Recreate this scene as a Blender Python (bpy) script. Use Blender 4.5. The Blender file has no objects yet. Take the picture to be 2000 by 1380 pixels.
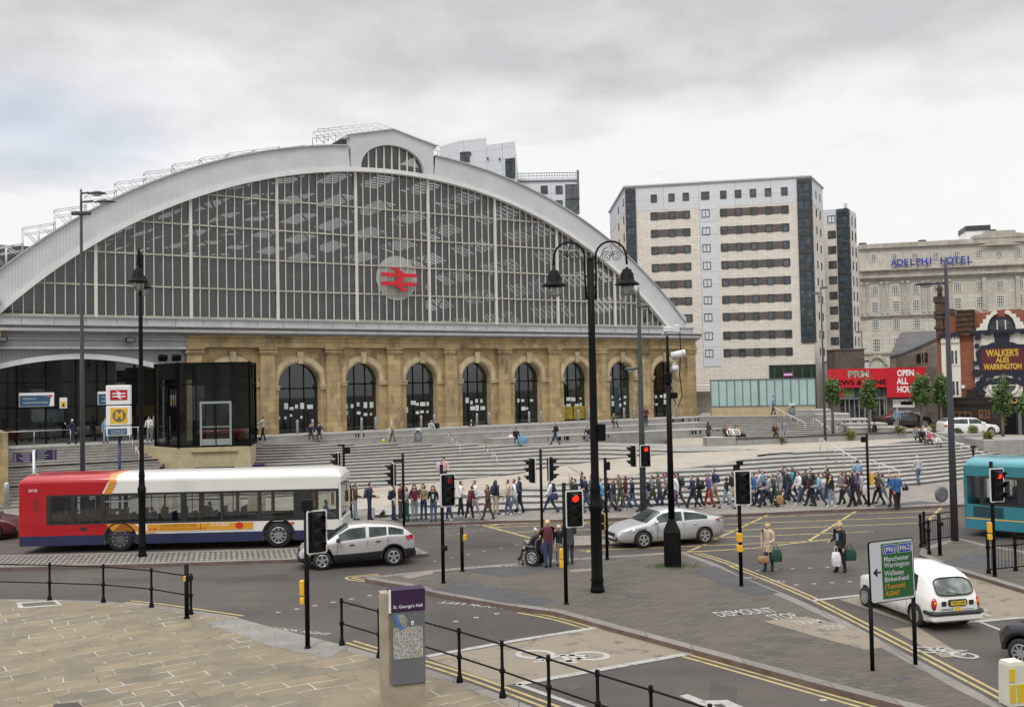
import bpy, bmesh, math, random
from mathutils import Vector, Matrix
R = math.radians
random.seed(7)
S = bpy.context.scene
COL = S.collection
# ---------------------------------------------------------------- camera
F, CX, CY, HCAM = 1900.0, 1000.0, 690.0, 6.3        # photograph's focal length and centre in its own pixels
PITCH, ROLL = math.atan(60 / F), 0.0195
fw = Vector((0, math.cos(PITCH), math.sin(PITCH)))
r0, u0 = Vector((1, 0, 0)), Vector((0, -math.sin(PITCH), math.cos(PITCH)))
rt = r0 * math.cos(ROLL) - u0 * math.sin(ROLL)
up = u0 * math.cos(ROLL) + r0 * math.sin(ROLL)
cam = bpy.data.objects.new('camera', bpy.data.cameras.new('camera'))
COL.objects.link(cam)
cam.data.sensor_width = 36; cam.data.lens = 36 * F / 2000
cam.data.clip_start = .5; cam.data.clip_end = 4000
m3 = Matrix((rt, up, -fw)).transposed()
cam.matrix_world = Matrix.Translation((0, 0, HCAM)) @ m3.to_4x4()
S.camera = cam
def ray(x, y): return fw * F + rt * (x - CX) + up * (CY - y)
def G(x, y, z=0.0):                                   # photo point -> point on the level z
    d = ray(x, y); t = (z - HCAM) / d.z
    return Vector((d.x * t, d.y * t, z))
def A(x, y, Y):                                       # photo point -> point at distance Y
    d = ray(x, y); t = Y / d.y
    return Vector((d.x * t, Y, HCAM + d.z * t))
# ---------------------------------------------------------------- light
S.view_settings.view_transform = 'Standard'; S.view_settings.look = 'None'
S.view_settings.exposure = 0.0; S.view_settings.gamma = 1; S.view_settings.use_curve_mapping = False
SUN_EL, SUN_AZ = 52, 205                              # azimuth clockwise from +Y
W = bpy.data.worlds.new('World'); S.world = W; W.use_nodes = True
def build_world():
    nt = W.node_tree; nt.nodes.clear(); N = nt.nodes.new; L = nt.links.new
    out = N('ShaderNodeOutputWorld')
    sky = N('ShaderNodeTexSky'); sky.sky_type = 'NISHITA'; sky.sun_disc = False
    sky.sun_elevation = R(SUN_EL); sky.sun_rotation = R(SUN_AZ)
    bg = N('ShaderNodeBackground'); bg.inputs[1].default_value = .15; L(sky.outputs[0], bg.inputs[0])
    tc = N('ShaderNodeTexCoord'); sp = N('ShaderNodeSeparateXYZ'); L(tc.outputs['Generated'], sp.inputs[0])
    def math_(op, a, b=None, c=None):
        n = N('ShaderNodeMath'); n.operation = op
        for i, q in enumerate((a, b, c)):
            if q is None: continue
            if isinstance(q, (int, float)): n.inputs[i].default_value = q
            else: L(q, n.inputs[i])
        return n.outputs[0]
    den = math_('ADD', math_('MAXIMUM', sp.outputs[2], 0.0), .12)
    cx = math_('DIVIDE', sp.outputs[0], den); cy = math_('DIVIDE', sp.outputs[1], den)
    cb = N('ShaderNodeCombineXYZ'); L(cx, cb.inputs[0]); L(cy, cb.inputs[1])
    def noise(scale, det, rough, off=0):
        mp = N('ShaderNodeMapping'); mp.inputs[1].default_value = (off, off * .7, off * 1.3); L(cb.outputs[0], mp.inputs[0])
        n = N('ShaderNodeTexNoise'); n.inputs['Scale'].default_value = scale; n.inputs['Detail'].default_value = det
        n.inputs['Roughness'].default_value = rough; L(mp.outputs[0], n.inputs[0]); return n.outputs[0]
    # grey underside of the cloud deck higher up, bright cloud lower down
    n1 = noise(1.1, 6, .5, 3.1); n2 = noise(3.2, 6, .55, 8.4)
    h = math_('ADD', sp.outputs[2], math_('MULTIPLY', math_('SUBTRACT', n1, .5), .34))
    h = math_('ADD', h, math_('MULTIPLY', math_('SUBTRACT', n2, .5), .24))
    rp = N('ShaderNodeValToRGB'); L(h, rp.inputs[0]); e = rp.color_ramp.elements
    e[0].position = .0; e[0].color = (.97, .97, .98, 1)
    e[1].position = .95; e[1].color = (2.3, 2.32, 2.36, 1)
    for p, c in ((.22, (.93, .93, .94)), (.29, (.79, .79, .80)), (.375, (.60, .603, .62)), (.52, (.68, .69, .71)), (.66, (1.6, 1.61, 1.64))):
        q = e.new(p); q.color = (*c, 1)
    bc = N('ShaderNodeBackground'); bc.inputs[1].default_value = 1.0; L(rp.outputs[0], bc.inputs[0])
    # a few thin places low in the west where the blue shows
    n3 = noise(.55, 5, .5, 1.7)
    west = N('ShaderNodeMapRange'); west.inputs[1].default_value = -.30; west.inputs[2].default_value = -.42; L(sp.outputs[0], west.inputs[0])
    low = N('ShaderNodeMapRange'); low.inputs[1].default_value = .31; low.inputs[2].default_value = .25; L(sp.outputs[2], low.inputs[0])
    low2 = N('ShaderNodeMapRange'); low2.inputs[1].default_value = .18; low2.inputs[2].default_value = .23; L(sp.outputs[2], low2.inputs[0])
    th = N('ShaderNodeMapRange'); th.inputs[1].default_value = .42; th.inputs[2].default_value = .6; L(n3, th.inputs[0])
    k = math_('MULTIPLY', math_('MULTIPLY', west.outputs[0], low.outputs[0]), math_('MULTIPLY', th.outputs[0], low2.outputs[0]))
    k = math_('MULTIPLY', k, .7)
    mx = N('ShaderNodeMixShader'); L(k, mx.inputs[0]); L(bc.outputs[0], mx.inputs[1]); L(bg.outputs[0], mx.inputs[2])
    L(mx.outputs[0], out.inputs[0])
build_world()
sun = bpy.data.objects.new('sun', bpy.data.lights.new('sun', 'SUN')); COL.objects.link(sun)
sun.data.energy = 1.4; sun.data.angle = R(14); sun.data.color = (1, .96, .9)
sun.rotation_euler = (R(90 - SUN_EL), 0, R(180 - SUN_AZ))
sun.location = (0, 0, 60)
# ---------------------------------------------------------------- materials
MATS = {}
def nodes(name):
    m = bpy.data.materials.new(name); m.use_nodes = True
    nt = m.node_tree; nt.nodes.clear()
    o = nt.nodes.new('ShaderNodeOutputMaterial'); p = nt.nodes.new('ShaderNodeBsdfPrincipled')
    nt.links.new(p.outputs[0], o.inputs[0]); MATS[name] = m
    return m, nt, p, o
def lin(c): return tuple(x for x in c)
def ramp(nt, fac, c0, c1, p0=.3, p1=.7):
    r = nt.nodes.new('ShaderNodeValToRGB'); nt.links.new(fac, r.inputs[0])
    r.color_ramp.elements[0].position = p0; r.color_ramp.elements[1].position = p1
    r.color_ramp.elements[0].color = (*c0, 1); r.color_ramp.elements[1].color = (*c1, 1); return r.outputs[0]
def tnoise(nt, vec, sc, det=4, ro=.55):
    n = nt.nodes.new('ShaderNodeTexNoise'); n.inputs['Scale'].default_value = sc
    n.inputs['Detail'].default_value = det; n.inputs['Roughness'].default_value = ro
    nt.links.new(vec, n.inputs[0]); return n.outputs[0]
def mixc(nt, fac, a, b, mode='MIX'):
    n = nt.nodes.new('ShaderNodeMix'); n.data_type = 'RGBA'; n.blend_type = mode
    for s, q in ((0, fac), (6, a), (7, b)):
        if isinstance(q, (int, float)): n.inputs[s].default_value = q
        elif isinstance(q, tuple): n.inputs[s].default_value = (*q, 1)
        else: nt.links.new(q, n.inputs[s])
    return n.outputs[2]
def objc(nt, kind='Object'):
    return nt.nodes.new('ShaderNodeTexCoord').outputs[kind]
def mapv(nt, v, sc=(1, 1, 1), rot=(0, 0, 0)):
    m = nt.nodes.new('ShaderNodeMapping'); m.inputs[3].default_value = sc; m.inputs[2].default_value = rot
    nt.links.new(v, m.inputs[0]); return m.outputs[0]
def bump(nt, p, h, st=.3, d=.02):
    b = nt.nodes.new('ShaderNodeBump'); b.inputs['Strength'].default_value = st; b.inputs['Distance'].default_value = d
    nt.links.new(h, b.inputs['Height']); nt.links.new(b.outputs[0], p.inputs['Normal'])
def plain(name, col, rough=.6, var=.12, sc=2.5, metal=0, bmp=0, streak=0, emit=0, coat=0):
    """colour with large and small soft variation, optional rain streaks and bump"""
    if name in MATS: return MATS[name]
    m, nt, p, o = nodes(name); v = objc(nt)
    a = tuple(max(0, x * (1 - var)) for x in col); b = tuple(min(1, x * (1 + var)) for x in col)
    n = tnoise(nt, v, sc, 6, .6); c = ramp(nt, n, a, b)
    if streak:
        s = tnoise(nt, mapv(nt, v, (1.6, 1.6, .09)), 1.4, 4, .6)
        c = mixc(nt, ramp(nt, s, (0, 0, 0), (streak,) * 3, .5, .75), c, tuple(x * .45 for x in col))
    nt.links.new(c, p.inputs['Base Color']); p.inputs['Roughness'].default_value = rough; p.inputs['Metallic'].default_value = metal
    if coat: p.inputs['Coat Weight'].default_value = coat; p.inputs['Coat Roughness'].default_value = .06
    if bmp: bump(nt, p, tnoise(nt, v, sc * 9, 3), bmp, .01)
    if emit: p.inputs['Emission Color'].default_value = (*col, 1); p.inputs['Emission Strength'].default_value = emit
    return m
def wallvec(nt):
    v = objc(nt); s = nt.nodes.new('ShaderNodeSeparateXYZ'); nt.links.new(v, s.inputs[0])
    a = nt.nodes.new('ShaderNodeMath'); nt.links.new(s.outputs[0], a.inputs[0]); nt.links.new(s.outputs[1], a.inputs[1])
    c = nt.nodes.new('ShaderNodeCombineXYZ'); nt.links.new(a.outputs[0], c.inputs[0]); nt.links.new(s.outputs[2], c.inputs[1])
    return v, c.outputs[0]
def blocks(name, c0, c1, mortar, bw, bh, ms=.012, rough=.85, soot=0, sootc=(.05, .045, .04), flat=False, tint=None, rot=0, bmp=.3, offs=.5, mott=.55, scramble=0):
    """masonry or paving laid in courses, each block of its own tone; flat=True lays it on the ground"""
    if name in MATS: return MATS[name]
    m, nt, p, o = nodes(name)
    if flat:
        v = objc(nt); bv = mapv(nt, v, (1, 1, 1), (0, 0, rot))
    else: v, bv = wallvec(nt)
    if scramble:
        d = nt.nodes.new('ShaderNodeTexNoise'); d.inputs['Scale'].default_value = .35; nt.links.new(v, d.inputs[0])
        ad = nt.nodes.new('ShaderNodeVectorMath'); ad.operation = 'MULTIPLY_ADD'
        nt.links.new(d.outputs['Color'], ad.inputs[0]); ad.inputs[1].default_value = (scramble,) * 3; nt.links.new(bv, ad.inputs[2]); bv = ad.outputs[0]
    b = nt.nodes.new('ShaderNodeTexBrick'); nt.links.new(bv, b.inputs[0])
    b.offset = offs; b.inputs['Scale'].default_value = 1
    b.inputs['Brick Width'].default_value = bw; b.inputs['Row Height'].default_value = bh
    b.inputs['Mortar Size'].default_value = ms; b.inputs['Mortar Smooth'].default_value = .1
    b.inputs['Color1'].default_value = (*c0, 1); b.inputs['Color2'].default_value = (*c1, 1); b.inputs['Mortar'].default_value = (*mortar, 1)
    if name == 'yorkstone_flags': nt.links.new(ramp(nt, tnoise(nt, v, 1.1, 3, .6), (.10, .085, .06), (.50, .47, .41), .46, .56), b.inputs['Mortar'])
    c = b.outputs[0]
    n = tnoise(nt, v, 1.7, 6, .65)
    c = mixc(nt, mott, c, ramp(nt, n, (.45, .45, .45), (1, 1, 1), .25, .7), 'MULTIPLY') if not flat else mixc(nt, .6, c, ramp(nt, n, (.62, .62, .62), (1, 1, 1), .25, .65), 'MULTIPLY')
    if tint: c = mixc(nt, ramp(nt, tnoise(nt, v, .5, 4), (0, 0, 0), (.7, .7, .7), .45, .65), c, tint)
    if soot:
        s = tnoise(nt, mapv(nt, v, (.9, .9, .35)), .9, 6, .65)
        c = mixc(nt, ramp(nt, s, (0, 0, 0), (soot,) * 3, .52, .72), c, sootc)
    nt.links.new(c, p.inputs['Base Color']); p.inputs['Roughness'].default_value = rough
    if bmp: bump(nt, p, b.outputs[1], -bmp, .015)
    return m
def glass(name, tint=(.5, .55, .55), refl=.25, rough=.03, dirt=.0, body=(.05, .06, .06)):
    """pane seen through: tinted transparency, sky reflection, a little dust"""
    if name in MATS: return MATS[name]
    m, nt, p, o = nodes(name); nt.nodes.remove(p)
    t = nt.nodes.new('ShaderNodeBsdfTransparent'); t.inputs[0].default_value = (*tint, 1)
    g = nt.nodes.new('ShaderNodeBsdfGlossy'); g.inputs['Roughness'].default_value = rough; g.inputs[0].default_value = (1, 1, 1, 1)
    f = nt.nodes.new('ShaderNodeFresnel'); f.inputs[0].default_value = 1.3
    a = nt.nodes.new('ShaderNodeMath'); a.operation = 'MULTIPLY_ADD'; nt.links.new(f.outputs[0], a.inputs[0]); a.inputs[1].default_value = 1 - refl * .5; a.inputs[2].default_value = refl * .2
    mx = nt.nodes.new('ShaderNodeMixShader'); nt.links.new(a.outputs[0], mx.inputs[0]); nt.links.new(t.outputs[0], mx.inputs[1]); nt.links.new(g.outputs[0], mx.inputs[2])
    d = nt.nodes.new('ShaderNodeBsdfDiffuse'); d.inputs[0].default_value = (*body, 1)
    mx2 = nt.nodes.new('ShaderNodeMixShader')
    n = tnoise(nt, mapv(nt, objc(nt), (1, 1, .6)), .22, 3)
    dd = nt.nodes.new('ShaderNodeMath'); dd.operation = 'MULTIPLY'; nt.links.new(n, dd.inputs[0]); dd.inputs[1].default_value = dirt * 2
    nt.links.new(dd.outputs[0], mx2.inputs[0]); nt.links.new(mx.outputs[0], mx2.inputs[1]); nt.links.new(d.outputs[0], mx2.inputs[2])
    nt.links.new(mx2.outputs[0], o.inputs[0]); return m
def darkglass(name, col=(.02, .024, .026), var=.6, rough=.06):
    """opaque window with a dim room behind: some panes paler"""
    if name in MATS: return MATS[name]
    m, nt, p, o = nodes(name); v = objc(nt)
    c = ramp(nt, tnoise(nt, v, 1.3, 2), tuple(x * (1 - var) for x in col), tuple(x * (1 + var * 2) for x in col), .4, .62)
    nt.links.new(c, p.inputs['Base Color']); p.inputs['Roughness'].default_value = rough; p.inputs['Specular IOR Level'].default_value = .6
    return m
def corrugated(name, col, pitch, axis=0, depth=.6, rough=.5, metal=0):
    if name in MATS: return MATS[name]
    m, nt, p, o = nodes(name); v = objc(nt)
    w = nt.nodes.new('ShaderNodeTexWave'); w.bands_direction = 'XYZ'[axis]; w.inputs['Scale'].default_value = .314 / pitch
    nt.links.new(v, w.inputs[0])
    c = ramp(nt, w.outputs[1], tuple(x * .86 for x in col), col, .05, .3)
    c = mixc(nt, .5, c, ramp(nt, tnoise(nt, v, .5, 6, .6), (.7, .7, .7), (1, 1, 1), .3, .65), 'MULTIPLY')
    nt.links.new(c, p.inputs['Base Color']); p.inputs['Roughness'].default_value = rough; p.inputs['Metallic'].default_value = metal
    bump(nt, p, w.outputs[1], depth, .03); return m
def cloth(col):
    n = 'cloth_%02x%02x%02x' % tuple(int(max(0, min(1, c)) ** .45 * 255) for c in col)
    return plain(n, col, .85, .3, 9, bmp=.25)
# ---------------------------------------------------------------- mesh builder
class B:
    def __init__(s): s.v = []; s.f = []; s.m = []; s.s = []; s.M = Matrix.Identity(4)
    def add(s, vs, fs, mi=0, sm=False):
        k = len(s.v); I = s.M
        s.v += [tuple(I @ Vector(q)) for q in vs]
        for q in fs: s.f.append([k + i for i in q]); s.m.append(mi); s.s.append(sm)
        return s
    def box(s, x0, x1, y0, y1, z0, z1, mi=0):
        vs = [(x, y, z) for z in (z0, z1) for x, y in ((x0, y0), (x1, y0), (x1, y1), (x0, y1))]
        return s.add(vs, [(3, 2, 1, 0), (4, 5, 6, 7), (0, 1, 5, 4), (1, 2, 6, 5), (2, 3, 7, 6), (3, 0, 4, 7)], mi)
    def bbox(s, x0, x1, y0, y1, z0, z1, b=.02, mi=0):        # chamfered box
        P = [(x0 + b, y0), (x1 - b, y0), (x1, y0 + b), (x1, y1 - b), (x1 - b, y1), (x0 + b, y1), (x0, y1 - b), (x0, y0 + b)]
        cx, cy = (x0 + x1) / 2, (y0 + y1) / 2
        def sh(k): return [(cx + (x - cx) * k[0], cy + (y - cy) * k[1]) for x, y in P]
        k = (1 - 2 * b / max(.001, x1 - x0), 1 - 2 * b / max(.001, y1 - y0)); Q = sh(k)
        rings = [[(x, y, z0) for x, y in Q], [(x, y, z0 + b) for x, y in P], [(x, y, z1 - b) for x, y in P], [(x, y, z1) for x, y in Q]]
        return s.loft(rings, mi, closed=True)
    def loft(s, rings, mi=0, closed=True, cap=True, sm=False, mf=None):
        n = len(rings[0]); vs = [p for r in rings for p in r]; k = len(s.v); I = s.M
        s.v += [tuple(I @ Vector(q)) for q in vs]
        for i in range(len(rings) - 1):
            for j in range(n if closed else n - 1):
                a, b = k + i * n + j, k + i * n + (j + 1) % n
                s.f.append([a, b, b + n, a + n]); s.m.append(mf(i, j) if mf else mi); s.s.append(sm)
        if cap and closed:
            s.f.append([k + j for j in range(n)][::-1]); s.m.append(mi); s.s.append(False)
            s.f.append([k + (len(rings) - 1) * n + j for j in range(n)]); s.m.append(mi); s.s.append(False)
        return s
    def prism(s, poly, a0, a1, ax='z', mi=0, side=None):
        def P(p, a): return {'z': (p[0], p[1], a), 'y': (p[0], a, p[1]), 'x': (a, p[0], p[1])}[ax]
        n = len(poly); vs = [P(p, a0) for p in poly] + [P(p, a1) for p in poly]
        s.add(vs, [list(range(n))[::-1], list(range(n, 2 * n))], mi)
        k = len(s.v) - 2 * n
        for i in range(n):
            s.f.append([k + i, k + (i + 1) % n, k + n + (i + 1) % n, k + n + i]); s.m.append(mi if side is None else side); s.s.append(False)
        return s
    def tube(s, pts, r, n=8, mi=0, sm=True, cap=True):
        pts = [Vector(p) for p in pts]; rs = r if isinstance(r, (list, tuple)) else [r] * len(pts)
        rings = []; prev = None
        for i, p in enumerate(pts):
            d = ((pts[min(i + 1, len(pts) - 1)] - pts[max(i - 1, 0)])).normalized()
            if prev is None:
                a = Vector((0, 0, 1)) if abs(d.z) < .9 else Vector((1, 0, 0)); u = d.cross(a).normalized()
            else: u = (prev - d * prev.dot(d)).normalized()
            prev = u; w = d.cross(u)
            rings.append([p + (u * math.cos(2 * math.pi * j / n) + w * math.sin(2 * math.pi * j / n)) * rs[i] for j in range(n)])
        return s.loft(rings, mi, True, cap, sm)
    def lathe(s, prof, x=0, y=0, n=12, mi=0, sm=True, mf=None):
        rings = [[(x + r * math.cos(2 * math.pi * j / n), y + r * math.sin(2 * math.pi * j / n), z) for j in range(n)] for r, z in prof]
        return s.loft(rings, mi, True, True, sm, mf)
    def ball(s, c, r, n=10, mi=0, m=6):
        r = r if isinstance(r, (tuple, list)) else (r, r, r); rings = []
        for i in range(m + 1):
            a = math.pi * (i / m - .5); q = max(math.cos(a), .02)
            rings.append([(c[0] + r[0] * q * math.cos(2 * math.pi * j / n), c[1] + r[1] * q * math.sin(2 * math.pi * j / n), c[2] + r[2] * math.sin(a)) for j in range(n)])
        return s.loft(rings, mi, True, True, True)
    def quad(s, a, b, c, d, mi=0): return s.add([a, b, c, d], [(0, 1, 2, 3)], mi)
    def text(s, txt, size, o, u, v, mi=0, ext=.0, ax='CENTER', sx=1.0, bold=0, ay='CENTER', sh=0):
        V, Fc = textmesh(txt, ext / max(size, 1e-6), ax, ay, bold); o, u, v = Vector(o), Vector(u).normalized(), Vector(v).normalized(); w = u.cross(v)
        return s.add([o + u * ((p[0] + sh * p[1]) * size * sx) + v * (p[1] * size) + w * (p[2] * size) for p in V], Fc, mi)
    def obj(s, name, mats, parent=None, fix=True, loc=None, rot=None):
        me = bpy.data.meshes.new(name); me.from_pydata(s.v, [], s.f)
        for q in (mats if isinstance(mats, (list, tuple)) else [mats]): me.materials.append(q)
        me.polygons.foreach_set('material_index', s.m); me.polygons.foreach_set('use_smooth', s.s)
        if fix:
            bm = bmesh.new(); bm.from_mesh(me); bmesh.ops.recalc_face_normals(bm, faces=bm.faces); bm.to_mesh(me); bm.free()
        o = bpy.data.objects.new(name, me); COL.objects.link(o)
        if parent is not None: o.parent = parent
        if loc is not None: o.location = loc
        if rot is not None: o.rotation_euler = (0, 0, rot)
        return o
_T = {}
def textmesh(txt, ext, ax, ay, bold):
    k = (txt, round(ext, 4), ax, ay, bold)
    if k not in _T:
        cu = bpy.data.curves.new('lettering', 'FONT'); cu.body = txt; cu.size = 1; cu.align_x = ax; cu.align_y = ay
        cu.extrude = ext; cu.offset = bold; cu.resolution_u = 3
        ob = bpy.data.objects.new('lettering', cu); me = ob.to_mesh()
        _T[k] = ([tuple(q.co) for q in me.vertices], [tuple(q.vertices) for q in me.polygons])
        ob.to_mesh_clear(); bpy.data.objects.remove(ob); bpy.data.curves.remove(cu)
    return _T[k]
def thing(name, label, cat, loc=(0, 0, 0), rot=0, group=None):
    o = bpy.data.objects.new(name, None); COL.objects.link(o); o.empty_display_size = .3
    o.location = loc; o.rotation_euler = (0, 0, rot); return tag(o, label, cat, group)
def tag(o, label, cat, group=None):
    o['label'] = label; o['category'] = cat
    if group: o['group'] = group
    return o
def structure(b, name, mats, fix=True, **k):
    o = b.obj(name, mats, None, fix, **k); o['kind'] = 'structure'; return o
def dup(root, loc, rot, label=None, group=None):
    r = root.copy(); COL.objects.link(r); r.location = loc; r.rotation_euler = (0, 0, rot)
    if label: r['label'] = label
    if group: r['group'] = group
    for ch in list(root.children):
        c = ch.copy(); COL.objects.link(c); c.parent = r
        for g in list(ch.children):
            d = g.copy(); COL.objects.link(d); d.parent = c
    return r
def lerp(a, b, t): return a + (b - a) * t
def interp(tab, x):
    if x <= tab[0][0]: return tab[0][1]
    for (x0, y0), (x1, y1) in zip(tab, tab[1:]):
        if x <= x1: return lerp(y0, y1, (x - x0) / (x1 - x0))
    return tab[-1][1]
X3, Y3, Z3 = Vector((1, 0, 0)), Vector((0, 1, 0)), Vector((0, 0, 1))
BLACK = plain('black_paint', (.006, .006, .0065), .55, .2, 6)
IRON = plain('black_iron', (.008, .0075, .008), .6, .25, 8)
STEEL = plain('brushed_steel', (.42, .43, .44), .35, .1, 5, metal=.7)
WHITE = plain('white_paint', (.72, .72, .71), .5, .06, 2)
for m_ in (BLACK, IRON): m_.node_tree.nodes['Principled BSDF'].inputs['Specular IOR Level'].default_value = .12
YELLOW = plain('yellow_plastic', (.72, .40, .02), .45, .12, 5)
GREY = plain('grey_paint', (.12, .125, .135), .5, .15, 3)
# ================================================================= GROUND, ROADS, PAVING
def mk_asphalt(name, col, lumps=.25, patches=True):
    m, nt, p, o = nodes(name); v = objc(nt)
    c = ramp(nt, tnoise(nt, v, .22, 7, .6), tuple(x * (1 - lumps) for x in col), tuple(x * (1 + lumps) for x in col), .35, .65)
    c = mixc(nt, .5, c, ramp(nt, tnoise(nt, v, 38, 2), (.72, .72, .72), (1.0, 1.0, 1.0), .35, .6), 'MULTIPLY')
    # long worn tracks running with the traffic and darker tar joints
    t = tnoise(nt, mapv(nt, v, (.07, 1.1, 1)), 1.0, 5, .6)
    c = mixc(nt, .45, c, ramp(nt, t, (.7, .7, .71), (1.1, 1.08, 1.06), .35, .65), 'MULTIPLY')
    vo = nt.nodes.new('ShaderNodeTexVoronoi'); vo.feature = 'DISTANCE_TO_EDGE'; vo.inputs['Scale'].default_value = .09
    d = nt.nodes.new('ShaderNodeTexNoise'); d.inputs['Scale'].default_value = .8; nt.links.new(v, d.inputs[0])
    ad = nt.nodes.new('ShaderNodeVectorMath'); ad.operation = 'MULTIPLY_ADD'; nt.links.new(d.outputs['Color'], ad.inputs[0]); ad.inputs[1].default_value = (1.5,) * 3; nt.links.new(v, ad.inputs[2])
    nt.links.new(ad.outputs[0], vo.inputs['Vector'])
    c = mixc(nt, ramp(nt, vo.outputs[0], (.6, .6, .6), (0, 0, 0), .0008, .003), c, tuple(x * .45 for x in col))
    sp = tnoise(nt, v, 1.9, 2, .4); c = mixc(nt, ramp(nt, sp, (0, 0, 0), (.35, .35, .35), .70, .74), c, tuple(x * .5 for x in col))
    nt.links.new(c, p.inputs['Base Color']); p.inputs['Roughness'].default_value = .82; bump(nt, p, tnoise(nt, v, 60, 2), .25, .01); return m
ASPH = mk_asphalt('asphalt', (.073, .062, .054))
ASPH2 = mk_asphalt('asphalt_dark', (.052, .046, .042))
FLAG = blocks('yorkstone_flags', (.240, .190, .120), (.150, .135, .10), (.31, .285, .24), 1.0, .47, .013, .8, flat=True, soot=.55, sootc=(.10, .088, .065), tint=(.215, .172, .11), rot=R(-34), bmp=.35, offs=.37, scramble=.5)
SETT = blocks('granite_setts', (.28, .255, .22), (.195, .18, .155), (.04, .037, .03), .20, .34, .035, .8, flat=True, rot=R(0), bmp=.9, scramble=.03)
PAVER = blocks('grey_pavers', (.114, .10, .078), (.08, .07, .056), (.045, .04, .034), .42, .21, .012, .85, flat=True, tint=(.10, .086, .066), rot=R(-12), bmp=.2)
TACT = blocks('blue_grey_pavers', (.078, .078, .08), (.064, .064, .067), (.045, .045, .046), .4, .4, .006, .85, flat=True, rot=R(-12), offs=0)
BEIGE = blocks('beige_granite_slabs', (.43, .375, .305), (.335, .298, .25), (.21, .19, .165), 1.25, .5, .007, .75, flat=True, tint=(.36, .32, .27), rot=R(18), bmp=.15)
PAVE = blocks('pale_pavement_slabs', (.26, .232, .198), (.205, .185, .162), (.13, .12, .105), .8, .5, .008, .8, flat=True, rot=R(4), bmp=.15)
KERB = blocks('kerb_stone', (.235, .212, .192), (.175, .158, .145), (.08, .072, .065), .9, 5, .012, .8, flat=True, bmp=.2)
KERBR = plain('red_brown_kerb_face', (.14, .095, .08), .8, .3, 2, bmp=.2)
LINEY = None
def mk_worn(name, col, base, lo, hi, sc=3.5):
    m, nt, p, o = nodes(name); v = objc(nt)
    n = tnoise(nt, v, sc, 7, .7); c = mixc(nt, ramp(nt, n, (1, 1, 1), (0, 0, 0), lo, hi), base, col)
    nt.links.new(c, p.inputs['Base Color']); p.inputs['Roughness'].default_value = .75; return m
LINEY = mk_worn('worn_yellow_line', (.40, .31, .13), (.12, .105, .085), .52, .70)
LINEYF = mk_worn('faded_yellow_line', (.40, .31, .125), (.10, .09, .08), .49, .66)
LINEW = mk_worn('worn_white_line', (.34, .33, .305), (.11, .10, .095), .52, .68, 5)
LINEF = mk_worn('faded_white_line', (.34, .33, .31), (.10, .092, .088), .47, .62, 6)
LINEL = mk_worn('white_lettering', (.36, .35, .33), (.11, .10, .095), .60, .80, 5)
BUFF = mk_worn('buff_cycle_surface', (.215, .178, .132), (.08, .072, .065), .54, .68, 1.8)
def gpts(P, z=0.0): return [tuple(G(x, y, z))[:2] for x, y in P]
def sheet(name, P, z, mat, world=False, kind='structure'):
    P = P if world else gpts(P, z)
    b = B(); b.add([(x, y, z) for x, y in P], [list(range(len(P)))]); o = b.obj(name, mat); o['kind'] = kind; return o
def ribbon(b, pts, w, z, mi=0, off=0.0):
    pts = [Vector((p[0], p[1])) for p in pts]; L, Rr = [], []
    for i, p in enumerate(pts):
        d = (pts[min(i + 1, len(pts) - 1)] - pts[max(i - 1, 0)]).normalized(); n = Vector((-d.y, d.x))
        L.append(p + n * (off + w / 2)); Rr.append(p + n * (off - w / 2))
    for i in range(len(pts) - 1):
        b.quad((*Rr[i], z), (*Rr[i + 1], z), (*L[i + 1], z), (*L[i], z), mi)
def smooth(P, n=6):
    out = []
    for i in range(len(P) - 1):
        p0, p1, p2, p3 = (Vector(P[max(i - 1, 0)]), Vector(P[i]), Vector(P[i + 1]), Vector(P[min(i + 2, len(P) - 1)]))
        for k in range(n):
            t = k / n; out.append(tuple(.5 * ((2 * p1) + (p2 - p0) * t + (2 * p0 - 5 * p1 + 4 * p2 - p3) * t * t + (3 * p1 - p0 - 3 * p2 + p3) * t ** 3)))
    return out + [tuple(P[-1])]
# base sheet out to the horizon, the carriageway as a sheet on top
sheet('ground', [(-1800, -300), (1800, -300), (1800, 2600), (-1800, 2600)], -.02, plain('distant_ground', (.10, .10, .095), .9, .3, .02), world=True)
sheet('road', [(-90, 4), (90, 4), (90, 62), (-90, 62)], 0.0, ASPH, world=True)
KH = .12
def raised(name, pts, mat, kerb=.30, face=KERBR, zt=KH, closed=True, kmat=None):
    """paved area a kerb's height above the road: slab, kerb stones and kerb face"""
    b = B(); n = len(pts); c = [Vector(p) for p in pts]
    area = sum(c[i].x * c[(i + 1) % n].y - c[(i + 1) % n].x * c[i].y for i in range(n))
    if area < 0: c = c[::-1]
    inn = []
    for i in range(n):
        d1 = (c[i] - c[i - 1]).normalized(); d2 = (c[(i + 1) % n] - c[i]).normalized()
        nn = (Vector((-d1.y, d1.x)) + Vector((-d2.y, d2.x))); nn = nn.normalized() if nn.length > 1e-6 else Vector((-d1.y, d1.x))
        inn.append(c[i] + nn * kerb)
    b.add([(p.x, p.y, zt) for p in inn], [list(range(n))], 0)
    for i in range(n):
        j = (i + 1) % n
        b.quad((*c[i], zt), (*c[j], zt), (*inn[j], zt), (*inn[i], zt), 1)
        b.quad((*c[i], -.01), (*c[j], -.01), (*c[j], zt), (*c[i], zt), 2)
    return structure(b, name, [mat, kmat or KERB, face])
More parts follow.
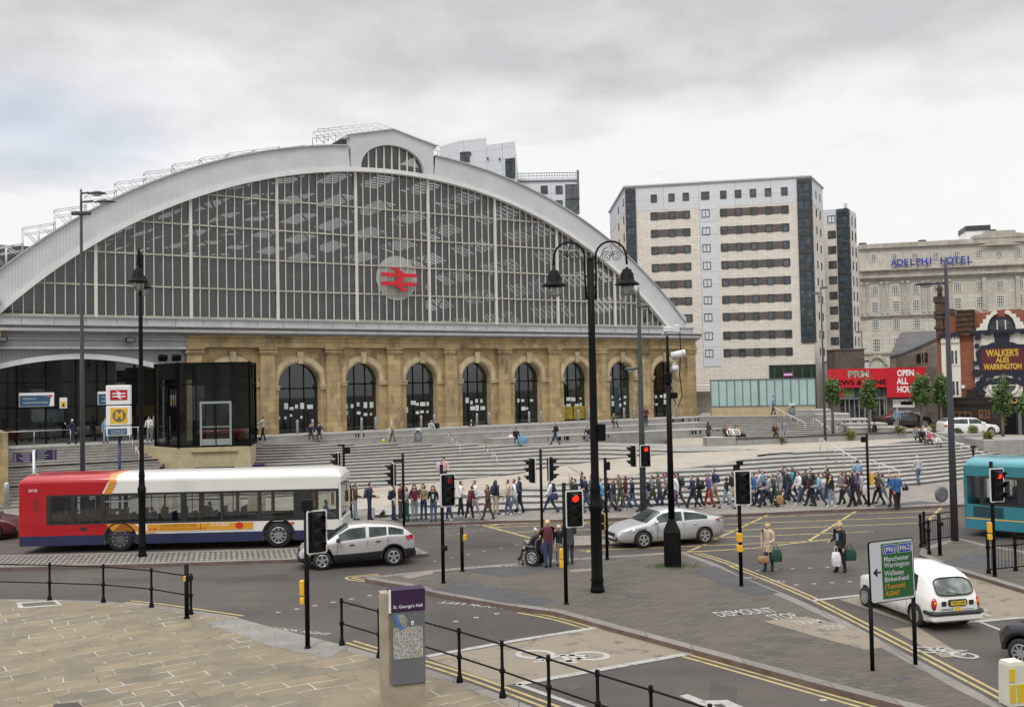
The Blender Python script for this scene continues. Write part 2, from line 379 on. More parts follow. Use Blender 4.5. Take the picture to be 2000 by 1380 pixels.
# central traffic island
isl_top = [(712, 1127.5), (760, 1121), (860, 1111), (1000, 1099.5), (1160, 1087), (1290, 1079), (1335, 1077)]
isl_right = [(1400, 1100), (1440, 1121), (1550, 1166), (1650, 1211), (1760, 1270), (1900, 1345), (2060, 1432)]
isl_low = [(1900, 1415), (1800, 1387), (1600, 1335), (1400, 1280), (1200, 1226), (1085, 1194), (1040, 1188), (980, 1179), (860, 1159), (790, 1142), (720, 1131)]
raised('traffic_island', gpts(isl_top + isl_right + isl_low, KH), PAVER)
isl_in = lambda P, z=KH + .004: gpts(P, z)
sheet('tactile_paving', isl_in([(905, 1112), (1125, 1096), (1110, 1106), (985, 1127)]), KH + .004, TACT, world=True)
sheet('tactile_paving', isl_in([(842, 1150), (905, 1133), (1090, 1172), (1050, 1183), (985, 1176)]), KH + .004, TACT, world=True)
sheet('tactile_paving', isl_in([(1345, 1112), (1395, 1104), (1520, 1156), (1470, 1165)]), KH + .004, TACT, world=True)
sheet('stone_patch', isl_in([(782, 1124), (840, 1113), (848, 1119), (800, 1129)]), KH + .004, PAVE, world=True)
sheet('stone_patch', isl_in([(1110, 1112), (1160, 1108), (1165, 1113), (1115, 1117)]), KH + .004, PAVE, world=True)
sheet('cycle_path', isl_in([(1490, 1212), (1575, 1203), (1660, 1222), (1735, 1262), (1690, 1268), (1590, 1241)]), KH + .004, BUFF, world=True)
# cobbled median on the left
med = [(-300, 1090), (0, 1083.5), (300, 1077), (560, 1070), (800, 1062), (838, 1080), (800, 1083), (560, 1092), (300, 1100), (0, 1107.5), (-300, 1113)]
raised('cobbled_median', gpts(med, KH), SETT, .28)
# small refuge behind the box junction
raised('traffic_refuge', gpts([(1022, 1054), (1150, 1046), (1190, 1056), (1182, 1062), (1040, 1068)], KH), PAVE, .12)
# foreground plaza of stone flags
pz = [(-700, 1168), (-120, 1168.5), (0, 1169), (100, 1170), (200, 1173), (300, 1181), (400, 1194), (470, 1207), (520, 1221), (600, 1241), (680, 1261), (740, 1278), (832, 1304), (900, 1327), (980, 1356), (1050, 1383), (1180, 1434), (1350, 1510), (1350, 1900), (-700, 1900)]
raised('stone_plaza', gpts(pz, KH), FLAG, .25, face=KERB)
sheet('cover_plate', gpts([(32, 1176), (110, 1171), (122, 1181), (36, 1187)], KH + .004), KH + .004, plain('cover_mortar', (.36, .35, .33), .8, .2, 3), world=True)
sheet('cover_plate', gpts([(42, 1177.5), (104, 1173.5), (113, 1179), (46, 1184)], KH + .008), KH + .008, plain('iron_cover', (.10, .09, .06), .7, .3, 4), world=True)
sheet('cover_plate', gpts([(105, 1374), (152, 1370), (168, 1388), (100, 1392)], KH + .004), KH + .004, ASPH2, world=True)
sheet('worn_paving', gpts([(395, 1213), (470, 1208), (600, 1242), (678, 1262), (640, 1285), (520, 1258)], KH + .004), KH + .004, blocks('grey_flags', (.25, .235, .21), (.19, .185, .17), (.13, .12, .11), .62, .45, .008, .8, flat=True, rot=R(-16)), world=True)
# right-hand island
ri = [(1795, 1082), (1800, 1070), (1835, 1058), (1872, 1050), (1928, 1063), (2010, 1077), (2200, 1110), (2200, 1225), (2000, 1151), (1887, 1117), (1850, 1106)]
raised('traffic_island', gpts(ri, KH), PAVER)
sheet('tactile_paving', gpts([(1835, 1098), (1900, 1078), (1990, 1098), (1960, 1110), (1880, 1108)], KH + .004), KH + .004, TACT, world=True)
# far pavement below the steps
far = [(-700, 1066), (-200, 1050), (0, 1044.5), (300, 1038), (660, 1028), (880, 1020), (950, 1017), (1100, 1014), (1240, 1009.5), (1400, 1004.5), (1500, 1000.5), (1587, 996), (1711, 992), (1862, 985), (2100, 974), (2600, 950)]
fb = [(2600, 890), (2100, 893), (1960, 905), (1882, 920), (1600, 950), (1400, 966), (1250, 972), (950, 984), (680, 994), (655, 975), (300, 960), (-700, 985)]
raised('pavement', gpts(smooth(far, 3) + fb, KH), PAVE, .3)
sheet('dropped_kerb_paving', gpts([(700, 1016), (905, 1010), (960, 1015.5), (700, 1024)], KH + .004), KH + .004, TACT, world=True)
sheet('dropped_kerb_paving', gpts([(1705, 986), (1795, 978), (1850, 981), (1712, 990.5)], KH + .004), KH + .004, TACT, world=True)
# ----------------------------------------------------------------- painted markings
def marking(name, mat, *runs, z=.004, w=.1, off=0.0):
    b = B()
    for P in runs: ribbon(b, gpts(P, z), w, z, 0, off)
    return structure(b, name, mat, False)
def dline(P, name='double_yellow_line', w=.085, gap=.11, z=.004, mat=None):
    b = B(); q = gpts(smooth(P, 4), z); ribbon(b, q, w, z, 0, gap); ribbon(b, q, w, z, 0, -gap); return structure(b, name, mat or LINEY, False)
dline([(1015, 1194), (1045, 1199), (1100, 1211), (1200, 1240), (1400, 1296), (1600, 1353), (1800, 1409)])
dline([(1112, 1153.5), (900, 1133), (800, 1143), (730, 1135), (690, 1130.5), (683, 1127), (700, 1125), (740, 1121)][1:])
dline([(683, 1252), (740, 1269), (832, 1294), (920, 1322), (1020, 1358), (1110, 1392)])
dline([(250, 1174), (300, 1179), (400, 1193), (470, 1203.5)])
dline([(1430, 1104), (1470, 1119), (1580, 1165), (1690, 1220), (1800, 1277), (1980, 1372)])
dline([(1885, 1130), (1940, 1148), (2010, 1171)]); dline([(1360, 1079), (1400, 1091), (1440, 1105)])
# box junction: outline and diagonals
def clipbox():
    poly = [Vector(p) for p in gpts([(940, 1024), (1150, 1017), (1440, 1006.5), (1700, 995.5), (1840, 990), (1850, 1010), (1640, 1050), (1535, 1062), (1470, 1070), (1260, 1082), (1185, 1087), (1100, 1067)], .004)]
    b = B(); n = len(poly); ribbon(b, poly[:5], .16, .004); ribbon(b, poly[6:10], .13, .004); ribbon(b, [poly[-1], poly[0]], .16, .004)
    def cut(o, d):
        ts = []
        for i in range(n):
            a, c = poly[i], poly[(i + 1) % n]; e = c - a; den = d.x * e.y - d.y * e.x
            if abs(den) < 1e-9: continue
            w = a - o; t = (w.x * e.y - w.y * e.x) / den; u = (w.x * d.y - w.y * d.x) / den
            if 0 <= u <= 1: ts.append(t)
        return sorted(ts)
    for ang, st in ((60, 3.4), (7, 1.7)):
        d = Vector((math.cos(R(ang)), math.sin(R(ang)))); nn = Vector((-d.y, d.x)); c = sum(poly, Vector((0, 0))) / n
        for k in range(-8, 9):
            ts = cut(c + nn * st * k, d)
            for t0, t1 in zip(ts[::2], ts[1::2]): ribbon(b, [c + nn * st * k + d * t0, c + nn * st * k + d * t1], .13, .008)
    structure(b, 'box_junction_marking', LINEYF, False)
clipbox()
# stop lines, cycle boxes and crossing studs
marking('stop_line', LINEW, [(832, 1281), (1000, 1251), (1175, 1223)], [(1010, 1335), (1180, 1305), (1384, 1268)], w=.2, z=.012)
marking('lane_edge_line', LINEW, [(1010, 1335), (1150, 1384)], w=.14, z=.012)
sheet('cycle_box', [(834, 1284), (1170, 1226), (1384, 1268), (1010, 1334), (985, 1338)], .008, BUFF)
sheet('cycle_box', [(1640, 1170), (1700, 1160), (1920, 1118), (2080, 1150), (2080, 1190), (1905, 1215), (1790, 1222)], .008, BUFF)
sheet('cycle_lane', [(1742, 1228), (1790, 1222), (1885, 1281), (1840, 1283)], .008, BUFF)
marking('stop_line', LINEW, [(1585, 1172), (1720, 1157), (1890, 1128)], [(1905, 1213), (2060, 1199)], w=.18, z=.012)
marking('lane_line', LINEW, [(1915, 1214), (1985, 1241)], [(1928, 1189), (1895, 1200), (1938, 1203), (1880, 1186)], w=.12, z=.012)
marking('crossing_line', LINEF, [(720, 1031), (870, 1025), (960, 1024)], w=.12)
sb = B()
def studs(a, c, n, s=.07):
    for i in range(n):
        p = G(lerp(a[0], c[0], i / (n - 1)), lerp(a[1], c[1], i / (n - 1)), .006); sb.quad(*[(p.x + dx, p.y + dy, .006) for dx, dy in ((-s, -s * .8), (s, -s * .8), (s, s * .8), (-s, s * .8))])
studs((544, 1195), (722, 1162), 6); studs((850, 1220), (1010, 1190), 5)
studs((880, 1045), (1005, 1022), 9, .06); studs((850, 1095), (1010, 1063), 6, .06)
studs((1480, 1113), (1650, 1105), 6); studs((1555, 1141), (1660, 1135), 4); studs((1608, 1366), (1960, 1238), 2)
structure(sb, 'crossing_studs', LINEW, False)
def roadtext(txt, px, size, ang, mat, z=.006, sx=1.0, sy=1.0, name='road_lettering', flip=1):
    b = B(); o = G(*px, z); a = R(ang); u = Vector((math.cos(a), math.sin(a), 0)); v = Vector((-math.sin(a), math.cos(a), 0)) * flip
    V, Fc = textmesh(txt, 0, 'CENTER', 'CENTER', .012)
    b.add([o + u * (p[0] * size * sx) + v * (p[1] * size * sy) for p in V], Fc); return structure(b, name, mat, False)
# the LOOK LEFT / LOOK RIGHT warnings face people about to cross, so some read upside down from here
roadtext('LOOK LEFT', (922, 1180), .36, 154, LINEL, sx=1.15)
roadtext('LOOK RIGHT', (588, 1232), .30, -26, LINEL, sx=1.0)
roadtext('LOOK RIGHT', (985, 1105), .28, 4, LINEL, z=KH + .012, sx=1.1)
roadtext('LOOK LEFT', (872, 1028.5), .3, 185, LINEF, sx=1.1)
roadtext('LOOK LEFT', (1487, 1130), .28, 140, LINEL, sx=1.1)
roadtext('DISMOUNT', (1456, 1195), .6, 14, LINEL, z=KH + .012, sx=.55, sy=1.35)
roadtext('STOP', (1530, 1203), .6, 14, LINEL, z=KH + .012, sx=.55, sy=1.25)
roadtext('TRAM', (1580, 1215), .5, 14, LINEL, z=KH + .012, sx=.6, sy=1.25)
roadtext('STOP', (1630, 1225), .45, 14, LINEL, z=KH + .012, sx=.6, sy=1.2)
def bicycle(px, size, ang, sy=1.0, z=.013):
    b = B(); o = G(*px, z); a = R(ang); u = Vector((math.cos(a), math.sin(a))); v = Vector((-math.sin(a), math.cos(a)))
    T = lambda p: (o.xy + u * p[0] * size + v * p[1] * size * sy); w = .12 * size
    for c in ((-.55, 0), (.55, 0)): ribbon(b, [T((c[0] + .36 * math.cos(k * math.pi / 10), .36 * math.sin(k * math.pi / 10))) for k in range(21)], w, z)
    for P in ([(-.55, 0), (-.2, .55), (.35, .55), (0, 0), (-.55, 0)], [(0, 0), (-.22, .62)], [(.55, 0), (.32, .68), (.5, .72)], [(-.36, .64), (-.1, .64)]): ribbon(b, [T(q) for q in P], w, z)
    structure(b, 'bicycle_marking', LINEL, False)
bicycle((1098, 1278), 1.15, 170, .75); bicycle((1845, 1273), .75, -38, .8)
# trench reinstatements, gullies and covers in the carriageway
for P_ in ([(905, 1062), (1000, 1058), (1004, 1066), (905, 1071)], [(420, 1128), (560, 1120), (566, 1130), (424, 1139)], [(1390, 1330), (1440, 1344), (1436, 1392), (1380, 1372)], [(1560, 1075), (1700, 1062), (1704, 1068), (1562, 1082)], [(180, 1128), (290, 1127), (292, 1136), (178, 1137)], [(1700, 1106), (1800, 1100), (1806, 1109), (1702, 1116)], [(640, 1180), (700, 1174), (706, 1181), (642, 1188)]): sheet('road_patch', P_, .003, ASPH2)
COV = plain('iron_cover_grey', (.06, .058, .056), .6, .35, 12)
for x_, y_, w_, h_ in ((470, 1151, 14, 4), (845, 1153, 10, 2.4), (1180, 1218, 15, 3.5), (1525, 1158, 10, 2.5), (1120, 1341, 20, 6), (760, 1118, 10, 2.2), (1380, 1046, 10, 2), (60, 1140, 14, 3)): sheet('drain_cover', [(x_ - w_, y_), (x_, y_ - h_), (x_ + w_, y_), (x_, y_ + h_)], .0035, COV)
for x_, y_, w_, h_ in ((1395, 1162, 24, 5), (1232, 1160, 16, 4), (1760, 1322, 22, 7)): sheet('access_cover', gpts([(x_ - w_, y_), (x_, y_ - h_), (x_ + w_, y_), (x_, y_ + h_)], KH + .004), KH + .004, COV, world=True)
# white arrow at the bottom edge of the picture
b = B(); ribbon(b, gpts(smooth([(1335, 1356), (1375, 1373), (1400, 1392), (1380, 1420)], 4), .006), .22, .006); ribbon(b, gpts([(1375, 1372), (1415, 1370), (1445, 1385)], .006), .3, .01); structure(b, 'arrow_marking', LINEW, False)
# ================================================================= STEPS
STEP = blocks('grey_granite_steps', (.40, .385, .365), (.33, .32, .305), (.24, .23, .22), 1.4, 40, .008, .8, bmp=0, soot=.35, sootc=(.14, .135, .125), flat=False)
NOSE = plain('dark_step_nosing', (.07, .067, .064), .8, .3, 2)
def flight(name, top, bot, n, mats, label=None, dark=.06):
    """steps between two 3-D curves sampled at the same columns; treads are level, ends die into ramps"""
    b = B(); zs = [p.z for p in top] + [p.z for p in bot]; z0, z1 = min(p.z for p in bot), max(p.z for p in top); h = (z1 - z0) / n
    for k in range(1, n + 1):
        zk = z0 + h * k; fr, bk = [], []
        for T, Bt in zip(top, bot):
            rng = T.z - Bt.z
            if rng < .01 or zk > T.z + h * .5: fr.append(None); bk.append(None); continue
            s0 = max(0, min(1, (zk - h - Bt.z) / rng)); s1 = max(0, min(1.02, (zk + h * .15 - Bt.z) / rng))
            if s1 <= 0: fr.append(None); bk.append(None); continue
            fr.append(Bt.lerp(T, s0)); bk.append(Bt.lerp(T, s1))
        for i in range(len(fr) - 1):
            if fr[i] is None or fr[i + 1] is None: continue
            a, c, d, e = fr[i], fr[i + 1], bk[i + 1], bk[i]; N = lambda p, z: (p.x, p.y, z)
            a2, c2 = a.lerp(e, .14), c.lerp(d, .14)
            b.quad(N(a, zk), N(c, zk), N(c2, zk), N(a2, zk), 1); b.quad(N(a2, zk), N(c2, zk), N(d, zk), N(e, zk), 0)
            b.quad(N(a, zk - h * 1.02), N(c, zk - h * 1.02), N(c, zk - h * .22), N(a, zk - h * .22), 2)
            b.quad(N(a, zk - h * .22), N(c, zk - h * .22), N(c, zk), N(a, zk), 1)
    o = b.obj(name, mats, None, False); o['kind'] = 'structure'; return o
TREAD = blocks('step_treads', (.36, .34, .315), (.29, .275, .255), (.17, .16, .148), 1.3, 1.3, .008, .8, flat=True, tint=(.27, .25, .225), bmp=.05, soot=.5, sootc=(.14, .13, .115))
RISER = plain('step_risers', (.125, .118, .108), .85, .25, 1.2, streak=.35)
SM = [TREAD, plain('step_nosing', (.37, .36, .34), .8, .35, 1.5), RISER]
yt = [(470, 861), (497, 862), (600, 864), (700, 866), (860, 867.5), (1000, 868), (1150, 868), (1300, 873), (1400, 876), (1480, 877.5)]
zt_ = [(497, 2.58), (600, 2.45), (700, 2.25), (860, 1.95), (1000, 1.72), (1150, 1.55), (1300, 1.5), (1480, 1.5)]
yru = [(470, 975), (600, 967), (700, 955), (800, 946), (900, 936), (1000, 927), (1075, 912), (1200, 896), (1325, 884), (1480, 878.3)]
zru = [(470, .13), (600, .16), (700, .3), (860, .5), (1000, .7), (1075, .85), (1200, 1.1), (1325, 1.35), (1480, 1.5)]
yrl = [(470, 1000), (680, 997), (730, 991), (860, 975), (935, 962), (1020, 952), (1100, 944), (1250, 924), (1400, 906), (1500, 888), (1600, 878.5), (1700, 871), (1790, 858), (1870, 862), (1960, 879), (2100, 884)]
zrl = [(470, .125), (680, .14), (860, .42), (1020, .62), (1250, 1.0), (1400, 1.2), (1500, 1.42), (1600, 1.5), (1700, 1.6), (1790, 1.8), (1870, 1.6), (1960, 1.0), (2100, .8)]
yb = [(470, 1016), (680, 1012), (800, 1008), (950, 1000.5), (1100, 994), (1250, 989), (1400, 983), (1500, 975), (1600, 965), (1713, 954), (1803, 945), (1882, 935), (1960, 918), (2100, 906)]
xs1 = [470 + i * 1010 / 46 for i in range(47)]
fl_top = [G(x, interp(yt, x), interp(zt_, x)) for x in xs1]; fl_bot = [G(x, interp(yru, x), interp(zru, x)) for x in xs1]
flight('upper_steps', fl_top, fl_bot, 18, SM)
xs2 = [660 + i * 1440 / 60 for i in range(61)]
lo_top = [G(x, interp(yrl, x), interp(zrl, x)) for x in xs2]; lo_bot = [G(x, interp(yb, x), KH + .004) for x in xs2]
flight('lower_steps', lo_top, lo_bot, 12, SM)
# sloping ramp between the two flights
b = B(); xs = [470 + i * 1010 / 46 for i in range(47)]
up_ = [G(x, interp(yru, x), interp(zru, x) + .006) for x in xs]; dn_ = [G(x, interp(yrl, x), interp(zrl, x) + .006) for x in xs]
for i in range(46): b.quad(dn_[i], dn_[i + 1], up_[i + 1], up_[i])
for C in (dn_, up_, fl_top, lo_top):
    for p, q in zip(C, C[1:]): b.quad(p - Z3 * .34, q - Z3 * .34, q - Z3 * .003, p - Z3 * .003, 1)
structure(b, 'ramp', [BEIGE, SM[1]], False)
# beige square behind the ramp, at the level of the foot of the upper stairs
plaza_z = 1.5
b = B(); P = [tuple(dn_[-1])[:2]] + [tuple(lo_top[i])[:2] for i in range(len(xs2)) if 1480 < xs2[i] <= 1800] + [tuple(G(2300, 846, 1.5))[:2], (95, 84), (95, 94), (20, 94), tuple(G(1300, 845, 1.5))[:2]] + [tuple(fl_top[i])[:2] for i in range(len(xs1)) if xs1[i] >= 1300]
b.add([(x, y, plaza_z) for x, y in P], [list(range(len(P)))]); structure(b, 'square', BEIGE, False)
b = B(); q = [lo_top[i] for i in range(len(xs2)) if 1560 < xs2[i] <= 1800]
for i in range(len(q) - 1):
    b.quad(q[i] + Vector((0, 0, .004)), q[i + 1] + Vector((0, 0, .004)), q[i + 1] * 1 + Vector((.3, 3.5, 1.508 - q[i + 1].z)), q[i] + Vector((.3, 3.5, 1.508 - q[i].z)))
structure(b, 'square_edge', BEIGE, False)
# ================================================================= STATION FRAME, TERRACE AND SEATING TIERS
TH = math.atan(.5225 / .8526); SO = Vector((-15.73, 72.0, 0)); sd = Vector((math.cos(TH), math.sin(TH), 0)); sn = Vector((-math.sin(TH), math.cos(TH), 0))
def SL(x, y, z=0): return SO + sd * x + sn * y + Vector((0, 0, z))   # station coordinates -> world
ZF = 3.0
CONC = plain('pale_granite_block', (.29, .28, .265), .8, .18, 1.2, streak=.3)
CONCT = plain('granite_seat_top', (.34, .33, .31), .75, .12, 1.5)
SLATS = corrugated('slatted_seat_front', (.32, .31, .30), .22, 0, .0, .8)
def sxy(x, y): return tuple(SL(x, y))[:2]
def tier(name, x0, x1, f0, f1, back, z, drop=.42):
    b = B(); n = 12
    for i in range(n):
        a, c = lerp(x0, x1, i / n), lerp(x0, x1, (i + 1) / n); fa, fc = lerp(f0, f1, i / n), lerp(f0, f1, (i + 1) / n)
        b.quad(SL(a, -fa, z), SL(c, -fc, z), SL(c, back, z), SL(a, back, z), 0)
        b.quad(SL(a, -fa, z - drop - 1.2), SL(c, -fc, z - drop - 1.2), SL(c, -fc, z), SL(a, -fa, z), 1)
        b.quad(SL(a, -fa - .02, z - .07), SL(c, -fc - .02, z - .07), SL(c, -fc - .02, z + .004), SL(a, -fa - .02, z + .004), 0)
    b.quad(SL(x0, -f0, z - drop - .3), SL(x0, back, z - drop - .3), SL(x0, back, z), SL(x0, -f0, z), 1)
    return structure(b, name, [CONCT, CONC], False)
tier('terrace', -21, 41, 2.3, 3.4, 14, ZF, .45)
tier('seating_tier', .4, 38, 2.9, 5.6, .5, 2.62, .42)
tier('seating_tier', 13.5, 37, 5.2, 8.0, .5, 2.18, .42)
# walkway at the head of the steps (slopes down to the right)
b = B(); n = len(xs1)
for i in range(n - 1):
    a, c = fl_top[i], fl_top[i + 1]
    def bk(p, z): q = p + sn * 9; return Vector((q.x, q.y, z))
    b.quad(a + Z3 * .004, c + Z3 * .004, bk(c, c.z + .004), bk(a, a.z + .004))
structure(b, 'walkway', TREAD, False)
def slat_panel(x0, x1, f, z0, z1):
    b = B(); random.seed(int(x0 * 10)); x = x0
    while x < x1:
        w = random.choice((.08, .1, .22, .3)); b.quad(SL(x, -f, z0), SL(min(x + w, x1), -f, z0), SL(min(x + w, x1), -f, z1), SL(x, -f, z1)); x += w + random.choice((.07, .12, .3, .5))
    return structure(b, 'seat_front_slots', BLACK, False)
slat_panel(3.2, 10.4, 2.75, 2.62 - .02, 2.93); slat_panel(17.8, 20, 6.1, 1.82, 2.1); slat_panel(21, 24.5, 6.4, 1.82, 2.1); slat_panel(32.5, 37, 3.40, 2.68, 2.92); slat_panel(31, 36, 7.75, 1.82, 2.1)
# steps up to the entrance on the left, between end wall and lift
xs3 = [-120 + i * 420 / 12 for i in range(13)]
e_top = [SL(lerp(-24, -8.6, i / 12), -2.3 - .02 * i, ZF - .02) for i in range(13)]
e_bot = [p - Vector((.35, 9.5, 0)) for p in e_top]
for p in e_bot: p.z = KH
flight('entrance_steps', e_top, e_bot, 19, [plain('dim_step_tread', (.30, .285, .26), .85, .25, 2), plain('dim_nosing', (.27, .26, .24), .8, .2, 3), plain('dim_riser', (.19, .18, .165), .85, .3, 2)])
for t in (.36, .68):
    b = B()
    for i in range(12):
        a, c = e_top[i].lerp(e_bot[i], t), e_top[i + 1].lerp(e_bot[i + 1], t); b.quad(a - Vector((0, .35, -.11)), c - Vector((0, .35, -.11)), c + Vector((0, .3, .11)), a + Vector((0, .3, .11)))
    structure(b, 'landing', TREAD, False)
# ================================================================= RAILWAY STATION
STONE = blocks('warm_sandstone', (.53, .395, .20), (.33, .24, .12), (.18, .14, .09), .95, .42, .008, .85, soot=.95, sootc=(.085, .068, .048), tint=(.40, .29, .15), bmp=.35)
STONEP = plain('dressed_sandstone', (.44, .35, .215), .85, .3, 1.3, streak=.75, bmp=.2)
CLAD = corrugated('pale_grey_cladding', (.57, .58, .60), .2, 0, .12, .5)
CLADG = corrugated('grey_ribbed_cladding', (.33, .335, .345), .22, 0, .5, .5)
RIM = plain('white_arch_rim', (.66, .66, .65), .5, .06, .6, streak=.25)
LEAD = plain('grey_sill_lead', (.42, .42, .425), .6, .12, .8, streak=.35)
MULL = plain('cream_glazing_bar', (.60, .585, .53), .55, .1, 1, streak=.25)
TRANS = plain('mossy_transom', (.38, .365, .30), .7, .25, 1.2)
GGL = glass('gable_glass', (.58, .60, .58), .2, .04, .15, (.20, .205, .19))
DGL = glass('shop_glass', (.62, .65, .65), .18, .02, .03)
PAPER = plain('pale_paper', (.55, .60, .58), .7, .2, 1)
st = thing('railway_station', 'sandstone railway station with a huge glazed arched gable over round headed arches', 'railway station', SO, TH)
s5 = 5.0; AX, AA = 1.54 * s5, 27.5; ZS, ZA = 11.29, 22.96
RA = (AA * AA + (ZA - ZS) ** 2) / (2 * (ZA - ZS)); ZC = ZA - RA
def arcz(dx, r=RA): return ZC + math.sqrt(max(0, r * r - dx * dx))
def arcp(a, r): return (AX + r * math.sin(a), ZC + r * math.cos(a))
xL, xR = -1.66 * s5, 7.72 * s5
# arcade wall with openings
r_of = lambda t: 1.62 if t == 0 else 1.36
b = B(); ZE = 10.17
for t in range(-1, 8):
    x0, x1 = (t - .5) * s5, (t + .5) * s5
    if t == -1: x0 = xL
    if t == 7: x1 = xR
    c, r = t * s5, r_of(t); zsp = 8.15 - r
    pts = [(c + r * math.cos(math.pi * k / 18), zsp + r * math.sin(math.pi * k / 18)) for k in range(19)]
    for y in (0.0, 1.1):
        vs = [(x1, y, ZF - .6), (x1, y, ZE), (x0, y, ZE), (x0, y, ZF - .6), (c - r, y, ZF - .6)] + [(p[0], y, p[1]) for p in pts[::-1]] + [(c + r, y, ZF - .6)]
        b.add(vs, [list(range(len(vs)))])
    path = [(c + r, ZF - .6)] + pts + [(c - r, ZF - .6)]
    for p, q in zip(path, path[1:]): b.quad((p[0], 0, p[1]), (q[0], 0, q[1]), (q[0], 1.1, q[1]), (p[0], 1.1, p[1]), 1)
b.quad((xR, 0, ZF - .6), (xR, 10, ZF - .6), (xR, 10, ZE), (xR, 0, ZE))
b.obj('arcade_wall', [STONE, STONEP], st)
for t in range(-1, 8):                                   # moulded arch surround with keystone and imposts
    c, r = t * s5, r_of(t); zsp = 8.15 - r; b = B(); prof = [(.02, -.003), (.10, -.16), (.30, -.16), (.34, -.10), (.52, -.10), (.58, -.003)]
    rings = [[(c + (r + q) * math.cos(a), y, zsp + (r + q) * math.sin(a)) for q, y in prof] for a in [math.pi * k / 20 for k in range(21)]]
    b.loft(rings, 0, False, False, True)
    b.prism([(c - .16, 8.12), (c + .16, 8.12), (c + .25, 9.0), (c - .25, 9.0)], -.26, -.004, 'y')
    for sgn in (-1, 1):
        a0, a1 = sorted((c + sgn * (r - .05), c + sgn * (r + .62))); b.box(a0, a1, -.14, .3, zsp - .32, zsp - .02); b.box(a0 - .04, a1 + .04, -.18, .34, zsp - .12, zsp - .005)
    b.obj('arch_surround', STONEP, st)
    g = B(); g.prism([(c + r * math.cos(math.pi * k / 18), zsp + r * math.sin(math.pi * k / 18)) for k in range(19)] + [(c - r, ZF), (c + r, ZF)], .72, .735, 'y')
    w = g.obj('arch_window', DGL, st)
    f = B()
    for xx in (c - r / 3, c + r / 3): f.box(xx - .035, xx + .035, .66, .74, ZF, zsp + r * .9)
    f.box(c - r, c + r, .65, .745, zsp - .28, zsp - .18); f.box(c - r, c + r, .66, .74, ZF, ZF + .12)
    f.obj('glazing_bars', BLACK, w)
    if t >= 0:
        random.seed(t + 3); x = c - r + .12
        while x < c + r - .35:
            for row in range(2):
                if random.random() < .85:
                    ww, hh = random.choice(((.22, .3), (.3, .22), (.3, .45), (.45, .32), (.18, .18))); z = ZF + 1.15 + row * .62 + random.uniform(-.1, .1)
                    B().box(x, min(x + ww, c + r - .05), .628, .64, z, z + hh).obj('paper_notice', PAPER, w)
            x += random.uniform(.38, .6)
    if t == 5:
        [B().box(q0, q1, .60, .62, ZF + .15, ZF + 1.25).obj('yellow_poster', plain('yellow_poster', (.28, .21, .02), .6, .4, 3), w) for q0, q1 in ((c - r + .1, c - .06), (c + .06, c + r - .1))]
for k in range(-2, 8):                                   # pilasters
    x = (k + .5) * s5
    if k == -2: x = xL + .62
    if k == 7: x = xR - .55
    b = B(); b.box(x - .52, x + .52, -.34, -.003, ZF + .7, 8.95); b.box(x - .62, x + .62, -.44, -.004, ZF - .6, ZF + .7)
    for dz, e in ((0, .06), (.12, .14), (.24, .08)): b.box(x - .52 - e, x + .52 + e, -.34 - e, -.005, 8.8 + dz, 8.915 + dz)
    b.box(x - .68, x + .68, -.50, -.006, 9.16, 9.30)
    b.obj('pilaster', [STONE], st)
b = B()
b.box(xL, xR + .05, -.42, 1.0, 9.30, 9.62); b.box(xL, xR, -.34, 1.0, 9.62, 10.0); b.box(xL, xR + .1, -.52, 1.0, 10.0, 10.14)
b.obj('entablature', STONE, st)
b = B(); e0, e1 = -20.4, xR + .4
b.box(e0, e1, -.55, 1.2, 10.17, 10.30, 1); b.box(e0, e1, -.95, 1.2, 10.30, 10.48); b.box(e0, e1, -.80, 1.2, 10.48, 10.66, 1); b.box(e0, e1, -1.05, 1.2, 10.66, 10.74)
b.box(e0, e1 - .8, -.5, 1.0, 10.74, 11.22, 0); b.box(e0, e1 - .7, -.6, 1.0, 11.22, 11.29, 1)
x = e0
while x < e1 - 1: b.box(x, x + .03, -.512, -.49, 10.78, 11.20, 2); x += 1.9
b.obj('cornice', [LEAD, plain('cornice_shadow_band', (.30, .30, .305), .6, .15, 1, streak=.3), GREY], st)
# cladding arch, lantern gable
n = 72; amax = math.asin(AA / RA); HW = 3.55
def band(r0_, r1_, a0, a1, y0, y1, m, bld, mi=0):
    for k in range(m):
        q = [lerp(a0, a1, k / m), lerp(a0, a1, (k + 1) / m)]
        i0, i1 = arcp(q[0], r0_), arcp(q[1], r0_); o0, o1 = arcp(q[0], r1_), arcp(q[1], r1_)
        P = lambda p, y: (p[0], y, p[1])
        bld.quad(P(i0, y0), P(i1, y0), P(o1, y0), P(o0, y0), mi); bld.quad(P(o0, y0), P(o1, y0), P(o1, y1), P(o0, y1), mi); bld.quad(P(i0, y0), P(i1, y0), P(i1, y1), P(i0, y1), mi); bld.quad(P(i0, y1), P(i1, y1), P(o1, y1), P(o0, y1), mi)
TB = 1.95; b = B(); aw = math.asin(HW / RA); ext = .034
band(RA + .3, RA + TB, -amax - ext, -aw, -.25, .5, 34, b); band(RA + .3, RA + TB, aw, amax + ext, -.25, .5, 34, b)
ex = AX + AA; b.prism([(ex - .6, ZS + .01), (ex + 2.4, ZS + .01), (ex + 2.4, ZS + 1.0), (ex + .9, ZS + 1.9)], -.24, .5, 'y')
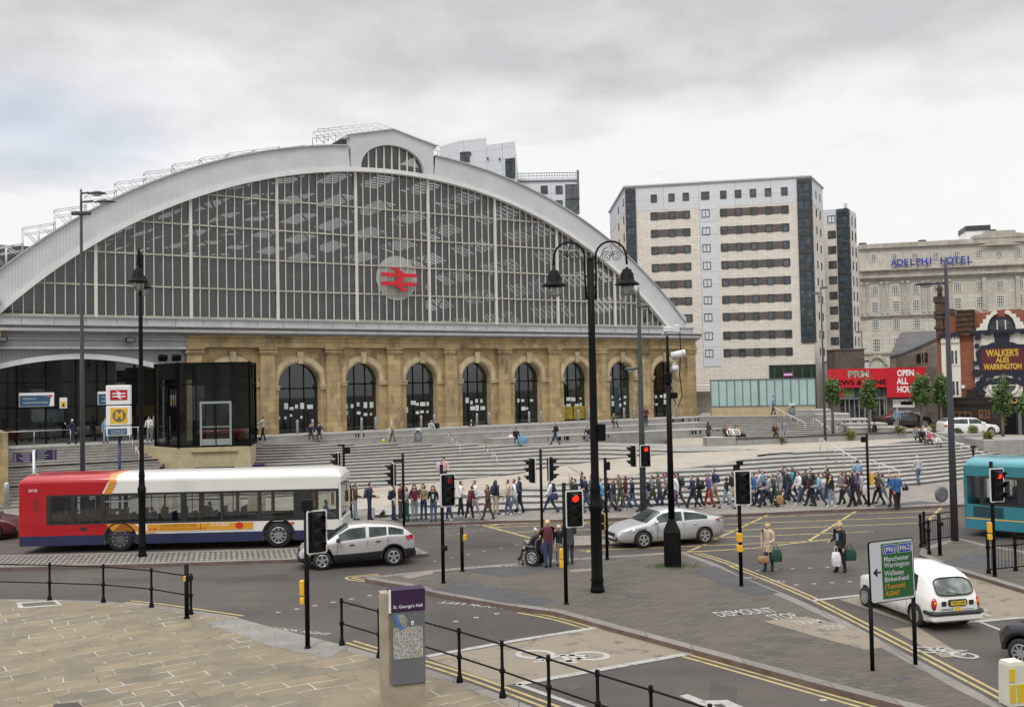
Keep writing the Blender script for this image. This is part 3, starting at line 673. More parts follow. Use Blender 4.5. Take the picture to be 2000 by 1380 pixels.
# lantern: gable outline outside, half ellipse window inside
zi = lambda dx: arcz(dx, RA + .3)
inner = [(AX - HW + i * (HW - 2.7) / 3, zi(-HW + i * (HW - 2.7) / 3)) for i in range(4)]
we = [(AX - 2.7 * math.cos(math.pi * k / 20), lerp(zi(2.7), zi(0), math.sin(math.pi * k / 20)) + 1.95 * math.sin(math.pi * k / 20) ** .9 - (lerp(zi(2.7), zi(0), math.sin(math.pi * k / 20)) - zi(2.7)) * 0) for k in range(21)]
inner2 = [(AX + 2.7 + i * (HW - 2.7) / 3, zi(2.7 + i * (HW - 2.7) / 3)) for i in range(4)]
outer = [(AX + HW, 25.42), (AX + HW + .28, 25.42), (AX + HW + .28, 25.6), (AX, 26.5), (AX - HW - .28, 25.6), (AX - HW - .28, 25.42), (AX - HW, 25.42)]
b.prism(inner + we[1:-1] + inner2 + outer, -.26, .5, 'y')
b.prism([(AX - HW - .3, 25.55), (AX, 26.45), (AX + HW + .3, 25.55), (AX + HW + .3, 25.62), (AX, 26.53), (AX - HW - .3, 25.62)], -.4, 14, 'y')
b.obj('arch_cladding', CLAD, st)
b = B(); band(RA - .02, RA + .3, -amax - .004, amax + .004, -.42, .55, 72, b)
band(RA + TB, RA + TB + .09, -amax - ext, -aw, -.40, .6, 30, b, 1); band(RA + TB, RA + TB + .09, aw, amax + ext, -.40, .6, 30, b, 1)
b.obj('arch_rim', [RIM, LEAD], st)
# gable glazing
b = B(); P = [(AX + AA * (k / 40 * 2 - 1), arcz(AA * (k / 40 * 2 - 1))) for k in range(41)]
b.prism(P[1:-1] + [(AX + AA, ZS), (AX - AA, ZS)], .10, .12, 'y'); gz = b.obj('gable_glazing', GGL, st)
b = B(); pitch = 6.2 / 10; k0 = -44
for k in range(-44, 45):
    dx = (k + .5) * pitch if False else k * pitch
    kk = (k - 5) % 10 == 0
    if abs(dx) > AA - .5: continue
    w, d = (.10, .10) if kk else (.027, .03); z1 = arcz(dx) - .0
    b.box(AX + dx - w, AX + dx + w, -d, .09, ZS, z1, 0)
for z in (13.47, 15.69, 17.91, 20.13):
    hw = math.sqrt(RA * RA - (z - ZC) ** 2); b.box(AX - hw, AX + hw, -.05, .085, z - .055, z + .055, 1)
b.box(AX - AA, AX + AA, -.06, .095, ZS, ZS + .16, 1)
b.obj('glazing_bars', [MULL, TRANS], gz)
b = B(); b.prism([(x, z) for x, z in we] , .1, .12, 'y'); lw = b.obj('lantern_window', GGL, st)
b = B()
for k in range(-3, 4):
    dx = k * .66; t = math.sqrt(1 - (dx / 2.7) ** 2); b.box(AX + dx - .05, AX + dx + .05, -.03, .09, zi(dx) - .2, zi(2.7) + (zi(0) - zi(2.7)) * t + 1.9 * t)
b.obj('glazing_bars', MULL, lw)
# train shed roof with rooflights, ribs and end wall
DK = plain('dark_shed_lining', (.075, .075, .07), .8, .3, .4); SLAT = plain('rooflight_bar', (.25, .25, .23), .6, .1, 1)
b = B(); NA = 33; DEP = 74; NB = 7
TAN = plain('rooflight_glass', (.5, .5, .48), .6, .1, 1)
Pp = lambda a, r, y: (AX + r * math.sin(a), y, ZC + r * math.cos(a)); ra = RA + 1.0
for i in range(NA):
    a0, a1 = lerp(-amax, amax, i / NA), lerp(-amax, amax, (i + 1) / NA)
    for j in range(NB):
        y0 = .6 + DEP * j / NB; y1 = .6 + DEP * (j + 1) / NB
        if i % 2 == 1:
            ym = lerp(y0, y1, .2); ye = lerp(y0, y1, .85)
            b.quad(Pp(a0, ra, y0), Pp(a1, ra, y0), Pp(a1, ra, ym), Pp(a0, ra, ym)); b.quad(Pp(a0, ra, ye), Pp(a1, ra, ye), Pp(a1, ra, y1), Pp(a0, ra, y1))
            for q in range(8):
                qa, qb = lerp(ym, ye, q / 8), lerp(ym, ye, (q + .38) / 8); b.quad(Pp(a0, ra, qa), Pp(a1, ra, qa), Pp(a1, ra, qb), Pp(a0, ra, qb), 1)
        else: b.quad(Pp(a0, ra, y0), Pp(a1, ra, y0), Pp(a1, ra, y1), Pp(a0, ra, y1))
b.obj('shed_roof', [DK, SLAT], st, False)
b = B()
for j in range(NB + 1):
    y = .9 + DEP * j / NB
    for k in range(30):
        a0, a1 = lerp(-amax, amax, k / 30), lerp(-amax, amax, (k + 1) / 30); 
        for rr in (ra - .3, ra - 2.2): b.tube([Pp(a0, rr, y), Pp(a1, rr, y)], .13, 4, 0, False, False)
        b.tube([Pp(a0, ra - .3, y), Pp(a1 if k % 2 else a0, ra - 2.2, y)], .09, 4, 0, False, False)
b.obj('roof_truss', DK, st, False)
b = B(); b.quad((AX - 40, DEP + .6, ZF), (AX + 40, DEP + .6, ZF), (AX + 40, DEP + .6, 26), (AX - 40, DEP + .6, 26)); b.quad((xR, 1, ZF), (xR, DEP, ZF), (xR, DEP, 12), (xR, 1, 12)); b.quad((-22, 1, ZF), (-22, DEP, ZF), (-22, DEP, 12), (-22, 1, 12))
b.quad((-22, 9, 3.0), (xR, 9, 3.0), (xR, 9, 6.6), (-22, 9, 6.6)); b.quad((-22, 9, 6.6), (xR, 9, 6.6), (xR, DEP, 6.6), (-22, DEP, 6.6))
b.obj('hall_wall', DK, st, False)
b = B()
for i, (x, w_, z, hh, m) in enumerate(((-17, 2, 4.2, .9, 0), (-13.5, 3, 3.2, 2.0, 2), (-10, 1.6, 4.4, .8, 1), (1.5, 2, 3.1, 1.7, 2), (5, 2.2, 3.2, 1.8, 0), (8.6, 1, 3.2, 2.6, 3), (11, 1.6, 3.2, 2.4, 2), (15, .8, 3.2, 3.1, 3), (16.5, 1.2, 3.6, 1.6, 0), (21, 2.5, 3.2, 2.2, 2), (26, 1.5, 3.2, 2.0, 0), (30, 1.2, 4.1, 1.6, 1), (35, 2, 3.3, 2.4, 0))):
    b.box(x, x + w_, 8.2, 8.98, z, z + hh, m)
b.obj('concourse_stall', [plain('blue_white_stall', (.35, .42, .5), .6, .3, 1.5), plain('amber_stall', (.5, .32, .08), .6, .3, 2), plain('brown_stall', (.12, .09, .07), .7, .4, 2), plain('dark_red_stall', (.25, .03, .03), .6, .3, 2)], st)
# roof walkways above the cladding
PIPE = plain('white_handrail', (.62, .62, .62), .5, .08, 2)
def gantry(xa, xb, rise0, h, y0=3.2, segs=3, pr=.04):
    b = B(); pa, pb = (xa, arcz(xa - AX, RA + TB)), (xb, arcz(xb - AX, RA + TB)); zb = min(pa[1], pb[1]) + rise0; zt = max(pa[1], pb[1]) + h
    hi = pb if pb[1] > pa[1] else pa; lo = pa if hi is pb else pb
    for y in (y0, y0 + .9):
        ztop = [lerp(hi[1] + h * .8, hi[1] + h, 0), hi[1] + h]
        T0, T1 = Vector((lo[0], y, hi[1] + h * .45)), Vector((hi[0], y, hi[1] + h))
        b.tube([T0, T1], pr, 5); b.tube([T0 - Z3 * .45, T1 - Z3 * .45], pr * .8, 5)
        for k in range(segs + 1):
            t = k / segs; x = lerp(lo[0], hi[0], t); z = arcz(x - AX, RA + TB) - .2; q = T0.lerp(T1, t); b.tube([(x, y, z), q], pr, 5)
            if k < segs:
                x2 = lerp(lo[0], hi[0], (k + 1) / segs); b.tube([q, (x2, y, arcz(x2 - AX, RA + TB))], pr * .8, 4)
    for T in (0, 1): b.tube([(lo[0] if T == 0 else hi[0], y0, (hi[1] + h * (.45 + .55 * T))), (lo[0] if T == 0 else hi[0], y0 + .9, (hi[1] + h * (.45 + .55 * T)))], pr, 5)
    return b.obj('roof_walkway', PIPE, st)
gx = [-24 + 1.98 * k for k in range(15)]
for xa, xb in zip(gx, gx[1:]): gantry(xa, xb, 0, .85, segs=2, pr=.032)
for xa, xb in ((12.5, 15.5), (16, 19), (19.3, 22.2), (25.5, 27.5), (28.2, 29.4)): gantry(xa, xb, 0, .55 if xa < 25 else 1.1, 2.2, 2, .03)
b = B()
for y in (1.5, 2.4):
    b.tube([(AX - 5.6, y, 26.2), (AX - .6, y, 27.35), (AX + 5, y, 26.1)], .045, 5); b.tube([(AX - 5.6, y, 25.7), (AX - .6, y, 26.9), (AX + 5, y, 25.6)], .035, 5)
    for k in range(12):
        x = AX - 5.6 + k * .95; z = 26.2 + (1.15 * (x - AX + 5.6) / 5 if x < AX - .6 else 1.15 - 1.25 * (x - AX + .6) / 5.6); b.tube([(x, y, z - 1.0), (x, y, z)], .035, 5)
        if x < AX - 1: b.tube([(x, y, z), (x + .95, y, z - .8)], .03, 4)
b.obj('roof_walkway', PIPE, st)
# left entrance: ribbed cladding, white segmental arch, glazed screen
b = B(); b.box(-20.4, xL - .003, -.35, .8, 9.30, 10.165); b.box(-20.4, xL - .004, -.55, .8, 9.16, 9.30, 1); b.box(-20.4, xL - .005, -.5, -.36, 9.78, 9.84, 1)
eL, eR = -20.0, -9.75
def ez(x): t = (x - eL) / (eR - eL) * 2 - 1; return 8.86 - .70 * t * t - .1 * (t > 0) * t
P = [(eL + (eR - eL) * k / 24, ez(eL + (eR - eL) * k / 24)) for k in range(25)]
b.prism([(-20.4, 9.155), (xL, 9.155), (xL, ZF), (eR, ZF)] + [(x, z) for x, z in P[::-1]] + [(eL, ZF), (-20.4, ZF)], -.05, .3, 'y', 0)
b.obj('entrance_cladding', [CLADG, LEAD], st)
b = B()
for (x0, z0), (x1, z1) in zip(P, P[1:]): b.prism([(x0, z0 - .34), (x1, z1 - .34), (x1, z1), (x0, z0)], -.3, .35, 'y')
b.obj('entrance_arch', RIM, st)
b = B(); b.prism([(x, z - .33) for x, z in P] + [(eR, ZF), (eL, ZF)], .5, .52, 'y'); eg = b.obj('entrance_glazing', DGL, st)
b = B()
for x in (-18.7, -17.0, -15.2, -13.3, -11.5): b.box(x - .06, x + .06, .42, .50, ZF, ez(x) - .34)
b.box(eL, eR, .42, .49, 5.35, 5.45); b.box(eL, eR, .43, .49, 7.0, 7.05)
b.obj('glazing_bars', BLACK, eg)
NAVY = plain('station_blue', (.03, .09, .17), .5, .1, 2); SIGNW = plain('sign_white', (.75, .75, .75), .5, .04, 2); CRIM = plain('sign_red', (.42, .01, .02), .5, .08, 2)
for x0 in (-18.6, -13.9):
    b = B(); b.box(x0, x0 + 2.05, .05, .2, 5.45, 6.35, 0); b.box(x0 + .03, x0 + 2.02, .02, .048, 5.49, 6.18, 1)
    b.text('Welcome to', .15, (x0 + .22, .012, 5.98), X3, Z3, 0, ax='LEFT'); b.text('Liverpool Lime Street Station', .17, (x0 + .22, .010, 5.72), X3, Z3, 0, ax='LEFT', sx=.72)
    b.prism([(x0 + 1.75, 5.49), (x0 + 2.02, 5.49), (x0 + 2.02, 6.2), (x0 + 1.4, 6.2), (x0 + 1.85, 6.05)], .006, .019, 'y', 0); b.prism([(x0 + 1.5, 6.19), (x0 + 1.95, 6.19), (x0 + 1.9, 6.05)], -.002, .004, 'y', 2)
    tag(b.obj('station_sign', [SIGNW, NAVY, CRIM], None, loc=SO, rot=TH), 'blue welcome sign with white border over the %s entrance doors' % ('leftmost' if x0 < -15 else 'second'), 'sign', 'welcome signs over the station doors')
b = B(); b.box(-16.2, -15.75, .3, .36, 5.3, 6.0, 0); b.box(-16.13, -15.82, .28, .298, 5.38, 5.75, 1); b.prism([(-16.05, 5.42), (-15.9, 5.42), (-15.975, 5.68)], .265, .278, 'y', 2)
tag(b.obj('warning_sign', [SIGNW, plain('sign_yellow', (.75, .5, .02), .5, .05, 2), BLACK], None, loc=SO, rot=TH), 'small white and yellow warning sign hanging between the two blue welcome signs', 'sign')
b = B(); b.box(-18.3, -16.5, 1.6, 1.8, 6.6, 8.0, 0)
for k in range(5): b.box(-18.2, -17.9, 1.585, 1.598, 7.72 - k * .22, 7.78 - k * .22, 1); b.box(-17.75, -16.6 - .1 * (k % 3), 1.585, 1.598, 7.72 - k * .22, 7.77 - k * .22, 1)
tag(b.obj('departure_board', [plain('board_blue_black', (.01, .012, .03), .4, .1, 2), plain('board_text_grey', (.12, .14, .2), .5, .1, 2)], None, loc=SO, rot=TH), 'dark departure board hanging behind the entrance glass', 'display board')
b = B(); b.box(-20.9, -19.9, -.8, 1.4, ZF - .2, 12.2); b.box(-21.0, -19.8, -1.0, 1.5, 12.2, 12.5); b.box(-21.05, -19.7, -1.0, 1.5, 9.9, 10.3); b.box(-21.05, -19.75, -.95, 1.5, 6.5, 6.8); b.box(-22.4, -19.95, -10, -.8, 0, ZF + 1.2)
tag(b.obj('end_pier', STONE, None, loc=SO, rot=TH), 'weathered sandstone pier at the far left edge beside the station entrance', 'stone pier')
# flood lights
for i, (x, z) in enumerate(((-19.6, 9.75), (-12.0, 9.75))):
    b = B(); b.bbox(x - .3, x + .3, -1.0, -.7, z - .17, z + .17, .05); b.box(x - .05, x + .05, -.7, -.35, z - .05, z + .05); b.box(x - .24, x + .24, -1.012, -1.0, z - .12, z + .12, 1)
    tag(b.obj('floodlight', [BLACK, GREY], None, loc=SO, rot=TH), 'black box floodlight on the ribbed cladding %s' % ('at the far left end' if i == 0 else 'above the lantern lamp post'), 'floodlight', 'floodlights on the station front')
for i, x in enumerate((-9.9, -9.0)):
    b = B(); b.tube([(x, -.06, 8.7), (x, -.7, 8.5)], .05, 6); b.M = Matrix.Translation((x, -.8, 8.55)) @ Matrix.Rotation(R(30), 4, 'X'); b.bbox(-.3, .3, -.15, .15, -.22, .22, .05)
    tag(b.obj('floodlight', [BLACK], None, loc=SO, rot=TH), 'tilted black floodlight above the glass lift, the %s of two' % ('left' if i == 0 else 'right'), 'floodlight', 'floodlights above the lift')
# rail emblem
RED = plain('emblem_red', (.55, .008, .02), .4, .06, 2)
def emblem(b, w, o, mi, y0, y1, mirror=1):
    """two bars with the double arrow"""
    h = w * .62; T = lambda p: (o[0] + p[0] * w * mirror, o[1] + p[1] * h)
    bars = [[(-.5, .115), (.5, .115), (.5, .27), (-.5, .27)], [(-.5, -.27), (.5, -.27), (.5, -.115), (-.5, -.115)]]
    zig = [[(-.24, .5), (-.06, .5), (.21, .19), (.03, .19)], [(.21, .19), (.03, .19), (-.19, -.19), (-.01, -.19)], [(-.19, -.19), (-.01, -.19), (.26, -.5), (.08, -.5)]]
    for k, q in enumerate(bars + zig): b.prism([T(p) for p in q], y0 - .002 * k, y1, 'y', mi)
em = thing('rail_emblem', 'large red double arrow emblem on a pale disc hanging on the glazed gable', 'emblem sign', SL(8.0, -.25, 14.65), TH)
b = B(); b.prism([(1.75 * math.cos(2 * math.pi * k / 40), .15 + 1.75 * math.sin(2 * math.pi * k / 40)) for k in range(40)], .30, .33, 'y'); b.obj('disc', plain('frosted_disc', (.34, .37, .34), .5, .12, 1), em)
b = B(); emblem(b, 2.95, (0, 0), 0, -.22, -.02); b.obj('arrows', RED, em)
# bollards in front of the arches
def bollard(x, f, lab):
    o = thing('steel_bollard', lab, 'bollard', SL(x, -f, ZF), TH, 'steel bollards along the station front'); bb = B(); bb.lathe([(.10, 0), (.10, .95), (.085, 1.0), (.02, 1.02)], 0, 0, 10); bb.obj('post', STEEL, o); return o
ordn = 'first second third fourth fifth sixth seventh eighth'.split()
for t in range(0, 8):
    for q, dx in (('left', -.55), ('right', .6)): bollard(t * s5 + dx, .9, 'slim silver bollard on the %s in front of the %s glazed arch from the lift' % (q, ordn[t]))
# ================================================================= GLASS LIFT TOWER
LGL = glass('lift_glass', (.50, .54, .53), .3, .02, .02)
lo = SL(-8.45, -8.4); lf = thing('lift_tower', 'black framed glass lift tower on a smooth sandstone base beside the steps', 'lift tower', (lo.x, lo.y, 0), R(9))
lp = [(-2.15, 0), (2.15, 0), (2.15, 3.4), (-4.0, 3.4), (-4.0, 2.6)]
SMST = blocks('smooth_sandstone', (.47, .39, .24), (.43, .355, .22), (.33, .27, .17), 1.2, .6, .005, .8, bmp=.1)
zb, zt = 2.78, 8.05
b = B(); b.prism([(-2.15, 0), (2.15, 0), (2.15, 3.4), (-5.4, 5.5), (-5.4, 3.3)], 0, zb, 'z'); b.box(-1.2, 1.2, -.012, .1, .2, 1.55, 1); b.obj('base', [SMST, darkglass('base_window', (.03, .03, .03))], lf)
b = B(); q = [(x * .985, y + .03) for x, y in lp]
for (x0, y0), (x1, y1) in zip(q, q[1:] + q[:1]): b.quad((x0, y0, zb + .12), (x1, y1, zb + .12), (x1, y1, zt - .1), (x0, y0, zt - .1))
b.obj('glass_walls', LGL, lf)
b = B()
for i, ((x0, y0), (x1, y1)) in enumerate(zip(lp, lp[1:] + lp[:1])):
    ns = 4 if i == 0 else 2
    for k in range(ns + 1):
        x, y = lerp(x0, x1, k / ns), lerp(y0, y1, k / ns); w = .07 if k in (0, ns) else .03
        b.box(x - w, x + w, y - w, y + w, zb, zt)
for z in (zb, 6.7, zt - .18): b.prism([(x * 1.012, y) for x, y in lp], z, z + (.16 if z != 6.7 else .06), 'z') if z != 6.7 else [b.tube([(*p, z), (*q2, z)], .035, 4, 0, False) for p, q2 in zip(lp, lp[1:] + lp[:1])]
b.box(-3.4, 2.0, .35, 3.3, 7.0, 7.9); b.box(-3.4, -2.2, 2.4, 3.3, zb, 7.9)
q_ = lambda *a: b.box(a[0] + .1, a[1] + .1, a[2] - .54, a[3] - .54, *a[4:])
q_(-.95, -.83, .46, .6, zb + .1, 5.6, 1); q_(.83, .95, .46, .6, zb + .1, 5.6, 1); q_(-.83, .83, .46, .6, 5.46, 5.6, 1); q_(-.03, .03, .48, .6, zb + .1, 5.46, 0); q_(-.83, .83, .5, .55, zb + .12, zb + .5, 1); q_(-.83, .83, .5, .54, 4.0, 4.06, 1)
b.obj('frame', [BLACK, plain('lift_door_grey', (.22, .26, .25), .5, .1, 2)], lf)
b = B(); b.box(-1.8, 1.9, 3.0, 3.1, zb, 7.9); b.box(-.8, .8, .75, 2.6, zb + .1, zb + .14, 1); b.box(-.85, .85, 2.5, 2.6, zb, 5.4, 1); b.obj('lift_car', [plain('lift_shaft', (.03, .032, .03), .6, .3, 2), plain('lift_panel', (.17, .19, .18), .5, .2, 2)], lf)
b = B(); b.box(-3.3, -3.15, 2.15, 2.2, 5.6, 6.6, 0)
for k in range(3): b.box(-2.75 + k * .14, -2.71 + k * .14, -.02 + 1.0, 1.04, 5.3, 6.4, 1)
b.obj('wall_light', [GREY, WHITE], lf)
b = B(); b.box(-1.4, 1.4, -.16, -.02, 2.5, 2.62); b.obj('canopy_strip', SMST, lf)
# ================================================================= BUILDINGS BEHIND
PBRICK = blocks('pale_buff_brick', (.76, .70, .625), (.68, .62, .55), (.54, .50, .45), .9, .3, .02, .85, bmp=.15, mott=.22)
PANEL = blocks('pale_blue_grey_panel', (.64, .655, .68), (.60, .615, .64), (.33, .34, .36), 3.2, 1.45, .02, .5, bmp=.1, offs=0, mott=.15)
DBRICK = plain('brown_spandrel', (.115, .095, .085), .85, .35, 3)
WFR = plain('dark_window_frame', (.035, .042, .045), .5, .2, 3); WGL = darkglass('flat_window_glass', (.06, .068, .072), .3)
TEALG = darkglass('bay_glass', (.03, .045, .055), .45)
class Wall:
    """a vertical face from one ground point to another: u along it, z up, small d outwards (towards the viewer)"""
    def __init__(s, p, q):
        s.p = Vector((p[0], p[1], 0)); e = Vector((q[0], q[1], 0)) - s.p; s.len = e.length; s.u = e.normalized(); s.n = Vector((s.u.y, -s.u.x, 0))
    def P(s, u, z, d=0): return s.p + s.u * u + s.n * d + Vector((0, 0, z))
    def box(s, b, u0, u1, z0, z1, d0, d1, mi=0):
        b.add([s.P(u, z, d) for d in (d0, d1) for u, z in ((u0, z0), (u1, z0), (u1, z1), (u0, z1))], [(0, 1, 2, 3), (4, 5, 6, 7), (0, 1, 5, 4), (1, 2, 6, 5), (2, 3, 7, 6), (3, 0, 4, 7)], mi)
    def poly(s, b, pts, d0, d1, mi=0):
        n = len(pts); b.add([s.P(u, z, d0) for u, z in pts] + [s.P(u, z, d1) for u, z in pts], [list(range(n)), list(range(n, 2 * n))] + [(i, (i + 1) % n, n + (i + 1) % n, n + i) for i in range(n)], mi)
    def uz(s, x, y):                                      # photo point -> (u, z) on this face
        d = ray(x, y); o = Vector((0, 0, HCAM)); t = (s.p - o).dot(s.n) / d.dot(s.n); q = o + d * t
        return (q - s.p).dot(s.u), q.z
def window(w, par, u0, u1, z0, z1, mats=None, fr=.09, bars=(1, 0), d=.03, name='window', rec=0):
    b = B(); w.box(b, u0, u1, z0, z1, -.1, d - .02, 1)
    for a, c, e, g in ((u0, u1, z0, z0 + fr), (u0, u1, z1 - fr, z1)): w.box(b, a, c, e, g, d - .018, d + .03)
    for a, c in ((u0, u0 + fr), (u1 - fr, u1)): w.box(b, a, c, z0 + fr, z1 - fr, d - .018, d + .03)
    for k in range(bars[0]): u = lerp(u0, u1, (k + 1) / (bars[0] + 1)); w.box(b, u - fr * .35, u + fr * .35, z0 + fr, z1 - fr, d - .018, d + .025)
    for k in range(bars[1]): z = lerp(z0, z1, (k + 1) / (bars[1] + 1)); w.box(b, u0 + fr, u1 - fr, z - fr * .35, z + fr * .35, d - .018, d + .022)
    return b.obj(name, mats or [WFR, WGL], par)
def body(b, plan, z0, z1, mi=0): b.prism(plan, z0, z1, 'z', mi)
def bay(w, par, u0, u1, zs, name='corner_glazing'):
    b = B(); w.box(b, u0, u1, zs[0], zs[-1], -.1, .06, 1)
    for k, z in enumerate(zs): w.box(b, u0 - .05, u1 + .05, z - .22, z + .22, .061, .16, 0)
    for t in (0, .5, 1): u = lerp(u0, u1, t); w.box(b, u - .06, u + .06, zs[0], zs[-1], .062, .14, 0)
    for z0, z1 in zip(zs, zs[1:]): w.box(b, u0, u1, lerp(z0, z1, .38) - .04, lerp(z0, z1, .38) + .04, .063, .12, 0)
    return b.obj(name, [WFR, TEALG], par)
def flats_main():
    t = thing('apartment_block', 'tall pale brick apartment block with brown window bands and a grey metal top storey', 'apartment block', (0, 0, 0))
    zt = 29.2; pl = [(13.7, 114), (34.2, 110), (37.9, 117), (40, 131), (13.6, 131)]
    w = Wall(pl[0], pl[1]); ws = Wall(pl[1], pl[2]); wl = Wall((13.6, 131), pl[0]); zc = 26.3
    b = B(); body(b, pl, 0, zc); b.obj('wall', PBRICK, t)
    b = B(); body(b, [(x + (.02 if x > 20 else -.02), y - .02) for x, y in pl], zc, zt); w.box(b, .4, .65, zc, zt, 0, .01)
    uA, _ = w.uz(1368, 500); uB, _ = w.uz(1403, 500); w.box(b, uA, uB, 7.9, zc, -.2, .05); b.obj('top_storey', PANEL, t)
    b = B(); body(b, [(x, y) for x, y in ((13.5, 113.8), (34.3, 109.8), (38.1, 117), (40.2, 131.2), (13.4, 131.2))], zt, zt + .16); b.obj('parapet', plain('light_parapet', (.52, .53, .54), .5, .08, 2), t)
    rows = [396.5, 421, 455, 488, 521.5, 555, 587, 622, 655, 687]
    ys = [(320 + v / 3.45) for v in (195, 317, 437, 553, 672, 790, 907, 1024, 1150, 1268)]
    um, _ = w.uz(1440, 450)
    zr = []
    for v in ys: zr.append(w.uz(1481, v)[1])
    def cols(xs): return [w.uz(x, 450)[0] for x in xs]
    L = cols((1278.5, 1313, 1341)); Mid = cols((1379,)); Rr = cols((1414.5, 1443.5, 1472.5, 1502, 1534))
    hw = .40
    for i, z in enumerate(zr):
        h = .46
        if i:
            for g in ((L, Rr) if i < 8 else (Rr,)):
                b = B(); w.box(b, g[0] - .45, g[-1] + .45, z - h * .98, z + h * .98, -.1, .02); b.obj('window_band', DBRICK, t)
        for u in (L if i < 8 else []) + Rr + Mid:
            ww = (.36 if u not in Mid else .46); window(w, t, u - ww, u + ww, z - h, z + h, d=.05, fr=.08, bars=(1 if u in Mid else 0, 0))
    dz = (zr[1] - zr[-1]) / 8; zs = [zr[0] + 1.1 - k * dz for k in range(0, 10)][::-1]
    bay(w, t, w.len - 1.35, w.len - .02, zs); bay(w, t, .05, 1.15, zs); bay(ws, t, .02, .7, zs)
    for i, z in enumerate(zr):
        for k in (.45, .75): window(ws, t, ws.len * k - .2, ws.len * k + .2, z - .45, z + .45, fr=.05, bars=(0, 0))
        for k in (.3, .6, .9)[1:]: window(wl, t, wl.len * k - .3, wl.len * k + .3, z - .45, z + .45, fr=.05, bars=(0, 0))
    b = B(); u0 = w.uz(1502, 720)[0]; w.box(b, u0, w.len + .1, 3, 7.9, .01, .12, 0)
    for k in range(5): u = lerp(u0 + .6, w.len - .4, k / 4); w.box(b, u - .12, u + .12, 3, 7.6, .121, .22, 1)
    b.obj('green_screen', [plain('dark_green_screen', (.012, .022, .012), .5, .3, 2), plain('green_post', (.02, .07, .03), .5, .2, 2)], t)
    b = B(); q = w.uz(1529, 732); w.box(b, q[0], q[0] + 1.1, q[1] - .2, q[1] + .28, .3, .36); w.box(b, q[0] + .1, q[0] + 1.0, q[1] - .05, q[1] + .12, .361, .37, 1)
    tag(b.obj('purple_sign', [plain('purple_sign', (.28, .04, .26), .5, .1, 3), WHITE]), 'small purple sign above the frosted glass pavilion', 'sign')
flats_main()
def flats_right():
    t = thing('apartment_tower', 'slimmer pale apartment tower with dark corner glazing right of the big apartment block', 'apartment block', (0, 0, 0))
    p = [(40.4, 126), (43.4, 124.5), (46.2, 129), (46.2, 140), (40.2, 140)]; w = Wall(p[0], p[1]); ws = Wall(p[1], p[2]); zt = 28.1
    b = B(); body(b, p, 0, 26.1); b.obj('wall', PBRICK, t)
    b = B(); body(b, [(x, y - .02) for x, y in p], 26.1, zt); ws.box(b, -.3, .3, zt, zt + .6, -.3, .01); b.obj('top_storey', PANEL, t)
    zz = [w.uz(1628, y)[1] for y in (428, 458, 488, 517, 547, 577, 606, 636, 666)]; u = w.uz(1626, 500)[0]
    for z in zz: window(w, t, u - .5, u + .5, z - .5, z + .5)
    dz = (zz[0] - zz[-1]) / 8; zs = [zz[0] + 1.0 - k * dz for k in range(10)][::-1]
    bay(w, t, w.len - 1.25, w.len - .02, zs); bay(ws, t, .02, .9, zs)
    for z in zz:
        for k in (.5, .85): window(ws, t, ws.len * k - .18, ws.len * k + .18, z - .6, z + .6, fr=.05, bars=(0, 0))
flats_right()
def flats_back():
    t = thing('apartment_tower', 'grey panelled tower top rising behind the station roof peak', 'apartment block', (0, 0, 0))
    q = [(-9.5, 134), (-6.6, 131), (.9, 128), (1.5, 146), (-9, 148)]; w = Wall(q[1], q[2])
    zt = A(905, 271, 130).z; b = B(); body(b, q[:2] + [(-2.9, 129.7), (-2.9, 147), (-9, 148)], 0, zt); body(b, [(-2.88, 129.72), q[2], q[3], (-2.88, 147)], 0, zt - 1.0); b.obj('wall', PANEL, t)
    u0, z0 = w.uz(996, 345); bay(w, t, w.len - 1.3, w.len - .01, [z0, z0 + 2.2])
    wl = Wall(q[0], q[1]); u1, z1 = w.uz(872, 308); window(w, t, .1, 1.5, z1 - .9, z1 + .5, bars=(3, 0))
    for x, y in ((906, 299), (919, 300), (953, 310), (976, 311)): u, z = w.uz(x, y); b = B(); w.box(b, u - .1, u + .1, z - .16, z + .16, .01, .15); b.obj('roof_vent', WFR, t)
    t = thing('apartment_tower', 'lower grey tower with rail topped roof behind the right slope of the station arch', 'apartment block', (0, 0, 0))
    q = [(.8, 138), (9.9, 138), (9.9, 150), (.8, 150)]; w = Wall(q[0], q[1]); zt = A(1080, 347, 138).z
    b = B(); body(b, q, 0, zt); b.obj('wall', PANEL, t)
    b = B(); body(b, [(.7, 137.9), (10, 137.9), (10, 150.2), (.7, 150.2)], zt - .6, zt - .35); b.box(9.75, 10.05, 137.85, 138.4, zt - 3, zt + 1.0)
    for k in range(24): b.box(1 + k * .37, 1.06 + k * .37, 138.2, 138.25, zt, zt + .7)
    b.box(1, 9.8, 138.18, 138.27, zt + .7, zt + .78); b.box(1, 9.8, 138.19, 138.26, zt + .3, zt + .36); b.obj('roof_rail', GREY, t)
    for x, y, ww, hh in ((1063, 371, .5, .6), (1092, 371, .5, .6), (1118, 375, 1.0, 1.1), (1118, 403, 1.0, 1.1), (1092, 398, .5, .5)):
        u, z = w.uz(x, y); window(w, t, u - ww, u + ww, z - hh, z + hh, bars=(1, 0))
flats_back()
PORT = blocks('grey_cream_portland_stone', (.60, .56, .48), (.53, .50, .43), (.33, .305, .26), 1.9, .75, .018, .85, soot=.4, mott=.35, sootc=(.26, .235, .20), bmp=.2)
PORTD = plain('weathered_portland_trim', (.40, .37, .315), .85, .25, .7, streak=.6)
HWF = plain('cream_sash', (.62, .60, .54), .6, .08, 2)
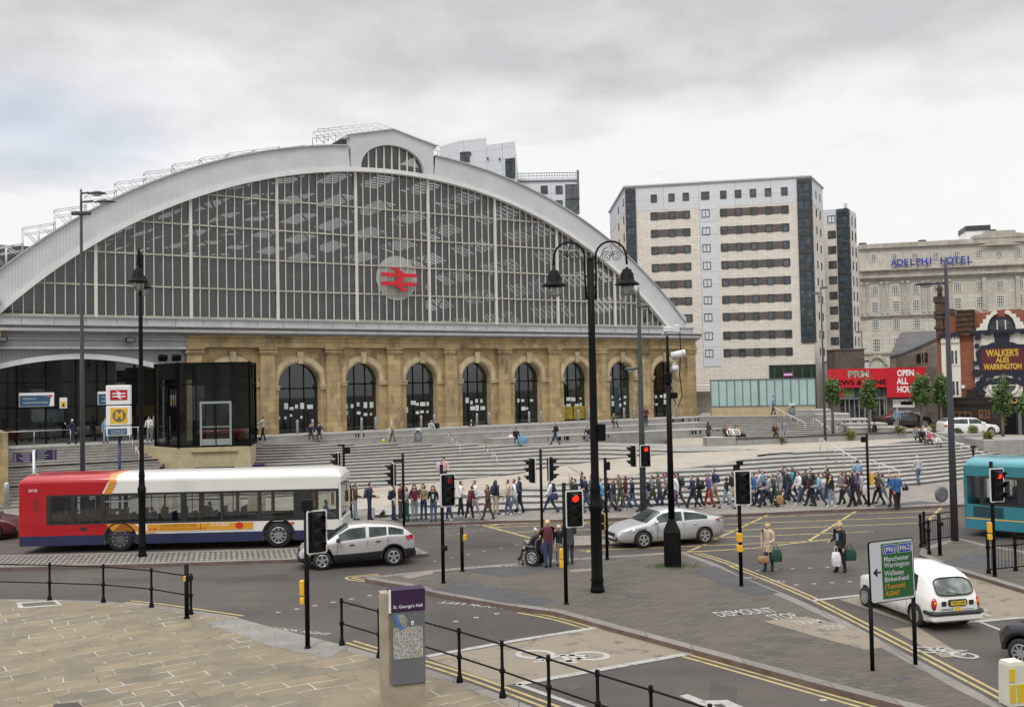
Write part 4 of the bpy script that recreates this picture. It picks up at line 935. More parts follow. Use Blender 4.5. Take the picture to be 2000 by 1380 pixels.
def hotel():
    t = thing('grand_hotel', 'grey stone hotel with rows of small paned windows and blue rooftop lettering', 'hotel', (0, 0, 0))
    p, q = A(1678, 500, 170), A(2080, 500, 162.5); w = Wall(p.xy, q.xy); Ztop = w.uz(1680, 478)[1]; E = w.len
    b = B(); w.box(b, 0, E, 0, Ztop, -40, 0); b.obj('wall', PORT, t)
    b = B()
    for y0, y1, d in ((478, 487, .5), (528.5, 531, .9), (531, 541, .35), (541, 545, .8), (545, 549, .4), (616, 619, .45), (619, 623, .2), (688, 692, .35)):
        z1, z0 = w.uz(1682, y0)[1], w.uz(1682, y1)[1]; w.box(b, -.1, E, z0, z1, .01, d)
    uc = w.uz(1951, 470)[0]; zz = Ztop
    w.poly(b, [(uc - 4.2, zz), (uc + 4.2, zz), (uc + 4.2, zz + .5), (uc + 2.6, zz + .75), (uc + 2.4, zz + 1.2), (uc - 2.4, zz + 1.2), (uc - 2.6, zz + .75), (uc - 4.2, zz + .5)], -1, .6); w.poly(b, [(uc - 3.4, zz - 1.3), (uc + 3.4, zz - 1.3), (uc, zz - .2)], .52, .75)
    b.obj('cornice', PORTD, t)
    xs = (1707, 1748, 1787.5, 1828, 1869, 1912.5, 1952, 1990)
    ya = {'top': (503, 494), 'a': (568, 555), 'b': (600, 586), 'c': (634, 622), 'd': (670, 660)}
    for row, hh, ww in (('top', .65, .62), ('a', .85, .66), ('b', 1.0, .66), ('c', .95, .66), ('d', 1.2, .66)):
        for i, x in enumerate(xs):
            if row in 'cd' and x > 1800: continue
            y = lerp(ya[row][0], ya[row][1], (x - 1707) / 283.0) + {'top': 0, 'a': 0, 'b': 0, 'c': 0, 'd': 4}[row]; u, z = w.uz(x + {'top': -1, 'a': 1, 'b': 2, 'c': 3, 'd': 5}[row], y)
            window(w, t, u - ww, u + ww, z - hh, z + hh, [HWF, WGL], fr=.13, bars=(3, 3 if hh > .7 else 2), d=.06)
    for i, x in enumerate((1688, 1727, 1768, 1808, 1850)):
        for dx in (-.45, .45):
            b = B(); u = w.uz(x, 580)[0] + dx; z0, z1 = w.uz(1682, 614)[1], w.uz(1682, 551)[1]; w.box(b, u - .2, u + .2, z0, z1, .01, .28); w.box(b, u - .3, u + .3, z1 - .5, z1 - .1, .28, .42); b.obj('pilaster', PORTD, t)
    for dx in (-2.6, 2.6): u = uc + dx; b = B(); w.box(b, u - .35, u + .35, w.uz(1682, 614)[1], w.uz(1682, 551)[1], .01, .5); b.obj('pilaster', PORTD, t)
    b = B(); u = w.uz(1712, 705)[0]; z = w.uz(1712, 712)[1]
    for k in range(13):
        a0, a1 = math.pi * k / 13, math.pi * (k + 1) / 13; w.poly(b, [(u + r * math.cos(a), z + r * math.sin(a)) for r, a in ((1.2, a0), (1.75, a0), (1.75, a1), (1.2, a1))], .01, .4)
    b.obj('portal_arch', PORTD, t)
    NV = plain('sign_blue', (.03, .045, .30), .4, .1, 2)
    b = B(); u0, z0 = w.uz(1739, 522); u1, _ = w.uz(1898, 509)
    for s_, ua, ub in (('ADELPHI', u0, w.uz(1822, 515)[0]), ('HOTEL', w.uz(1835, 514)[0], u1)):
        n = len(s_); b = b if s_ == 'ADELPHI' else B()
        for i, ch in enumerate(s_): b.text(ch, 1.62, w.P(lerp(ua, ub, (i + .5) / n), z0 + .62, .75), w.u, Z3, 0, ext=.12, sx=.95, bold=.022)
        for k in range(4): u = lerp(ua, ub, (k + .5) / 4); w.box(b, u - .03, u + .03, z0 - .4, z0 + .6, .3, .7, 1)
        tag(b.obj('rooftop_lettering', [NV, GREY]), 'blue letters reading %s standing along the stone hotel front' % s_, 'lettering', 'rooftop letters')
    b = B(); u0, zr = w.uz(1893, 470); u1 = w.uz(1940, 470)[0]; zt = w.uz(1915, 447)[1]; w.box(b, u0, u1, Ztop, zt, -8, -2, 0); w.box(b, u0 - .1, u1 + .1, zt, zt + .9, -8, -1.9, 1); b.obj('roof_plant_room', [WHITE, WFR], t)
    for x in (1688, 1806, 1945): b = B(); u, z = w.uz(x, 476); w.box(b, u - .6, u + .6, Ztop, Ztop + .6 + (1.2 if x > 1900 else 0), -3, -2); b.obj('chimney', WFR, t)
    return w
hotel()
# old gabled building and small outbuildings in front of the hotel
RUB = blocks('grimy_brown_brick', (.17, .13, .10), (.12, .095, .075), (.13, .115, .10), .5, .16, .012, .9, soot=.5)
REND = plain('dirty_render', (.17, .145, .115), .9, .35, .8, streak=.6, bmp=.2)
SLATE = blocks('grey_roof_slates', (.12, .11, .115), (.085, .08, .085), (.05, .05, .05), .4, .25, .012, .8)
def oldhouse():
    t = thing('old_workshop', 'grimy gabled brick building with a grey slate roof between the hotel and the pub', 'building', (0, 0, 0))
    a, c = A(1736, 700, 101), A(1846, 700, 99); w = Wall(a.xy, c.xy); z = lambda x, y: w.uz(x, y)
    b = B(); w.poly(b, [(z(1738, 800)[0], 1.5), (z(1850, 800)[0], 1.5), z(1846, 652), z(1832, 660), z(1764, 690), z(1738, 695)], -10, 0); b.obj('wall', REND, t)
    b = B(); w.box(b, .02, z(1846, 700)[0], 1.5, z(1800, 716)[1], .01, .06); b.obj('brick_base', RUB, t)
    b = B(); r = [w.P(*z(1738, 694), .15), w.P(*z(1764, 688), .15), w.P(*z(1842, 654), .15)]; e = [w.P(*z(1758, 645), -7), w.P(*z(1762, 642), -7), w.P(*z(1842, 640), -7)]
    for i in range(2):
        lo_, hi_ = (r[i], r[i + 1]), (e[i], e[i + 1]); b.add([lo_[0], lo_[1], hi_[1], hi_[0], lo_[0] - Z3 * .2, lo_[1] - Z3 * .2, hi_[1] - Z3 * .2, hi_[0] - Z3 * .2], [(0, 1, 2, 3), (4, 5, 6, 7), (0, 1, 5, 4), (2, 3, 7, 6)])
    b.obj('roof', SLATE, t)
    for x, y, wd in ((1797, 699, .42), (1806.5, 697, .38)):
        u, zz = z(x, y); window(w, t, u - wd, u + wd, zz - .7, zz + .55, [plain('rough_brick_reveal', (.2, .12, .09), .9, .3, 4), darkglass('black_void', (.01, .01, .01))], fr=.1, bars=(0, 0), d=.02)
    u, zz = z(1770, 705); b = B(); w.box(b, u - 1.0, u + 1.0, zz - .6, zz + .6, .01, .05); b.obj('bricked_opening', RUB, t)
    t = thing('brick_stump', 'small brown brick structure at the foot of the apartment tower behind the red shop sign', 'brick building', (0, 0, 0)); a = A(1632, 700, 108); b = B(); b.box(a.x, a.x + 3.2, 108, 111, 0, A(1650, 683, 108).z); b.obj('wall', RUB, t)
    b = B(); b.box(a.x - .1, a.x + 3.3, 107.9, 111.1, A(1650, 683, 108).z, A(1650, 681, 108).z); b.obj('coping', REND, t)
    t = thing('white_annex', 'plain white walled annex low beside the brown brick structure', 'building', (0, 0, 0)); a = A(1622, 700, 112); b = B(); b.box(a.x, a.x + 4.4, 112, 115, 0, A(1640, 706, 112).z); b.obj('wall', WHITE, t); b = B(); b.box(a.x - .1, a.x + 4.5, 111.9, 115.1, A(1640, 706, 112).z, A(1640, 704, 112).z); b.obj('coping', GREY, t)
    # low buildings seen through the gap at the station's right corner
    t = thing('pale_shop_front', 'low pale building with a canopy seen through the gap right of the station corner', 'building', (0, 0, 0)); a = A(1352, 770, 100); b = B(); b.box(a.x, a.x + 4, 100, 106, 1, A(1370, 752, 100).z); b.obj('wall', PBRICK, t); b = B(); b.box(a.x, a.x + 4, 98.4, 100, A(1370, 768, 100).z, A(1370, 764, 100).z); b.obj('canopy', GREY, t)
oldhouse()
SHRED = plain('shop_sign_red', (.50, .005, .018), .45, .08, 1)
def shop():
    t = thing('corner_shop', 'low grey corner shop under a huge red fascia sign', 'shop', (0, 0, 0))
    a, c = A(1626, 800, 93), A(1812, 800, 90); w = Wall(a.xy, c.xy); z = lambda x, y: w.uz(x, y)
    g0 = 2.0; W1 = z(1733, 800)[0]; E = z(1808, 800)[0]; zt = z(1700, 719)[1]
    SHG = plain('shop_grey_panel', (.10, .095, .09), .6, .15, 2)
    b = B(); w.box(b, 0, E, g0, zt - .2, -8, 0, 0); b.obj('wall', SHG, t)
    b = B(); w.box(b, -.3, W1, z(1640, 757)[1], zt, .02, .55, 0); w.box(b, W1, E + .1, z(1770, 775)[1], zt + .02, .02, .62, 0)
    for k in range(1, 4): u = W1 * k / 4; w.box(b, u - .015, u + .015, z(1640, 757)[1], zt, .551, .556, 1)
    hz = w.uz
    u, zz = hz(1677, 731); b.text('PRM', .88, w.P(u, zz, .565), w.u, Z3, 3, bold=.022, sx=1.15); b.text('PRM', .88, w.P(u, zz, .572), w.u, Z3, 2, bold=.0, sx=1.15)
    u, zz = hz(1677, 747); b.text('NEWS & WINE', .62, w.P(u, zz, .565), w.u, Z3, 4, bold=.03, sx=1.2)
    for s_, y in (('OPEN', 729), ('ALL', 744.5), ('HOURS', 760.5)): u, zz = hz(1752, y); b.text(s_, .78, w.P(u, zz, .63), w.u, Z3, 3, bold=.04, sx=.72, ax='LEFT')
    b.v = b.v
    b.obj('fascia_sign', [SHRED, plain('sign_seam', (.3, .004, .012), .5, .1, 2), plain('sign_green', (.02, .26, .10), .5, .1, 2), SIGNW, BLACK], t)
    # picture panels under the fascia
    b = B(); y0, y1 = z(1660, 775)[1], z(1660, 758)[1]; random.seed(4); k = .6
    cols = [plain('panel_green', (.10, .18, .06), .5, .6, 3), plain('panel_white', (.55, .56, .55), .5, .1, 2), plain('panel_dark', (.03, .03, .05), .5, .5, 3), plain('panel_red', (.40, .02, .03), .5, .5, 4)]
    for i, (dw, m) in enumerate(((.5, 3), (.9, 0), (.5, 2), (1.3, 1), (.7, 2), (1.0, 1), (.9, 3), (.6, 0), (1.3, 2), (.9, 3), (.7, 0))):
        if k + dw > W1: break
        w.box(b, k, k + dw, y0, y1, .02, .12, m); k += dw
    b.obj('picture_panels', cols, t)
    b = B(); w.box(b, .7, W1 - .1, y0 - .22, y0 - .02, .01, .5, 0); w.box(b, .7, W1 - .1, g0, y0 - .22, .005, .02, 1)
    for x in (1651, 1659, 1669, 1678, 1689, 1700, 1718, 1727, 1731): u = z(x, 790)[0]; w.box(b, u - .05, u + .05, g0, y0 - .22, .021, .1, 2)
    b.obj('shop_window', [GREY, darkglass('shop_inside', (.03, .03, .028), .7), STEEL], t)
    b = B(); q0, q1 = z(1744, 795), z(1786, 779); w.box(b, q0[0], q1[0], q0[1], q1[1], .02, .08, 0); b.text('shop alley', .5, w.P((q0[0] + q1[0]) / 2 + .3, (q0[1] + q1[1]) / 2 - .05, .085), w.u, Z3, 1, sh=.35) if False else None
    pts = []
    for k in range(60):
        tt = k / 59; pts.append(w.P(lerp(q0[0] + .7, q1[0] - .15, tt), (q0[1] + q1[1]) / 2 + .17 * math.sin(k * 1.1) + .05 * math.sin(k * 2.7), .09))
    b.tube(pts, .035, 4, 1); b.obj('script_sign', [SIGNW, BLACK], t)
    for k in range(7): u = lerp(z(1745, 810)[0], z(1795, 810)[0], k / 6.6); b = B(); zz = z(1770, 810)[1]; w.box(b, u, u + .30, zz - .2, zz + .24, .02, .07, 0); w.box(b, u + .05, u + .25, zz - .14, zz + .18, .071, .075, 1); b.obj('notice_frame', [plain('notice_grey', (.38, .38, .37), .5, .15, 3), GREY], t)
    return w
shop()
# public house
OBR = blocks('orange_red_brick', (.30, .095, .045), (.235, .075, .04), (.22, .13, .09), .42, .14, .008, .85, soot=.35)
CREAM = plain('cream_stucco', (.66, .63, .56), .6, .07, 1, streak=.2); NAVYP = plain('pub_navy', (.010, .012, .026), .45, .2, 3); GOLD = plain('gold_lettering', (.62, .40, .07), .4, .25, 5, metal=.3)
PUBD = plain('dark_brown_tiles', (.022, .017, .013), .3, .3, 2)
def pub():
    t = thing('public_house', 'ornate orange brick and cream pub with a navy gable and gold ale lettering', 'pub', (0, 0, 0))
    a, c = A(1832, 750, 81), A(2110, 750, 75.5); w = Wall(a.xy, c.xy); z = w.uz; g = 1.45
    zpar = z(1900, 714)[1]; P = lambda *q: [z(*p) for p in q]
    top = [(0, z(1832, 618)[1]), z(1868, 617), z(1868, 606), z(1903, 604), z(1906, 612), z(1920, 611)] + [z(1920 + k * 9, 611 - 7.5 * math.sin(math.pi * k / 12)) for k in range(1, 12)] + [z(2030, 611)]
    b = B(); w.poly(b, [(0, g), (w.len, g), (w.len, z(2060, 612)[1])] + top[::-1], -3.5, 0); b.obj('wall', OBR, t)
    b = B(); w.box(b, -.05, w.len, g, z(1900, 778)[1], .01, .14, 0); w.box(b, -.15, w.len, z(1900, 788)[1], z(1900, 776)[1], .15, .4, 0); w.box(b, -.1, w.len, z(1900, 778.5)[1], z(1900, 775)[1], .14, .5, 0)
    w.box(b, z(1889, 770)[0], z(1908, 770)[0], z(1900, 776)[1], z(1900, 760)[1], .02, .5, 0)
    b.obj('ground_floor_front', [PUBD], t)
    b = B(); b.text('HOTEL', .62, w.P(z(1962, 781)[0] + 1.0, z(1975, 782)[1], .46), w.u, Z3, 0, bold=.02, ext=.02); b.obj('fascia_lettering', GOLD, t)
    # cream bay panels
    b = B(); q0, q1 = z(1842, 778), z(1876, 666); u0, u1 = q0[0], z(1876, 700)[0]
    w.box(b, u0, u1, z(1860, 779)[1], z(1860, 669)[1], .01, .16, 0)
    w.box(b, u0 - .1, u1 + .1, z(1860, 655)[1], z(1860, 650.5)[1], .01, .45, 1); w.box(b, u0, u1, z(1860, 669)[1], z(1860, 655.5)[1], .02, .3, 0)
    for k in range(6): u = lerp(u0, u1 - .15, k / 5); w.box(b, u, u + .14, z(1860, 660)[1], z(1860, 655)[1], .31, .44, 1)
    r0_, r1_ = z(1906, 775)[0], w.len; w.box(b, r0_, r1_, z(1930, 775)[1], z(1930, 650)[1], .01, .14, 0); w.box(b, r0_ - .2, r1_, z(1930, 651)[1], z(1930, 645.5)[1], .01, .5, 1)
    for k in range(12): u = r0_ + k * .85; w.box(b, u, u + .4, z(1930, 655)[1], z(1930, 651)[1], .15, .45, 1)
    for x in (1908, 1913): u = z(x, 660)[0]; w.box(b, u - .12, u + .12, z(1930, 663)[1], z(1930, 650)[1], .15, .48, 1)
    b.obj('stucco_front', [CREAM, NAVYP], t)
    for (x0, x1, y0, y1, bars) in ((1856, 1873.5, 714, 681, (1, 0)), (1858, 1876, 775, 741, (1, 0)), (1914.5, 1930.5, 772, 752, (1, 1)), (1995, 2012, 772, 752, (1, 1))):
        (u0, zz0), (u1, zz1) = z(x0, y0), z(x1, y1); window(w, t, u0, u1, zz0, zz1, [CREAM, WGL], fr=.14, bars=bars, d=.19); 
    # gable with half round window and scrolls
    uc, zg = z(1957, 645)
    b = B(); R1 = 1.75
    arc = lambda r, n=16: [(uc + r * math.cos(math.pi * k / n), zg + .05 + r * .95 * math.sin(math.pi * k / n)) for k in range(n + 1)]
    w.poly(b, arc(1.12), .02, .28, 1); w.poly(b, arc(.88), .281, .30, 2)
    for k in (-.3, .3): w.box(b, uc + k - .04, uc + k + .04, zg + .05, zg + .82, .301, .34, 0)
    w.box(b, uc - 1.8, uc + 1.8, zg - .15, zg + .06, .05, .4, 1)
    for sgn in (-1, 1):
        pts = [(1.9, 0), (3.4, 0), (3.3, .35), (2.9, .4), (2.75, .9), (2.45, .85), (2.4, 1.35), (2.0, 1.3), (1.9, 1.8), (1.45, 1.75), (1.2, 2.15), (.7, 2.25), (.45, 1.9), (1.0, 1.7), (1.5, 1.25), (1.8, .6)]
        w.poly(b, [(uc + sgn * p[0] * .55, zg + p[1] * .72) for p in pts], .03, .36, 0)
    b.obj('gable_window', [CREAM, NAVYP, WGL], t)
    # navy cartouche with the ale lettering
    b = B(); cz = z(1957, 703)[1]; hw, hh = 1.85, 1.36
    ol = []
    for k in range(48):
        a = 2 * math.pi * k / 48; r = 1 + .05 * math.sin(a * 9) + .035 * math.sin(a * 5); x = hw * math.copysign(abs(math.cos(a)) ** .45, math.cos(a)) * r; y = hh * math.copysign(abs(math.sin(a)) ** .5, math.sin(a)) * r; ol.append((uc + x, cz + y))
    w.poly(b, ol, .15, .34, 0); w.poly(b, [(uc - 1.5, cz - .85), (uc + 1.5, cz - .85), (uc + 1.55, cz + .15), (uc + 1.45, cz + .95), (uc - 1.45, cz + .95), (uc - 1.55, cz + .15)], .341, .37, 1)
    w.poly(b, [(uc - .5, cz + 1.3), (uc + .5, cz + 1.3), (uc + .62, cz + 2.4), (uc + .3, cz + 2.1), (uc, cz + 2.55), (uc - .3, cz + 2.1), (uc - .62, cz + 2.4)], .15, .3, 0)
    for sgn in (-1, 1):
        for px, pz_, r in ((1.95, -1.0, .34), (2.0, -.2, .2), (1.85, 1.2, .2), (1.5, -1.55, .26), (.8, -1.5, .22)):
            n = 10; w.poly(b, [(uc + sgn * px + r * math.cos(2 * math.pi * k / n), cz + pz_ + r * math.sin(2 * math.pi * k / n)) for k in range(n)], .15, .3, 0)
    for k in range(14):
        a0, a1 = math.pi * (.1 + .8 * k / 14), math.pi * (.1 + .8 * (k + 1) / 14); w.poly(b, [(uc + r * 1.15 * math.cos(a), cz - 3.35 + r * .8 * math.sin(a)) for r, a in ((1.95, a0), (2.4, a0), (2.4, a1), (1.95, a1))], .16, .32, 0)
    for s_, dz, sz, sx in (("WALKER'S", .55, .74, .68), ('ALES', .0, .56, .8), ('WARRINGTON', -.54, .60, .66)): b.text(s_, sz, w.P(uc, cz + dz, .375), w.u, Z3, 2, ext=.03, bold=.04, sx=sx)
    b.obj('ale_cartouche', [NAVYP, plain('cartouche_crimson', (.10, .012, .015), .5, .2, 3), GOLD], t)
    b = B(); ez_ = z(1955, 752)[1]
    for k in range(20): a0, a1 = 2 * math.pi * k / 20, 2 * math.pi * (k + 1) / 20; w.poly(b, [(uc + r * 1.25 * math.cos(a), ez_ + r * math.sin(a)) for r, a in ((.72, a0), (.9, a0), (.9, a1), (.72, a1))], .15, .3, 0)
    w.poly(b, [(uc + .9 * math.cos(2 * math.pi * k / 20), ez_ + .72 * math.sin(2 * math.pi * k / 20)) for k in range(20)], .145, .17, 1); w.box(b, uc - .04, uc + .04, ez_ - .7, ez_ + .7, .171, .25, 0); w.box(b, uc - .9, uc + .9, ez_ - .04, ez_ + .04, .171, .245, 0)
    for sgn in (-1, 1):
        for dz_, r in ((.1, .32), (-.6, .42), (-1.1, .3)): w.poly(b, [(uc + sgn * 1.75 + r * math.cos(2 * math.pi * k / 9), ez_ + dz_ + r * math.sin(2 * math.pi * k / 9)) for k in range(9)], .15, .3, 2)
    b.obj('oval_window', [CREAM, WGL, NAVYP], t)
    # chimneys
    b = B(); u0, u1 = z(1829, 640)[0], z(1843, 640)[0]
    w.box(b, u0, u1, z(1836, 660)[1], z(1836, 582)[1], -1.2, .35, 0)
    for y in (582, 588, 611, 620, 640): w.box(b, u0 - .12, u1 + .12, z(1836, y)[1] - .12, z(1836, y)[1] + .12, -1.3, .45, 1)
    b.lathe([(.25, 0), (.2, .5), (.28, .8), (.1, 1.2)], *w.P((u0 + u1) / 2, 0, -.4).xy, 8, 1); k = len(b.v)
    for i in range(k - 32, k): b.v[i] = (b.v[i][0], b.v[i][1], b.v[i][2] + z(1836, 582)[1])
    w.box(b, z(1851, 600)[0], z(1859, 600)[0], z(1851, 618)[1], z(1851, 602)[1], -2, -.8, 0)
    v0, v1 = z(1871, 640)[0], z(1902, 640)[0]; w.box(b, v0, v1, z(1880, 655)[1], z(1880, 607)[1], .01, .4, 0)
    for y in (607, 616, 626, 636, 646): w.box(b, v0 - .1, v1 + .1, z(1880, y)[1] - .06, z(1880, y)[1] + .06, .02, .5, 1)
    b.obj('chimney', [plain('sooty_brick', (.09, .05, .035), .9, .4, 3, streak=.4), plain('sooty_brick_cap', (.06, .045, .03), .9, .4, 3)], t)
    # ground floor windows and door
    for x0, x1, y0, y1 in ((1862, 1898, 823, 803), (1912, 1934, 817, 800)):
        (u0, zz0), (u1, zz1) = z(x0, y0), z(x1, y1); window(w, t, u0, u1, zz0, zz1, [plain('varnished_wood', (.16, .06, .02), .4, .3, 3), darkglass('pub_glass', (.02, .018, .015))], fr=.12, bars=(2, 0), d=.2)
    b = B(); w.box(b, z(1955, 820)[0], z(1985, 820)[0], g, z(1960, 805)[1], .141, .16, 0); w.box(b, z(1990, 820)[0], z(1996, 820)[0], g, z(1960, 800)[1], .141, .5, 1); b.obj('door', [BLACK, GREY], t)
    b = B(); q = z(1882, 755); w.poly(b, [(q[0] + .16 * math.cos(k), q[1] + .16 * math.sin(k)) for k in range(6)], .02, .2); b.obj('alarm_box', WHITE, t)
    return w
pub()
# frosted glass pavilion
def pavilion():
    t = thing('glass_pavilion', 'long frosted glass pavilion on a low sandstone base in front of the apartment block', 'pavilion', (0, 0, 0))
    a, c = A(1389, 780, 89.5), A(1593, 780, 88); w = Wall(a.xy, c.xy); z = w.uz; um = z(1481, 780)[0]; zt, zb_ = z(1400, 741)[1], z(1400, 795)[1]
    b = B(); w.box(b, .02, w.len, ZF - .3, zb_, -3, 0); b.obj('base', SMST, t)
    PG = plain('frosted_teal_glass', (.34, .47, .45), .22, .1, .8)
    n = 13
    for k in range(n):
        u0, u1 = w.len * k / n, w.len * (k + 1) / n; b = B(); w.box(b, u0 + .04, u1 - .04, zb_ + .08, zt - .08, -.08, -.02); b.obj('glass_panel', PG, t)
    b = B(); w.box(b, 0, w.len, zb_, zb_ + .1, -.2, .03); w.box(b, 0, w.len, zt - .1, zt, -3, .03)
    for k in range(n + 1): u = w.len * k / n; ww = .04 if k != 6 else .09; w.box(b, u - ww, u + ww, zb_ + .1, zt - .1, -.1, .02)
    w.box(b, .05, w.len - .05, zb_, zt - .1, -3, -.3); b.obj('frame', [GREY], t)
pavilion()
# upper stairs, seat walls and planter wall on the square
def stairs_back():
    n = 14; xs = [1345 + i * 290 / n for i in range(n + 1)]
    top = [A(x, 0, lerp(88.5, 86.5, i / n)) for i, x in enumerate(xs)]; bot = [A(x, 0, lerp(82, 79.5, i / n)) for i, x in enumerate(xs)]
    for p in top: p.z = ZF + .02
    for p in bot: p.z = plaza_z + .004
    flight('upper_stairs', top, bot, 11, SM)
    b = B(); q = top + [p + Vector((3, 14, 0)) for p in top[::-1]]; b.add([tuple(p) for p in q], [list(range(len(q)))]); structure(b, 'upper_terrace', BEIGE, False)
    # stepped seat walls on the right of the stairs
    for i, (x0, x1, y, Y) in enumerate(((1543, 1622, 799.5, 87), (1592, 1659, 808, 85), (1612, 1697, 818, 83), (1646, 1733, 826.5, 81), (1660, 1770, 834, 79))):
        p, q = A(x0, y, Y), A(x1, y, Y - .8); w = Wall(p.xy, q.xy); b = B(); zt = A((x0 + x1) / 2, y, Y).z
        b_ = 1.4; w.box(b, 0, w.len, plaza_z - .2, zt - .08, -3.2, 0, 1); w.box(b, -.03, w.len + .03, zt - .08, zt, -3.2, .03, 0)
        if i == 2: [w.box(b, u, u + .12, zt - .45, zt - .12, .001, .01, 2) for u in (1.5, 1.75, 2.2, 2.4, 2.9, 3.3)]
        tag(b.obj('seat_wall', [CONCT, CONC, BLACK]), '%s granite seat wall stepping down beside the upper stairs' % ('highest', 'second highest', 'middle', 'second lowest', 'lowest')[i], 'seat wall', 'granite seat walls beside the upper stairs')
    p, q = A(1438, 866, 71.5), A(1838, 848, 77); w = Wall(p.xy, q.xy); b = B(); w.box(b, 0, w.len, plaza_z, plaza_z + .42, -.8, 0, 1); w.box(b, -.02, w.len, plaza_z + .42, plaza_z + .5, -.84, .04, 0)
    tag(b.obj('planter_wall', [plain('dark_coping', (.045, .042, .042), .6, .2, 2), CONC]), 'long low granite wall with a dark coping across the square', 'low wall')
    p, q = A(1381, 868, 71.3), A(1437, 866.5, 71.4); w = Wall(p.xy, q.xy); b = B(); w.box(b, 0, w.len, plaza_z, plaza_z + .55, -1.2, .06, 1); w.box(b, -.02, w.len + .02, plaza_z + .55, plaza_z + .62, -1.22, .08, 0)
    tag(b.obj('stone_bench', [CONCT, CONC]), 'plain grey granite bench block at the left end of the low dark topped wall', 'bench')
    for i, (x0, x1, y0, y1, Y) in enumerate(((1862, 1924, 847, 890, 70), (1924, 2060, 858, 895, 67))):
        p, q = A(x0, y1, Y), A(x1, y1, Y); zt = A(x0, y0, Y).z; b = B(); b.bbox(p.x, q.x, Y, Y + 3, -.1, zt, .06); o = tag(b.obj('planter', [CONC]), ('tall curved granite planter at the head of the right steps', 'long granite planter wall above the teal bus')[i], 'planter', 'granite planters')
stairs_back()
sheet('street', [(30, 76), (140, 70), (150, 125), (26, 104)], 1.46, ASPH2, world=True)
def rail(name, pts, lab, posts=4, r=.028, hh=.95, mat=None, grp='stair handrails', feet=None):
    t = thing(name, lab, 'handrail', pts[0], 0, grp); o = pts[0]; q = [p - o for p in pts]; b = B()
    b.tube([p + Z3 * hh for p in q], r, 7); b.obj('rail', mat or PIPE, t)
    for k in range(posts):
        s = k / (posts - 1); p = q[0].lerp(q[-1], s); b = B(); b.tube([p - Z3 * .1, p + Z3 * hh], r * .8, 6); b.obj('post', STEEL, t)
def GZ(x, y, z): return G(x, y, z)
rail('handrail', [GZ(1602, 884, 1.48), GZ(1683, 935, .6)], 'long white sloping handrail on the lower steps, upper of two', 6)
rail('handrail', [GZ(1700, 930, .55), GZ(1757, 952, .2)], 'shorter white handrail on the lower steps behind the woman in blue', 4)
rail('handrail', [A(1506, 812, 86.3), A(1573, 848, 81.5)], 'white handrail down the upper stairs, longer upper length', 6)
rail('handrail', [A(1589, 838, 82.5), A(1622, 859, 79.5)], 'white handrail down the upper stairs, short lower length', 3)
rail('handrail', [GZ(877, 868, 1.93), GZ(899, 897, 1.2)], 'steel handrail on the upper steps left of the other one', 4, mat=STEEL)
rail('handrail', [GZ(945, 892, 1.35), GZ(971, 921, .75)], 'steel handrail on the upper steps right of the striped shirt', 4, mat=STEEL)
rail('handrail', [GZ(1112, 946, .82), GZ(1160, 975, .2)], 'short handrail on the lower steps behind the walking crowd', 3, mat=STEEL)
rail('handrail', [GZ(1810, 868, 1.7), GZ(1925, 915, .3)], 'cream handrail curving down the steps at the right', 6)
rail('handrail', [A(248, 862, 65.5), A(272, 918, 56.5)], 'steel handrail beside the left entrance steps', 5, mat=STEEL)
rail('balustrade', [SL(-20, -1.7, ZF), SL(-15.8, -1.7, ZF)], 'steel balustrade on the terrace at the far left', 3, mat=STEEL, grp='terrace balustrades')
rail('balustrade', [SL(-12.6, -1.7, ZF), SL(-9.0, -1.7, ZF)], 'steel balustrade on the terrace beside the lift', 5, mat=STEEL, grp='terrace balustrades')
# trees
BARK = plain('grey_bark', (.12, .10, .08), .9, .3, 6, bmp=.4)
def mk_leaf(name, col, hi):
    m, nt, p, o = nodes(name); oi = nt.nodes.new('ShaderNodeNewGeometry'); 
    c = ramp(nt, oi.outputs['Random Per Island'], col, hi, .1, .9); nt.links.new(c, p.inputs['Base Color']); p.inputs['Roughness'].default_value = .6
    tr = nt.nodes.new('ShaderNodeBsdfTranslucent'); nt.links.new(c, tr.inputs[0]); mx = nt.nodes.new('ShaderNodeMixShader'); mx.inputs[0].default_value = .3
    nt.links.new(p.outputs[0], mx.inputs[1]); nt.links.new(tr.outputs[0], mx.inputs[2]); nt.links.new(mx.outputs[0], o.inputs[0]); return m
LEAF = mk_leaf('lime_tree_leaves', (.04, .085, .025), (.17, .25, .075)); LEAFY = mk_leaf('yellow_green_leaves', (.09, .13, .02), (.26, .28, .05))
def leafball(b, c, r, n, s, lump=.25):
    ph = [random.uniform(0, 6.28) for _ in range(6)]
    for _ in range(n):
        d = Vector((random.gauss(0, 1), random.gauss(0, 1), random.gauss(0, 1))).normalized()
        k = 1 + lump * (math.sin(d.x * 5 + ph[0]) + math.sin(d.y * 5 + ph[1]) + math.sin(d.z * 6 + ph[2])) / 2; q = random.random() ** .45 * k
        p = Vector((c[0] + d.x * r[0] * q, c[1] + d.y * r[1] * q, c[2] + d.z * r[2] * q))
        u = Vector((random.gauss(0, 1), random.gauss(0, 1), random.gauss(0, .6))).normalized(); v = u.cross(Vector((random.gauss(0, 1), random.gauss(0, 1), random.gauss(0, 1)))).normalized(); e = s * random.uniform(.6, 1.3)
        b.add([p - u * e, p - v * e * .5, p + u * e, p + v * e * .5], [(0, 1, 2, 3)])
